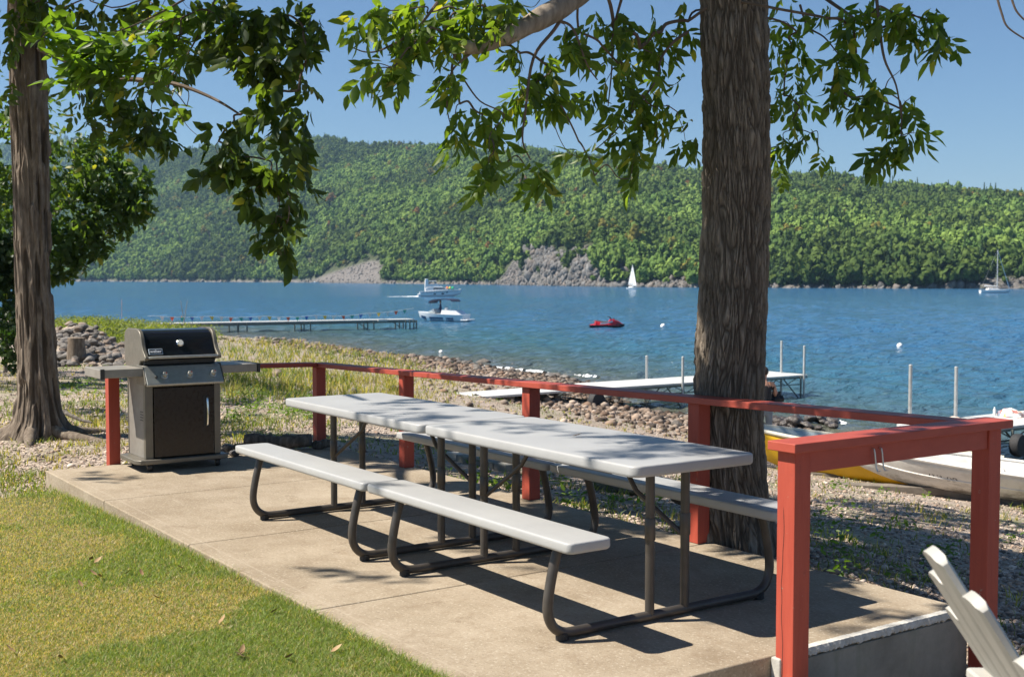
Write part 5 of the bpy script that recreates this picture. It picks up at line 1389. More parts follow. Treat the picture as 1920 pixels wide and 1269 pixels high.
# yellow rowboat
yp, yq = np.array([-6.55, 8.80]), np.array([-3.83, 10.84]); dv = yp-yq; Ly = np.linalg.norm(dv); rz2 = math.atan2(dv[1], dv[0]); zb2 = tz(yq[0], yq[1])-.02; pit2 = -math.atan2(tz(yp[0], yp[1])-tz(yq[0], yq[1]), Ly)
yb_ = thing('rowboat', 'yellow rowboat with a pale inside, half hidden by the big trunk and the red rail', 'boat', (yq[0], yq[1], zb2), rz2)
yb_.rotation_euler = (0, pit2, rz2)
hy_ = hull_rings(Ly, 1.25, .48, sheer=.20, transom=.86)
skin('hull', hy_, .03, M_YEL, yb_)
inn = [[(x*.985+.03, y*.93, z*.94+.03) for x, y, z in r_] for r_ in hy_]; skin('liner', inn, .012, M_INNER, yb_)
for s in (0, -1):
    g_ = [Vector(r_[s]) for r_ in hy_]; mb = MB(); mb.tube([tuple(p) for p in g_], [.028]*len(g_), 8); mb.build('gunwale', simple_c('gunwale_cream', (.60, .56, .45)), yb_, smooth=True)
for tx in (.18, .45, .70):
    p0, p1 = hull_pt(hy_, tx, .93, 1), hull_pt(hy_, tx, .93, -1); mb = MB(); mb.beam(tuple(p0), tuple(p1), .30, .05); mb.build('thwart', M_INNER, yb_, bevel=.01)
p0 = hull_pt(hy_, .45, .93, 1); mb = MB(); mb.box((p0.x-.20, -.25, p0.z+.025), (p0.x+.22, .22, p0.z+.16)); o = mb.build('boat_cushion', simple_c('cushion_grey', (.42, .40, .36), .8), bevel=.03)
mw = Matrix.Translation(Vector((yq[0], yq[1], zb2))) @ Matrix.Rotation(rz2, 4, 'Z') @ Matrix.Rotation(pit2, 4, 'Y'); o.matrix_world = mw; tag(o, 'grey cushion on the middle seat of the yellow rowboat', 'cushion')
# boards under the white boat
for k, (ox, oy, ln_, an, lab) in enumerate([(-3.75, 8.70, 1.7, rz+.1, 'dark weathered board under the bow of the white rowboat'), (-2.95, 9.35, 2.0, rz-.03, 'dark weathered board under the middle of the white rowboat'), (-5.15, 9.55, 2.0, rz2+.05, 'dark weathered board beneath the yellow rowboat'), (-1.85, 10.1, 1.6, rz+.02, 'dark weathered board under the stern of the white rowboat')]):
    mb = MB(); mb.box((-ln_/2, -.10, -.03), (ln_/2, .10, .06)); o = mb.build('board', M_OLDWOOD, bevel=.008); o.location = (ox, oy, tz(ox, oy)+.03); o.rotation_euler = (0, 0, an); tag(o, lab, 'board', 'old boards under the boats')
# pale plank and a row of pavers behind the table
p0, p1 = on_z(838, 850, -.09), on_z(962, 872, -.09); c0 = (p0+p1)/2; an = math.atan2(p1[1]-p0[1], p1[0]-p0[0])
mb = MB(); mb.box((-.62, -.13, -.04), (.62, .13, .035)); o = mb.build('plank', simple_c('pale_plank', (.50, .45, .37), .9), bevel=.006); o.location = (c0[0], c0[1]+.22, tz(c0[0], c0[1]+.22)+.035); o.rotation_euler = (0, 0, an); tag(o, 'pale weathered plank lying on the gravel behind the table', 'plank')
for k in range(4):
    mb = MB(); mb.box((-.085, -.05, -.03), (.085, .05, .045)); o = mb.build('paver', M_WALL, bevel=.01); f = .34+.19*k; x, y = p0[0]+(p1[0]-p0[0])*f, p0[1]+(p1[1]-p0[1])*f-.03
    o.location = (x, y, tz(x, y)+.02); o.rotation_euler = (0, 0, an); tag(o, 'small grey paver in the row in front of the pale plank', 'paver', 'grey pavers behind the table')

# ---- boats on the water
M_GEL = simple('gelcoat', (.78, .78, .77), .22, var=.03)
M_NAVY = simple('navy_canvas', (.012, .018, .05), .75, var=.2)
M_GLASSD = NT('boat_window'); M_GLASSD.base((.02, .03, .045)).set(Roughness=.1); M_GLASSD = M_GLASSD.m
M_BLUE = simple('blue_graphic', (.02, .06, .14), .3, var=.08)
def person_mesh(name, J, Rr, colors, parent=None, sub=2):
    """one continuous skinned body. J joints {name:(pos)}, E edges implied by Rr order; colors by height function"""
    names = list(J); idx = {n: i for i, n in enumerate(names)}
    me = bpy.data.meshes.new(name); me.from_pydata([J[n] for n in names], [(idx[a], idx[b]) for a, b in BODY_E if a in idx and b in idx], []); me.update()
    o = bpy.data.objects.new(name, me); COL.objects.link(o)
    s = o.modifiers.new('skin', 'SKIN'); s.use_smooth_shade = True
    sv_ = me.skin_vertices[0].data
    for n, i in idx.items():
        r_ = Rr[n]; sv_[i].radius = r_ if isinstance(r_, tuple) else (r_, r_); sv_[i].use_root = (n == 'pelvis')
    b = o.modifiers.new('sub', 'SUBSURF'); b.levels = sub; b.render_levels = sub
    dg = bpy.context.evaluated_depsgraph_get(); dg.update()
    m2 = bpy.data.meshes.new_from_object(o.evaluated_get(dg)); bpy.data.objects.remove(o)
    m2.name = name
    m2.materials.clear()
    for m, _ in colors: m2.materials.append(m)
    for p in m2.polygons:
        c = p.center; p.use_smooth = True
        for k, (m, fn) in enumerate(colors):
            if fn(c): p.material_index = k; break
    o = bpy.data.objects.new(name, m2); COL.objects.link(o)
    if parent is not None: o.parent = parent
    return o
BODY_E = [('pelvis', 'waist'), ('waist', 'chest'), ('chest', 'neck'), ('neck', 'chin'), ('chin', 'head'), ('head', 'crown'), ('chest', 'shL'), ('shL', 'elL'), ('elL', 'wrL'), ('wrL', 'haL'), ('chest', 'shR'), ('shR', 'elR'), ('elR', 'wrR'), ('wrR', 'haR'), ('pelvis', 'hiL'), ('hiL', 'knL'), ('knL', 'anL'), ('anL', 'toL'), ('pelvis', 'hiR'), ('hiR', 'knR'), ('knR', 'anR'), ('anR', 'toR')]
def stand(h=1.78, lean=0.0, arm=.12, elbow=.0):
    k = h/1.78
    J = dict(pelvis=(0, 0, .93), waist=(lean*.15, 0, 1.08), chest=(lean*.5, 0, 1.33), neck=(lean*.8, 0, 1.50), chin=(lean*.92+.02, 0, 1.57), head=(lean+.02, 0, 1.66), crown=(lean+.0, 0, 1.74),
      shL=(lean*.65, .185, 1.42), elL=(lean*.6+.02, .185+arm, 1.14), wrL=(lean*.5+.12+elbow, .19+arm, .93), haL=(lean*.5+.15+elbow, .185+arm, .83),
      shR=(lean*.65, -.185, 1.42), elR=(lean*.6+.02, -.185-arm, 1.14), wrR=(lean*.5+.12+elbow, -.19-arm, .93), haR=(lean*.5+.15+elbow, -.185-arm, .83),
      hiL=(0, .095, .86), knL=(.03, .105, .48), anL=(-.01, .11, .08), toL=(.16, .125, .03), hiR=(0, -.095, .86), knR=(.03, -.105, .48), anR=(-.01, -.11, .08), toR=(.16, -.125, .03))
    J = {n: tuple(c*k for c in p) for n, p in J.items()}
    Rr = dict(pelvis=(.13, .15), waist=(.11, .135), chest=(.12, .16), neck=.055, chin=.065, head=.092, crown=.062, shL=.062, elL=.043, wrL=.031, haL=.036, shR=.062, elR=.043, wrR=.031, haR=.036, hiL=.088, knL=.058, anL=.042, toL=.034, hiR=.088, knR=.058, anR=.042, toR=.034)
    return J, Rr
M_SKIN = simple('skin', (.46, .25, .17), .5, var=.08); M_HAIR = simple('dark_hair', (.03, .02, .015), .6); M_SHORTS = simple('grey_shorts', (.17, .21, .26), .85, var=.1)
def head_bits(o, J, hair=True):
    h = Vector(J['head'])
    if hair:
        bm = bmesh.new(); bmesh.ops.create_icosphere(bm, subdivisions=3, radius=.104)
        for v in list(bm.verts):
            if v.co.z < -.015 and v.co.x > -.02 or v.co.z < -.07: bm.verts.remove(v)
        for v in bm.verts: v.co = Vector((v.co.x*1.02-.012, v.co.y*.92, v.co.z*1.08+.028))+h
        me = bpy.data.meshes.new('hair'); bm.to_mesh(me); bm.free(); link('hair', me, M_HAIR, o, smooth=True)
    mb = MB(); mb.loft([[(h.x+.085, -.012, h.z-.03), (h.x+.085, .012, h.z-.03), (h.x+.085, 0, h.z-.02)], [(h.x+.112, -.009, h.z-.032), (h.x+.112, .009, h.z-.032), (h.x+.10, 0, h.z+.015)]]); mb.build('nose', M_SKIN, o, smooth=True)
# motor cruiser
def yaw_px(): return math.atan2(RT[1], RT[0])
cz = on_z(822, 556, WATER)
cr = thing('motor_cruiser', 'white flybridge cruiser with bright floats on its bow, far out on the lake', 'motorboat', (cz[0], cz[1], WATER), yaw_px()+.12)
Lc = 8.4; hc = [[(x-Lc/2, y, z-.28) for x, y, z in r_] for r_ in hull_rings(Lc, 2.9, 1.42, sheer=.30, bow=2.3, transom=.9, rake=.5)]
mb = MB(); mb.loft([r_ for r_ in hc], closed=True); mb.build('hull', M_GEL, cr, smooth=True)
for s in (1, -1):
    for t0, t1, m, nm, a0, a1 in ((.05, .92, M_BLUE, 'stripe', .915, .945), (.36, .42, M_GLASSD, 'porthole', .74, .84), (.56, .62, M_GLASSD, 'porthole', .74, .86), (.66, .70, M_GLASSD, 'porthole', .85, .92)):
        V = []; F = []; n_ = 16
        rr_ = hc
        for k in range(n_+1):
            for a in (a0, a1): V.append(tuple(hull_pt(rr_, t0+(t1-t0)*k/n_, a, s)+Vector((0, s*.02, 0))))
        for k in range(n_): F.append((2*k, 2*k+1, 2*k+3, 2*k+2))
        mb = MB(); mb.add(V, F); o = mb.build(nm, m, cr); q = o.modifiers.new('thick', 'SOLIDIFY'); q.thickness = .02
mb = MB(); mb.prism([(-3.0, 1.15), (2.2, 1.45), (1.5, 1.95), (.8, 2.15), (-2.6, 2.15), (-3.0, 1.6)], -1.15, 1.15); mb.build('cabin', M_GEL, cr, bevel=.08)
mb = MB(); mb.prism([(-1.3, 1.62), (1.55, 1.70), (1.25, 1.98), (-1.1, 2.02)], -1.17, 1.17); mb.build('cabin_window', M_GLASSD, cr, bevel=.04)
mb = MB(); mb.prism([(-2.4, 2.16), (1.0, 2.16), (-.3, 2.75), (-.6, 3.05), (-1.0, 2.7), (-2.3, 2.7)], -1.0, 1.0); mb.build('flybridge', M_GEL, cr, bevel=.06)
mb = MB(); mb.prism([(-.75, 2.75), (-.35, 2.75), (-.75, 3.4), (-.95, 3.4)], -.9, .9); mb.build('windscreen', M_GLASSD, cr, bevel=.02)
mb = MB(); mb.box((-2.35, -1.0, 3.42), (-.5, 1.0, 3.56)); mb.build('hardtop', M_GEL, cr, bevel=.05)
for s in (1, -1):
    mb = MB(); mb.prism([(-3.1, 1.5), (-2.5, 1.5), (-2.25, 3.45), (-2.45, 4.0), (-2.95, 4.0)], s*1.0-.06, s*1.0+.06); mb.build('radar_arch', M_GEL, cr, bevel=.05)
mb = MB(); mb.box((-2.98, -.94, 2.3), (-2.72, .94, 3.9)); mb.build('aft_curtain', simple_c('clear_curtain', (.6, .62, .62)), cr, bevel=.03)
mb = MB(); mb.box((-4.6, -1.2, -.02), (-4.0, 1.2, .62)); mb.build('swim_platform', M_GEL, cr, bevel=.06)
mb = MB(); mb.tube([(4.6, 0, 1.72), (5.1, 0, 1.70)], [.09, .06], 8); mb.tube([(1.6, .9, 2.1), (3.2, .7, 2.25), (4.7, .1, 2.3), (4.7, -.1, 2.3), (3.2, -.7, 2.25), (1.6, -.9, 2.1)], [.03]*6, 6); mb.build('bow_rail', M_CHROME, cr)
def wpt(o, p): return o.matrix_basis @ Vector(p)
cr_m = Matrix.Translation(Vector((cz[0], cz[1], WATER))) @ Matrix.Rotation(yaw_px()+.12, 4, 'Z')
for x, c, lab in ((1.95, (.75, .22, .08), 'orange'), (2.55, (.62, .62, .08), 'yellow'), (3.2, (.03, .42, .16), 'green')):
    mb = MB(); mb.tube([(x, -.75, 0), (x+.05, -.4, .16), (x+.05, .4, .16), (x, .75, 0)], [.16, .26, .26, .16], 12); o = mb.build('pool_float', simple_c('float_'+lab, c, .4), smooth=True); o.matrix_world = cr_m @ Matrix.Translation((0, 0, 1.85)); tag(o, lab+' inflatable float strapped on the bow of the cruiser', 'float', 'bright floats on the cruiser bow')
# its wake: foam ridge on the water
r = np.random.default_rng(8)
V = []; nn = 60
for k in range(nn):
    x = -4.3-k*.13; w_ = .35+.012*k; h = .20*(1-k/nn)**1.4*(.5+.7*r.uniform())
    V += [(x, -w_, -.02), (x, -w_*.45, h*.8), (x, 0, h), (x, w_*.5, h*.7), (x, w_, -.02)]
me = np_mesh('wake', np.array(V), quads=grid_quads(nn, 5))
o = link('wake', me, simple_c('foam', (.78, .80, .80), .8), smooth=True); o.matrix_world = cr_m; tag(o, kind='stuff')
# deck boat with the navy bimini
dz = on_z(832, 602, WATER); ry = yaw_px()-.38
db = thing('deck_boat', 'white deck boat with a navy sun canopy beside the end of the long dock', 'motorboat', (dz[0], dz[1], WATER), ry+math.pi)
L2 = 4.9; h2 = [[(x-L2/2, y, z-.12) for x, y, z in r_] for r_ in hull_rings(L2, 2.3, .80, sheer=.34, bow=3.4, transom=.95, rake=.22, fl=.42)]
mb = MB(); mb.loft(h2, closed=True); mb.build('hull', M_GEL, db, smooth=True)
for s in (1, -1):
    for t0, t1 in ((.80, .93), (.42, .72), (.20, .36)):
        V = []; F = []; n_ = 12
        for k in range(n_+1):
            for a in (.50, .80): V.append(tuple(hull_pt(h2, t0+(t1-t0)*k/n_, a, s)+Vector((0, s*.02, 0))))
        for k in range(n_): F.append((2*k, 2*k+1, 2*k+3, 2*k+2))
        mb = MB(); mb.add(V, F); o = mb.build('side_panel', M_BLUE, db); q = o.modifiers.new('thick', 'SOLIDIFY'); q.thickness = .02
mb = MB(); mb.box((-L2/2-.55, -.95, .10), (-L2/2+.25, .95, .22)); mb.build('swim_platform', M_GEL, db, bevel=.05)
mb = MB(); mb.prism([(-2.3, .55), (-1.6, 1.05), (-.2, 1.10), (-.1, .7), (-2.3, .5)], -.95, .95); mb.build('sun_pad', M_GEL, db, bevel=.08)
mb = MB(); mb.prism([(.55, .8), (1.35, .86), (.75, 1.22), (.70, 1.2)], -.9, .9); mb.build('windscreen', simple_c('pale_screen', (.45, .5, .52), .2), db, bevel=.02)
mb = MB(); mb.lathe([(.16, 0), (.2, .1), (.18, .3), (.08, .36)], 14, (-.45, .35, 1.05)); mb.build('seat_back', M_GEL, db, smooth=True)
arc = [(1.25, 1.78), (1.15, 1.98), (.8, 2.12), (.2, 2.20), (-.6, 2.22), (-1.2, 2.14), (-1.42, 1.98), (-1.38, 1.93), (-1.15, 2.06), (-.6, 2.14), (.2, 2.12), (.8, 2.03), (1.08, 1.90), (1.18, 1.76)]
mb = MB(); mb.prism(arc, -.95, .95); mb.build('bimini_top', M_NAVY, db)
for s in (.92, -.92):
    mb = MB(); mb.tube([(-1.36, s, 1.95), (-1.1, s, .9)], [.025]*2, 6); mb.tube([(1.15, s, 1.85), (.7, s, .85)], [.025]*2, 6); mb.build('canopy_pole', M_CHROME, db)
mb = MB(); mb.tube([(-1.0, s_*.96, .62) for s_ in (-1, 1)], [.01]*2, 5); mb.build('hull_lettering', M_NAVY, db)
db_m = Matrix.Translation(Vector((dz[0], dz[1], WATER))) @ Matrix.Rotation(ry+math.pi, 4, 'Z')
J, Rr = stand(1.66, .02, .03, .06)
M_NAVYS = simple('navy_shirt', (.02, .03, .09), .85, var=.1)
o = person_mesh('person', J, Rr, [(M_NAVYS, lambda c: .60 < c.z < 1.36 and abs(c.y) < .26), (M_SHORTS, lambda c: c.z <= .60 and c.z > .42), (M_SKIN, lambda c: True)])
head_bits(o, J); o.matrix_world = db_m @ Matrix.Translation((.28, .1, .34)) @ Matrix.Rotation(.6, 4, 'Z'); tag(o, 'person in a navy shirt standing under the canopy of the deck boat', 'person')
# jet ski
jz = on_z(1137, 614, WATER)
js = thing('jet_ski', 'red and grey jet ski floating left of the big trunk', 'jet ski', (jz[0], jz[1], WATER), yaw_px()+.06)
L3 = 2.95; h3 = [[(x-L3/2, y, z-.10) for x, y, z in r_] for r_ in hull_rings(L3, 1.05, .32, sheer=.30, bow=2.4, transom=.92, rake=.2, n=18, m=7)]
mb = MB(); mb.loft(h3, closed=True); mb.build('hull', simple_c('ski_black', (.02, .02, .022), .4), js, smooth=True)
M_SKI = simple('ski_red', (.33, .010, .018), .25, var=.06)
prf = [(-1.42, .28, .24, .40), (-1.05, .32, .28, .44), (-1.0, .60, .22, .42), (-.7, .56, .19, .42), (-.2, .45, .19, .46), (.15, .52, .22, .48), (.3, .72, .26, .48), (.6, .72, .28, .44), (1.0, .58, .25, .36), (1.35, .36, .12, .16), (1.5, .28, .04, .05)]
rings = []
for x, z, wt_, wb_ in prf:
    rings.append([(x, wb_, .14), (x, wb_*.98, .22), (x, wt_+.04, z-.06), (x, wt_*.6, z), (x, -wt_*.6, z), (x, -wt_-.04, z-.06), (x, -wb_*.98, .22), (x, -wb_, .14)])
mb = MB(); mb.loft(rings); mb.build('body', M_SKI, js, bevel=.02)
mb = MB(); mb.loft([[(x, w_, z0), (x, w_*.8, z1), (x, -w_*.8, z1), (x, -w_, z0)] for x, w_, z0, z1 in ((-1.0, .19, .52, .66), (-.6, .2, .48, .62), (-.2, .21, .40, .53), (.1, .2, .44, .58))]); mb.build('seat', simple_c('ski_seat', (.10, .10, .11), .6), js, bevel=.03)
for s in (1, -1):
    mb = MB(); mb.loft([[(x, s*(w_), z-.05), (x, s*(w_+.03), z-.05), (x, s*(w_+.03), z+.09), (x, s*w_, z+.09)] for x, w_, z in ((-.6, .36, .33), (-.1, .40, .36), (.25, .40, .46), (.5, .36, .52))]); mb.build('side_flash', simple_c('ski_silver', (.5, .5, .55), .35), js)
mb = MB(); mb.tube([(.12, -.34, .92), (.26, -.15, .90), (.30, 0, .86), (.26, .15, .90), (.12, .34, .92)], [.03]*5, 8); mb.tube([(.42, 0, .70), (.30, 0, .88)], [.06, .05], 8); mb.build('handlebar', simple_c('ski_black2', (.02, .02, .022), .5), js, smooth=True)
for s in (1, -1):
    mb = MB(); mb.lathe([(.02, -.03), (.06, 0), (.05, .05)], 10, (.62, s*.3, .76), (1, 0, 0)); mb.build('mirror', simple_c('ski_black2', (.02, .02, .022)), js)
# sailing boats
def sailboat(label, px, py, L, mast, sails, rz):
    c = on_z(px, py, WATER); o = thing('sailboat', label, 'sailboat', (c[0], c[1], WATER), rz, 'sailing boats on the lake')
    hs = [[(x-L/2, y, z-.15) for x, y, z in r_] for r_ in hull_rings(L, L*.28, L*.115, sheer=.30, bow=2.0, transom=.6, rake=.5)]
    mb = MB(); mb.loft(hs, closed=True); mb.build('hull', M_GEL, o, smooth=True)
    hz = L*.115
    mb = MB(); mb.prism([(-L*.28, hz-.1), (L*.18, hz-.05), (L*.10, hz+.42), (-L*.22, hz+.45)], -L*.08, L*.08); mb.build('coachroof', M_GEL, o, bevel=.08)
    mb = MB(); mb.tube([(L*.10, 0, hz), (L*.10, 0, mast)], [.11, .07], 8); mb.build('mast', simple_c('mast_alu', (.62, .63, .62), .4), o)
    mb = MB(); mb.tube([(L*.10, 0, hz+1.0), (-L*.34, 0, hz+1.05)], [.10, .16 if not sails else .07], 8); mb.build('boom', M_GEL, o)
    mb = MB(); mb.tube([(L*.54, 0, hz+.25), (L*.10, 0, mast*.98)], [.09 if not sails else .02, .05 if not sails else .02], 6); mb.build('forestay', simple_c('furled_blue', (.45, .55, .62)) if not sails else M_GALV, o)
    mb = MB(); mb.tube([(-L*.48, 0, hz+.1), (L*.10, 0, mast)], [.015]*2, 5)
    for s in (1, -1): mb.tube([(L*.08, s*L*.13, hz), (L*.10, 0, mast*.9)], [.015]*2, 5)
    mb.build('shrouds', M_GALV, o)
    if sails:
        for nm, q in (('mainsail', lambda a, b: (L*.09-(1-b)*L*.42*a*(1.0), .35*math.sin(a*3.1)*(1-b)*L*.12, hz+1.15+(mast-hz-1.4)*b)), ('jib', lambda a, b: (L*.12+(1-b)*L*.40*(1-a)-0*b, .3*math.sin(a*3.1)*(1-b)*L*.1, hz+.4+(mast*.92-hz)*b))):
            V = [q(i/8, j/14) for j in range(15) for i in range(9)]; mb = MB(); mb.add(V, [tuple(x) for x in grid_quads(15, 9)])
            sl_ = mb.build(nm, simple_c('sailcloth', (.80, .80, .78), .7), o, smooth=True); sl_.modifiers.new('thick', 'SOLIDIFY').thickness = .015
    return o
sailboat('sailing boat with full white sails close to the rock cliff', 1184, 541.5, 4.6, 9.2, True, yaw_px()-.75)
sailboat('moored sailing boat with bare mast near the right edge', 1864, 549.5, 8.2, 11.9, False, yaw_px()+.12)
# buoys and a far speck of a boat
def buoy(px, py, r_, label, tilt):
    c = on_z(px, py, WATER); mb = MB(); mb.lathe([(.02, -r_), (r_*.7, -r_*.8), (r_, -.2*r_), (r_, .25*r_), (r_*.75, .72*r_), (r_*.3, .96*r_), (r_*.12, 1.0*r_), (.02, 1.2*r_)], 18, ax=(tilt*RT[0], tilt*RT[1], 1)); o = mb.build('mooring_buoy', simple_c('buoy_white', (.80, .79, .76), .4), smooth=True); o.location = (c[0], c[1], WATER+.35*r_); tag(o, label, 'buoy', 'white mooring buoys')
buoy(1243, 613, .21, 'white mooring buoy to the right of the jet ski', .5); buoy(1687, 650.5, .18, 'white mooring buoy on open water right of the big trunk', .1); buoy(827, 662, .13, 'small white mooring buoy close to the stony shore', 0)
c = on_z(590, 531.3, WATER); o = thing('motorboat', 'tiny white motorboat under the pale scree slope', 'motorboat', (c[0], c[1], WATER), yaw_px())
hs = [[(x-2.6, y, z-.1) for x, y, z in r_] for r_ in hull_rings(5.2, 1.9, .8)]; mb = MB(); mb.loft(hs, closed=True); mb.build('hull', M_GEL, o, smooth=True); mb = MB(); mb.box((-.6, -.6, .7), (.5, .6, 1.3)); mb.build('cabin', M_GEL, o, bevel=.1)
# man at the water's edge behind the trunk
pz_ = at(1433, 850, 25.0); gx_, gy_ = pz_[0], pz_[1]; gz_ = tz(gx_, gy_)
J, Rr = stand(1.80, .06, .10, .0)
M_VEST = simple('black_vest', (.02, .02, .022), .85, var=.1)
o = person_mesh('person', J, Rr, [(M_SHORTS, lambda c: .50 < c.z < .98 and abs(c.y) < .22), (M_VEST, lambda c: .96 < c.z < 1.40 and abs(c.y) < .20), (M_SKIN, lambda c: True)])
head_bits(o, J); o.location = (gx_, gy_, gz_); o.rotation_euler = (0, 0, yaw_px()+1.75); tag(o, 'person in a black vest and grey shorts on the shore, half behind the big trunk', 'person')
heap('shoulder_bag', 'rounded black bag carried on the back of the person by the water', 'bag', tuple(at(1452, 752, 25.15)), (.20, .16), .20, M_VEST, 9)

# ================================================================== plastic chair
M_CHAIR = simple('chair_plastic', (.37, .36, .33), .45, var=.08, scale=6, dirt=(.45, .42, .36), dscale=5, damt=.4)
ch = thing('plastic_chair', 'pale plastic slatted garden chair cut off by the bottom right corner', 'chair', (0, 0, -.093), R(55))
_tp = at(1738, 1026, 2.75); _c, _s = math.cos(R(55)), math.sin(R(55)); ch.location = (_tp[0]+.558*_c, _tp[1]+.558*_s, -.093)
# local: +x forward (towards the lake), y across
def slat(name, poly, th, X):
    mb = MB(); n = len(poly); vs = [(x, y, -th/2) for x, y in poly]+[(x, y, th/2) for x, y in poly]
    mb.add(vs, [tuple(range(n-1, -1, -1)), tuple(range(n, 2*n))]+[(j, (j+1) % n, n+(j+1) % n, n+j) for j in range(n)], X=X)
    return mb.build(name, M_CHAIR, ch, bevel=.008)
lean = R(33)
bx_ = Vector((-math.sin(lean), 0, math.cos(lean)))           # up along the back
bn_ = Vector((math.cos(lean), 0, math.sin(lean)))
outl = []; top = []
for k in range(5):
    c = (k-2)*.112; hg = [.60, .735, .825, .735, .60][k]
    for a in (165, 140, 115, 90, 65, 40, 15): top.append((c+.056*math.cos(R(a)), hg-.036+.036*math.sin(R(a))))
nb_ = 26; V = []; F = []
def back_at(y, h): 
    dish = .05*y*y; fan = 1-.30*(1-h/.8); q = Vector((-.10, y*fan, .33))+bx_*h+bn_*dish; return q
cols_ = [p for p in top]
for th_ in (-.013, .013):
    for (y, hg) in cols_:
        for j in range(9):
            h = hg*j/8; gv = .006*(1 if abs(((y/.112)+.5) % 1-.0) < .10 or abs(((y/.112)+.5) % 1-1) < .10 else 0)
            V.append(tuple(back_at(y, h)+bn_*(th_-(gv if th_ > 0 else -gv))))
nc_ = len(cols_); n1_ = nc_*9
for i in range(nc_-1):
    for j in range(8):
        q = [i*9+j, (i+1)*9+j, (i+1)*9+j+1, i*9+j+1]; F.append(tuple(q[::-1])); F.append(tuple(n1_+x for x in q))
for i in range(nc_-1): F.append((i*9+8, (i+1)*9+8, n1_+(i+1)*9+8, n1_+i*9+8)); F.append((i*9, n1_+i*9, n1_+(i+1)*9, (i+1)*9))
for j in range(8): F.append((j, j+1, n1_+j+1, n1_+j)); e = (nc_-1)*9; F.append((e+j+1, e+j, n1_+e+j, n1_+e+j+1))
mb = MB(); mb.add(V, F); mb.build('backrest', M_CHAIR, ch, bevel=.005)
for z_, w_ in ((.36, .22), (.66, .25)):
    mb = MB(); p = Vector((-.10, 0, .33))+bx_*(z_-.25)-bn_*.03; mb.beam(tuple(p+Vector((0, -w_, 0))), tuple(p+Vector((0, w_, 0))), .05, .028); mb.build('back_rail', M_CHAIR, ch, bevel=.008)
for k in range(6):
    x = -.08+k*.095; z = .325+.016*k; mb = MB(); mb.box((x-.041, -.27, z-.014), (x+.041, .27, z+.014)); mb.build('seat_slat', M_CHAIR, ch, bevel=.006)
for s in (1, -1):
    mb = MB(); mb.prism([(-.42, .0), (-.34, .0), (.05, .27), (.52, .37), (.52, .41), (-.02, .33)], s*.29-.014, s*.29+.014); mb.build('leg', M_CHAIR, ch, bevel=.006)
    mb = MB(); mb.prism([(.40, 0), (.49, 0), (.53, .55), (.45, .55)], s*.32-.014, s*.32+.014); mb.build('leg', M_CHAIR, ch, bevel=.006)
    mb = MB(); mb.prism([(-.33, s*.29), (.55, s*.27), (.60, s*.33), (.55, s*.40), (-.30, s*.36)], .552, .578, 'z'); mb.build('armrest', M_CHAIR, ch, bevel=.008)
    mb = MB(); mb.tube([(-.30, s*.31, .56), (-.26, s*.26, .62)], [.02]*2, 8); mb.build('arm_bracket', M_CHAIR, ch)
# ================================================================== rocks, logs, grass, small things on the ground
def rock_mesh(seed, rough=.35, flat=.7):
    bm = bmesh.new(); bmesh.ops.create_icosphere(bm, subdivisions=3, radius=1)
    p = np.array([v.co[:] for v in bm.verts]); r = np.random.default_rng(seed)
    s = np.ones(len(p))
    for k in range(9):          # chop flat facets
        d = r.normal(0, 1, 3); d /= np.linalg.norm(d); h = r.uniform(.62, .92); q = p@d
        s = np.minimum(s, np.where(q > h, h/np.maximum(q, 1e-3), 1))
    s = s*(1+rough*(fbm(p[:, 0]*1.7+seed, p[:, 1]*1.7, p[:, 2]*1.7, 4, seed)-.5))
    for v, k in zip(bm.verts, s): v.co = Vector((v.co.x*k, v.co.y*k*.85, v.co.z*k*flat))
    me = bpy.data.meshes.new('rock'); bm.to_mesh(me); bm.free()
    me.polygons.foreach_set('use_smooth', np.ones(len(me.polygons), dtype=bool)); return me
def rock_mat(name, a, b, c_, wet=False):
    t = NT(name); v = t.coord('Object'); oi = t.n.new('ShaderNodeObjectInfo')
    c = t.ramp(t.noise(v, 2.4, 8, .7), [(.3, a), (.5, b), (.7, c_)])
    c = t.mix(t.rng(oi.outputs['Random'], 0, 1), t.mix(1, c, (.72, .66, .60), 'MULTIPLY'), t.mix(1, c, (1.2, 1.17, 1.15), 'MULTIPLY'))
    t.base(c).set(Roughness=.3 if wet else .9); t.bump(t.noise(v, 9, 7, .7), .5, .05); return t.m
M_ROCK = rock_mat('granite', (.095, .089, .082), (.165, .157, .148), (.24, .225, .208))
M_ROCKP = rock_mat('pink_stone', (.15, .118, .095), (.235, .19, .155), (.31, .26, .215))
M_ROCKW = rock_mat('wet_rock', (.03, .028, .03), (.075, .068, .066), (.16, .13, .10), True)
RM = {}
def rocks(name, label, cat, group, spots, mats, seed):
    r = np.random.default_rng(seed); protos = {}
    for (x, y, z, s) in spots:
        k = int(r.integers(0, 5)); m = mats[int(r.integers(0, len(mats)))]
        if (k, m.name) not in protos:
            me = rock_mesh(200+k+seed); me.materials.append(m); protos[(k, m.name)] = me
        o = bpy.data.objects.new(name, protos[(k, m.name)]); COL.objects.link(o)
        o.location = (x, y, z); o.scale = (s*r.uniform(.8, 1.3), s*r.uniform(.8, 1.2), s*r.uniform(.75, 1.15)); o.rotation_euler = (r.uniform(-.3, .3), r.uniform(-.3, .3), r.uniform(0, 6.28))
        tag(o, label, cat, group)
r = np.random.default_rng(44)
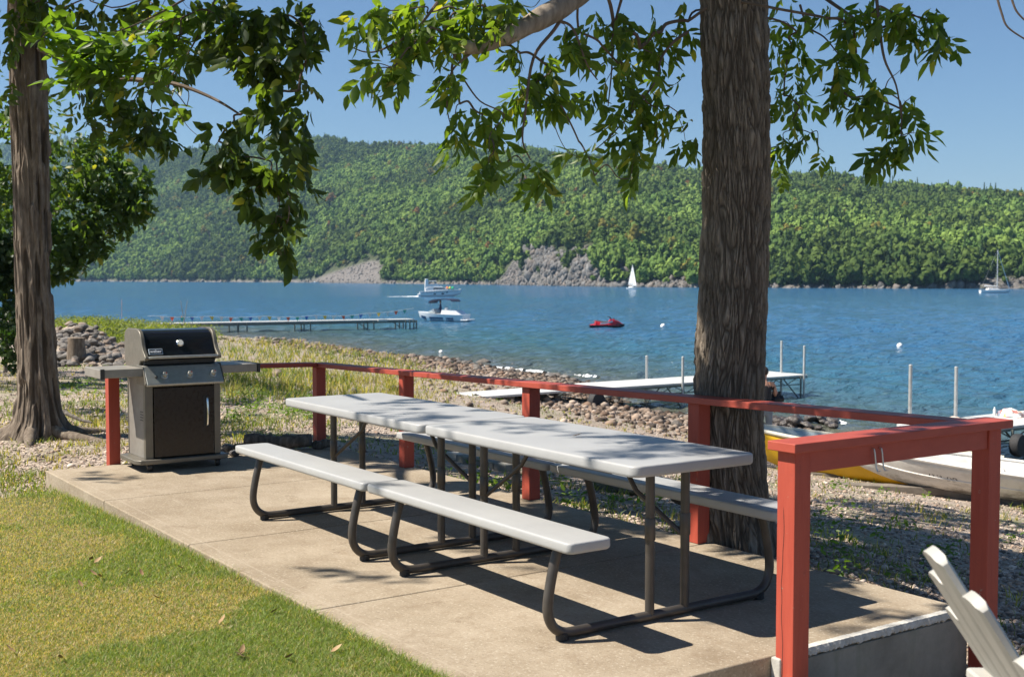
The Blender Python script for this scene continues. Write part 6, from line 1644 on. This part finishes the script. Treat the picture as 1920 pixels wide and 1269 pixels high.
# heap of boulders on the left point
sp_ = []
for k in range(210):
    u = r.uniform(96, 250); d = r.uniform(28.5, 34); f = (d-28.5)/5.5
    P = at(u, 600, d); g_ = tz(P[0], P[1]); hmax = (1.0*f)*math.exp(-((u-150)/75.)**2)+.25*f
    sp_.append((P[0], P[1], g_+hmax*r.uniform(.72, 1.0), r.uniform(.075, .155)*(1 if r.uniform() > .10 else 1.5)))
# a mound of earth carries them
mu, mv = [], []
for i in range(40):
    for j in range(24):
        u = 70+i*5.2; d = 27.5+j*.42; f = np.clip((d-28.5)/5.5, 0, 1); P = at(u, 600, d)
        h = (1.0*f)*math.exp(-((u-150)/75.)**2)+.25*f; h *= sstep(37, 34.5, d)
        mu.append((P[0], P[1], tz(P[0], P[1])-.10+h*.92))
me = np_mesh('mound', np.array(mu), quads=grid_quads(40, 24)); tag(link('mound', me, M_GRAVEL, smooth=True), kind='structure')
rocks('boulder', 'grey or pinkish boulder piled in the heap left of the grill', 'boulder', 'boulders heaped on the left point', sp_, [M_ROCK, M_ROCK, M_ROCK, M_ROCKP], 1)
P = at(143, 635, 29.6); mb = MB(); mb.lathe([(.24, -.35), (.22, 0), (.20, .2), (.205, .30), (.17, .31)], 18); o = mb.build('tree_stump', M_BARK2, smooth=True); o.location = (P[0], P[1], P[2]-.28); tag(o, 'grey cut stump standing among the heaped boulders', 'stump')
# dark rocks in the water right of the trunk
sp_ = []
for k in range(34):
    u = r.uniform(1448, 1566); P = on_z(u, 797+r.uniform(-5, 7), WATER); h = .30*math.exp(-((u-1520)/60)**2)
    sp_.append((P[0], P[1], WATER+r.uniform(-.05, h), r.uniform(.13, .26)))
rocks('wet_rock', 'dark wet rock in the low jetty of stones right of the big trunk', 'rock', 'dark wet rocks in the water', sp_, [M_ROCKW], 2)
# larger stones along the shore
def shore_y(x):
    ys = np.linspace(10, 45, 141); X = np.full(141, x); z = terrain(X, ys); i = int(np.argmax(z < WATER)); return ys[i]
sp_ = []
for k in range(170):
    x = -12-62*r.uniform()**1.25; y = shore_y(x)-abs(r.normal(0, 1.7))+.5; s = r.uniform(.08, .19)*(1+(-x)/120.)
    z = tz(x, y); sp_.append((x, y, z+s*.15, s))
for u, v, s in ((585,742,.16),(600,748,.10),(660,737,.14),(545,757,.12),(520,705,.2),(500,690,.16),(700,755,.1),(610,762,.08),(675,752,.09),(960,690,.3),(905,683,.34),(935,687,.26),(780,656,.42),(740,655,.34),(825,667,.4)):
    d = 20 if v > 700 else 45
    P = at(u, v, d)
    for it in range(8):
        dd = (CAM[2]-tz(P[0], P[1]))*FPX/(v-EYE0); P = at(u, v, dd)
    sp_.append((P[0], P[1], tz(P[0], P[1])+s*.2, s))
rocks('shore_stone', 'rounded stone lying on the beach near the waterline', 'stone', 'loose stones along the shore', sp_, [M_ROCK, M_ROCKP, M_ROCK], 3)
# two mossy stones beside the slab, seen under the table
t = NT('mossy_stone'); v = t.coord(); t.base(t.mix(t.rng(t.noise(v, 3, 6, .7), .42, .58), (.06, .075, .02), (.16, .15, .12))).set(Roughness=.95); t.bump(t.noise(v, 20, 6), .6, .02); M_MOSS = t.m
for (u, v, s, lab) in ((1140, 922, .14, 'dark mossy stone on the gravel seen under the near table'), (1182, 930, .11, 'yellowish mossy stone beside the darker one under the near table')):
    P = on_z(u, v, -.2); me = rock_mesh(300+int(u)); me.materials.append(M_MOSS); o = bpy.data.objects.new('mossy_stone', me); COL.objects.link(o); o.location = (P[0], P[1], tz(P[0], P[1])+.04); o.scale = (s*1.3, s, s); tag(o, lab, 'stone')

# driftwood by the far corner post
M_LOG = bark_mat('driftwood', (.05, .045, .04), (.13, .115, .10), (.24, .22, .195))
def log(label, a, b, r0, r1, seed, mat=None, cat='log'):
    a, b = np.array(a), np.array(b); n = 14; rr = np.random.default_rng(seed); pts = []; rs = []
    for k in range(n):
        f = k/(n-1); pts.append(tuple((b-a)*f+np.array([0, 0, .012*math.sin(f*7+seed)])+rr.normal(0, .004, 3))); rs.append((r0+(r1-r0)*f)*(1+.12*rr.normal()))
    mb = MB(); mb.tube(pts, rs, 14); o = mb.build('log', mat or M_LOG, smooth=True); o.location = tuple(a); return tag(o, label, cat)
log('thick dark driftwood log lying in front of the far corner post', (-4.62, .52, .075), (-4.30, 1.02, .07), .060, .066, 1)
log('thin dark stick behind the thick driftwood log', (-4.72, .18, .025), (-4.58, .78, .05), .018, .022, 2)
log('short grey log butted against the far corner post', (-4.30, 1.06, .045), (-4.22, 1.20, .045), .042, .04, 3)
log('charred stick leaning beside the grill', (-4.52, .12, .02), (-4.56, .22, .19), .022, .012, 4)
for (x, y, s, m, lab) in ((-4.38, .19, .075, M_ROCK, 'grey stone on the slab beside the grill'), (-4.30, .30, .055, M_ROCKW, 'black stone on the slab beside the grill'), (-4.62, .36, .06, M_ROCKW, 'dark flat stone behind the charred stick')):
    me = rock_mesh(int(320+x*-10+y*100)); me.materials.append(m); o = bpy.data.objects.new('stone', me); COL.objects.link(o); o.location = (x, y, s*.45); o.scale = (s, s, s); tag(o, lab, 'stone')
log('dead grey branch lying on the grass behind the shaggy tree', tuple(at(100, 768, 13.6)), tuple(at(172, 792, 13.2)), .03, .012, 6)

# ---- loose pebbles near the patio
def pebbles(name, XY, s, col, m, lift=.2):
    n = len(XY); z = terrain(XY[:, 0], XY[:, 1])
    ico = bmesh.new(); bmesh.ops.create_icosphere(ico, subdivisions=1, radius=1)
    v0 = np.array([v.co[:] for v in ico.verts]); f0 = np.array([[q.index for q in f.verts] for f in ico.faces]); ico.free()
    S = s[:, None, None]*np.stack([RNG.uniform(.7, 1.35, n), RNG.uniform(.7, 1.2, n), RNG.uniform(.45, .85, n)], -1)[:, None, :]
    jit = RNG.uniform(.78, 1.15, (n, len(v0), 1)); P = v0[None]*jit*S
    a = RNG.uniform(0, 6.283, n); ca, sa = np.cos(a)[:, None], np.sin(a)[:, None]
    X = P[..., 0]*ca-P[..., 1]*sa; Y = P[..., 0]*sa+P[..., 1]*ca
    V = np.stack([X+XY[:, :1], Y+XY[:, 1:2], P[..., 2]+(z+s*lift)[:, None]], -1).reshape(-1, 3)
    F = (f0[None]+(np.arange(n)*len(v0))[:, None, None]).reshape(-1, 3)
    me = np_mesh(name, V, tris=F, col=np.repeat(col, len(v0), 0))
    return tag(link(name, me, m, smooth=True), kind='stuff')
t = NT('pebble'); t.base(t.attr('col')).set(Roughness=.85, Specular_IOR_Level=.25); M_PEB = t.m
def pcol(n, wet=None):
    pal = np.array([(.25, .20, .165), (.34, .27, .22), (.42, .345, .29), (.18, .145, .12), (.36, .32, .29), (.30, .22, .17), (.11, .095, .085), (.48, .42, .37)])
    return pal[RNG.integers(0, len(pal), n)]*np.array([1.24, 1.17, 1.10])*RNG.uniform(.72, 1.12, n)[:, None]
def visible_spots(n, u0, u1, v0, v1, zfun=None):
    """random places on the open ground, spread evenly as seen from the patio side"""
    u = RNG.uniform(u0, u1, n); v = RNG.uniform(v0, v1, n); z = np.full(n, -.3); P = None
    for k in range(14):
        d = (CAM[2]-z)*FPX/(v-EYE0); d = np.clip(d, 2, 130)
        P = CAM[None]+d[:, None]*(FW[None]+((u-PW/2)/FPX)[:, None]*RT[None]-((v-PH/2)/FPX)[:, None]*UP[None]); z = .5*z+.5*terrain(P[:, 0], P[:, 1])
    return P[:, :2], d
def outside(XY, m=.0):
    x, y = XY[:, 0], XY[:, 1]
    pat = (x > PX0-m) & (x < PX1+m+.02) & (y > PY0-m) & (y < PY1+m)
    walk = (x > PX1-.05) & (x < PX1+1.45) & (y < .03)
    law = (y < -1.255) & (x > lawn_left(y)-.02) & (x < 3.6)
    return ~(pat | walk | law)
XY, d = visible_spots(95000, -60, 1980, 690, 1300)
k = outside(XY) & (terrain(XY[:, 0], XY[:, 1]) > WATER-.1); XY, d = XY[k], d[k]
g_ = fbm(XY[:, 0]*.5, XY[:, 1]*.5, 0, 3, 140)
k = (g_ > .36) | (RNG.uniform(0, 1, len(g_)) < .4); XY, d = XY[k], d[k]
s = np.clip(RNG.lognormal(0, .38, len(XY))*.0085*(1+.022*d), .004, .08)
pebbles('gravel', XY, s, pcol(len(XY)), M_PEB)
# cobbles on the beach by the water
n = 13000; x = RNG.uniform(-62, -8, n); ys = np.array([shore_y(a) for a in np.linspace(-64, -6, 60)]); sy = np.interp(x, np.linspace(-64, -6, 60), ys)
y = sy-np.abs(RNG.normal(0, 3.2, n))+.9; y = np.where(x > -28, sy-np.abs(RNG.normal(0, 3.8, n))+.9, y)
XY = np.stack([x, y], -1); zz = terrain(x, y); wt_ = sstep(WATER+.22, WATER-.02, zz)[:, None]
c = pcol(n)*np.array([.60, .58, .56])*RNG.uniform(.55, 1.25, (n, 1))*(1-.72*wt_)
pebbles('cobbles', XY, np.clip(RNG.lognormal(0, .45, n)*.056, .022, .18), c, M_PEB, .3)

# ---- grass
def blades(name, XY, z, h, w_, col, bend, m, seg=2):
    n = len(XY); a = RNG.uniform(0, 6.283, n); dx, dy = np.cos(a), np.sin(a); b = RNG.uniform(0, 6.283, n); bx, by = np.cos(b)*bend*h, np.sin(b)*bend*h
    x, y = XY[:, 0], XY[:, 1]
    def p(t, s): return np.stack([x+dx*w_*s+bx*t*t, y+dy*w_*s+by*t*t, z+h*t*(1-.25*bend*t)], -1)
    V = np.stack([p(0, -.5), p(0, .5), p(.55, .38), p(.55, -.38), p(1, 0)], 1)
    off = (np.arange(n)*5)[:, None]
    me = np_mesh(name, V.reshape(-1, 3), tris=np.array([[3, 2, 4]])+off, quads=np.array([[0, 1, 2, 3]])+off, col=np.repeat(col, 5, 0))
    return tag(link(name, me, m), kind='stuff')
M_GRASS = leaf_mat('grass_blade', .30, .55)
# lawn: thick short grass, green by the slab, tired and straw coloured further out
n = 420000
u = np.concatenate([RNG.uniform(-30, 900, 330000), RNG.uniform(-1100, 1300, n-330000)]); v = np.concatenate([RNG.uniform(905, 1330, 330000), RNG.uniform(905, 1750, n-330000)])
d = (CAM[2]+.08)*FPX/(v-EYE0)
P = CAM[None]+d[:, None]*(FW[None]+((u-PW/2)/FPX)[:, None]*RT[None]-((v-PH/2)/FPX)[:, None]*UP[None])
XY = P[:, :2]; k = (XY[:, 1] < lawn_back(XY[:, 0])+.012*RNG.normal(0, 1, n)+.012) & (XY[:, 0] > lawn_left(XY[:, 1])+.03*RNG.normal(0, 1, n)) & (XY[:, 1] > -11.8); XY = XY[k]; n = len(XY)
near = np.clip(np.minimum(lawn_back(XY[:, 0])-XY[:, 1], XY[:, 0]-lawn_left(XY[:, 1])), 0, 9)
dry = fbm(XY[:, 0]*1.15, XY[:, 1]*1.15, 0, 5, 150, .6)+.10*(fbm(XY[:, 0]*5.5, XY[:, 1]*5.5, 0, 3, 152)-.5)+.06*(fbm(XY[:, 0]*16, XY[:, 1]*16, 0, 2, 153)-.5)+.05*sstep(.2, 1.6, near)-.16*np.exp(-near*4)+.05*(RNG.uniform(-1, 1, n))
f = sstep(.43, .60, dry)[:, None]
gcol = np.array([.160, .210, .055])*RNG.uniform(.65, 1.35, n)[:, None]
scol = np.array([.44, .345, .19])*RNG.uniform(.65, 1.2, n)[:, None]
mix_ = RNG.uniform(0, 1, n)[:, None] < (.12+.47*f)
col = np.where(mix_, scol, gcol)
h = RNG.uniform(.014, .034, n)*(1.15-.35*f[:, 0])*(1+.9*np.exp(-near*16))
blades('lawn_grass', XY, lawn_z(XY[:, 0], XY[:, 1])-.004, h, .0034+.0007*RNG.uniform(0, 1, n), col, RNG.uniform(.2, 1.2, n), M_GRASS)
# rough grass between the gravel, and the meadow by the shore
XY, d = visible_spots(90000, -60, 1960, 612, 1240)
k = outside(XY, .01); XY, d = XY[k], d[k]; x, y = XY[:, 0], XY[:, 1]; zz = terrain(x, y)
uu, vv, _ = uvd(np.stack([x, y, zz], -1))
mead = sstep(960, 700, uu)*sstep(380, 440, uu)*sstep(770, 735, vv)*sstep(632, 642, vv)
patch = sstep(.50, .60, fbm(x*.55, y*.55, 0, 4, 160))*.85
leftp = sstep(330, 180, uu)*.30
base_ = .05+.5*sstep(.52, .62, fbm(x*1.8, y*1.8, 0, 3, 161))*sstep(4, -2, x)
pr = np.clip(np.maximum.reduce([mead*.95, patch*np.maximum(leftp*2, sstep(1500, 600, uu)*.7), base_*.35, leftp*patch]), 0, 1)*(zz > WATER+.18)
pr *= 1-.8*sstep(WATER+.9, WATER+.3, zz)*(uu > 800)
k = RNG.uniform(0, 1, len(x)) < pr; XY, d, zz, mead = XY[k], d[k], zz[k], mead[k]; n = len(XY)
rep = 3; XY = np.repeat(XY, rep, 0)+RNG.normal(0, .02, (n*rep, 2))*np.repeat(1+d*.03, rep)[:, None]; d = np.repeat(d, rep); mead = np.repeat(mead, rep); n = len(XY); zz = terrain(XY[:, 0], XY[:, 1])
g_ = RNG.uniform(0, 1, n)[:, None]; tone = fbm(XY[:, 0]*.35, XY[:, 1]*.35, 0, 3, 171)[:, None]
col = np.where(g_ < .25+.55*sstep(.45, .62, tone), np.array([.30, .26, .085]), np.array([.12, .16, .035]))*RNG.uniform(.65, 1.3, n)[:, None]
h = RNG.uniform(.03, .09, n)*(1+2.6*mead*RNG.uniform(.3, 1, n))*(1+.010*d)
blades('wild_grass', XY, zz-.005, h, .004+.00055*d, col, RNG.uniform(.2, .9, n), M_GRASS)
# leafy weeds on the point and a few green tufts among the stones
def weeds(name, XY, hgt, n_leaf, L, col):
    z = terrain(XY[:, 0], XY[:, 1]) if not callable(hgt[0]) else hgt[0](XY)
    n = len(XY); P = np.repeat(np.concatenate([XY, z[:, None]], 1), n_leaf, 0); m_ = len(P)
    P[:, :2] += RNG.normal(0, .5, (m_, 2))*hgt[1]*.5; P[:, 2] += RNG.uniform(0, 1, m_)**1.2*np.repeat(hgt[2], n_leaf)
    A = rnd(m_); A[:, 2] = abs(A[:, 2])*.5; v = leaf_arrays(P, A, rnd(m_)*.5+np.array([0, 0, 1.0]), L*RNG.uniform(.6, 1.3, m_), L*.5*RNG.uniform(.7, 1.2, m_), RNG.uniform(0, .3, m_))
    c = col[0]+(np.array(col[1])-np.array(col[0]))*RNG.uniform(0, 1, (m_, 1))
    off = (np.arange(m_)*8)[:, None, None]
    me = np_mesh(name, v.reshape(-1, 3), tris=(LT[None]+off).reshape(-1, 3), quads=(LQ[None]+off).reshape(-1, 4), col=np.repeat(c, 8, 0))
    return tag(link(name, me, M_LEAFD, smooth=True), kind='stuff')
XY, d = visible_spots(900, 95, 400, 606, 645); n = len(XY)
k = (d > 34) & (d < 90); XY = XY[k]; weeds('weeds', XY, (0, 1.2, RNG.uniform(.2, .75, len(XY))), 26, .16, (np.array([.05, .08, .018]), (.15, .17, .04)))
XY, d = visible_spots(60, 255, 330, 660, 760); XY2, _ = visible_spots(130, 420, 600, 690, 790); XY3, _ = visible_spots(60, 100, 240, 670, 745); XY4, _ = visible_spots(26, 1500, 1900, 900, 1100); XY5, _ = visible_spots(60, 780, 1300, 850, 960)
XY = np.concatenate([XY, XY2, XY3, XY4, XY5]); XY = XY[outside(XY, .03)]
weeds('ground_cover', XY, (0, .22, RNG.uniform(.03, .13, len(XY))), 16, .055, (np.array([.05, .10, .016]), (.12, .19, .03)))
# fallen leaves on the lawn
t = NT('dead_leaf'); t.base(t.mix(t.rng(t.noise(t.coord(), 18, 4), .3, .7), (.20, .11, .045), (.42, .29, .15))).set(Roughness=.8); M_DEAD = t.m
DL = [(168,1060),(176,1066),(183,1092),(190,1095),(232,1090),(268,1093),(345,1079),(440,1262),(452,1258),(462,1264),(535,1266),(410,1193),(30,1248),(115,1262),(620,1252),(155,1115),(300,1140),(505,1170)]
for k, (u, v) in enumerate(DL):
    P = on_z(u, v, -.06); a = np.array([[math.cos(k*1.9), math.sin(k*1.9), .15]]); vv_ = leaf_arrays(np.zeros((1, 3)), a, np.array([[.3*math.sin(k), .2, 1.0]]), np.array([.052]), np.array([.027]), np.array([-.45]))[0]
    me = np_mesh('dead_leaf', vv_, tris=LT, quads=LQ); o = link('dead_leaf', me, M_DEAD, smooth=True); o.location = (P[0], P[1], lawn_z(P[0], P[1])+.022); tag(o, 'curled brown dead leaf on the lawn', 'leaf', 'fallen leaves on the lawn')
# breaking foam along the stones
V = []; n_ = 0; Fq = []
for (u0, u1, v0, v1, w_) in ((905, 1045, 686.5, 701, .30), (1070, 1120, 704, 706, .25), (1560, 1592, 788, 799, .35), (1885, 1920, 866, 872, .25)):
    for k in range(26):
        f = k/25; P = on_z(u0+(u1-u0)*f, v0+(v1-v0)*f, WATER); b0 = len(V); h = .03+.08*RNG.uniform()*(.4+.6*math.sin(f*math.pi)); ww = w_*RNG.uniform(.2, .7)
        for q, (dy, dz) in enumerate(((-ww, -.02), (-ww*.4, h*.8), (0, h), (ww*.5, h*.5), (ww, -.02))): V.append((P[0]+RNG.normal(0, .05), P[1]+dy, WATER+dz))
        if k and RNG.uniform() > .22: Fq += [(b0-5+j, b0-4+j, b0+1+j, b0+j) for j in range(4)]
me = np_mesh('foam', np.array(V), quads=np.array(Fq)); tag(link('foam', me, simple_c('foam', (.78, .80, .80), .8), smooth=True), kind='stuff')

vv_ = leaf_arrays(np.zeros((1, 3)), np.array([[.8, .5, .02]]), np.array([[0, 0, 1.0]]), np.array([.06]), np.array([.026]), np.array([-.3]))[0]
P = on_z(1072, 819, .748); me = np_mesh('dead_leaf', vv_, tris=LT, quads=LQ); o = link('dead_leaf', me, M_DEAD, smooth=True); o.location = (P[0], P[1], .7535); tag(o, 'small brown dead leaf lying on top of the near table', 'leaf')
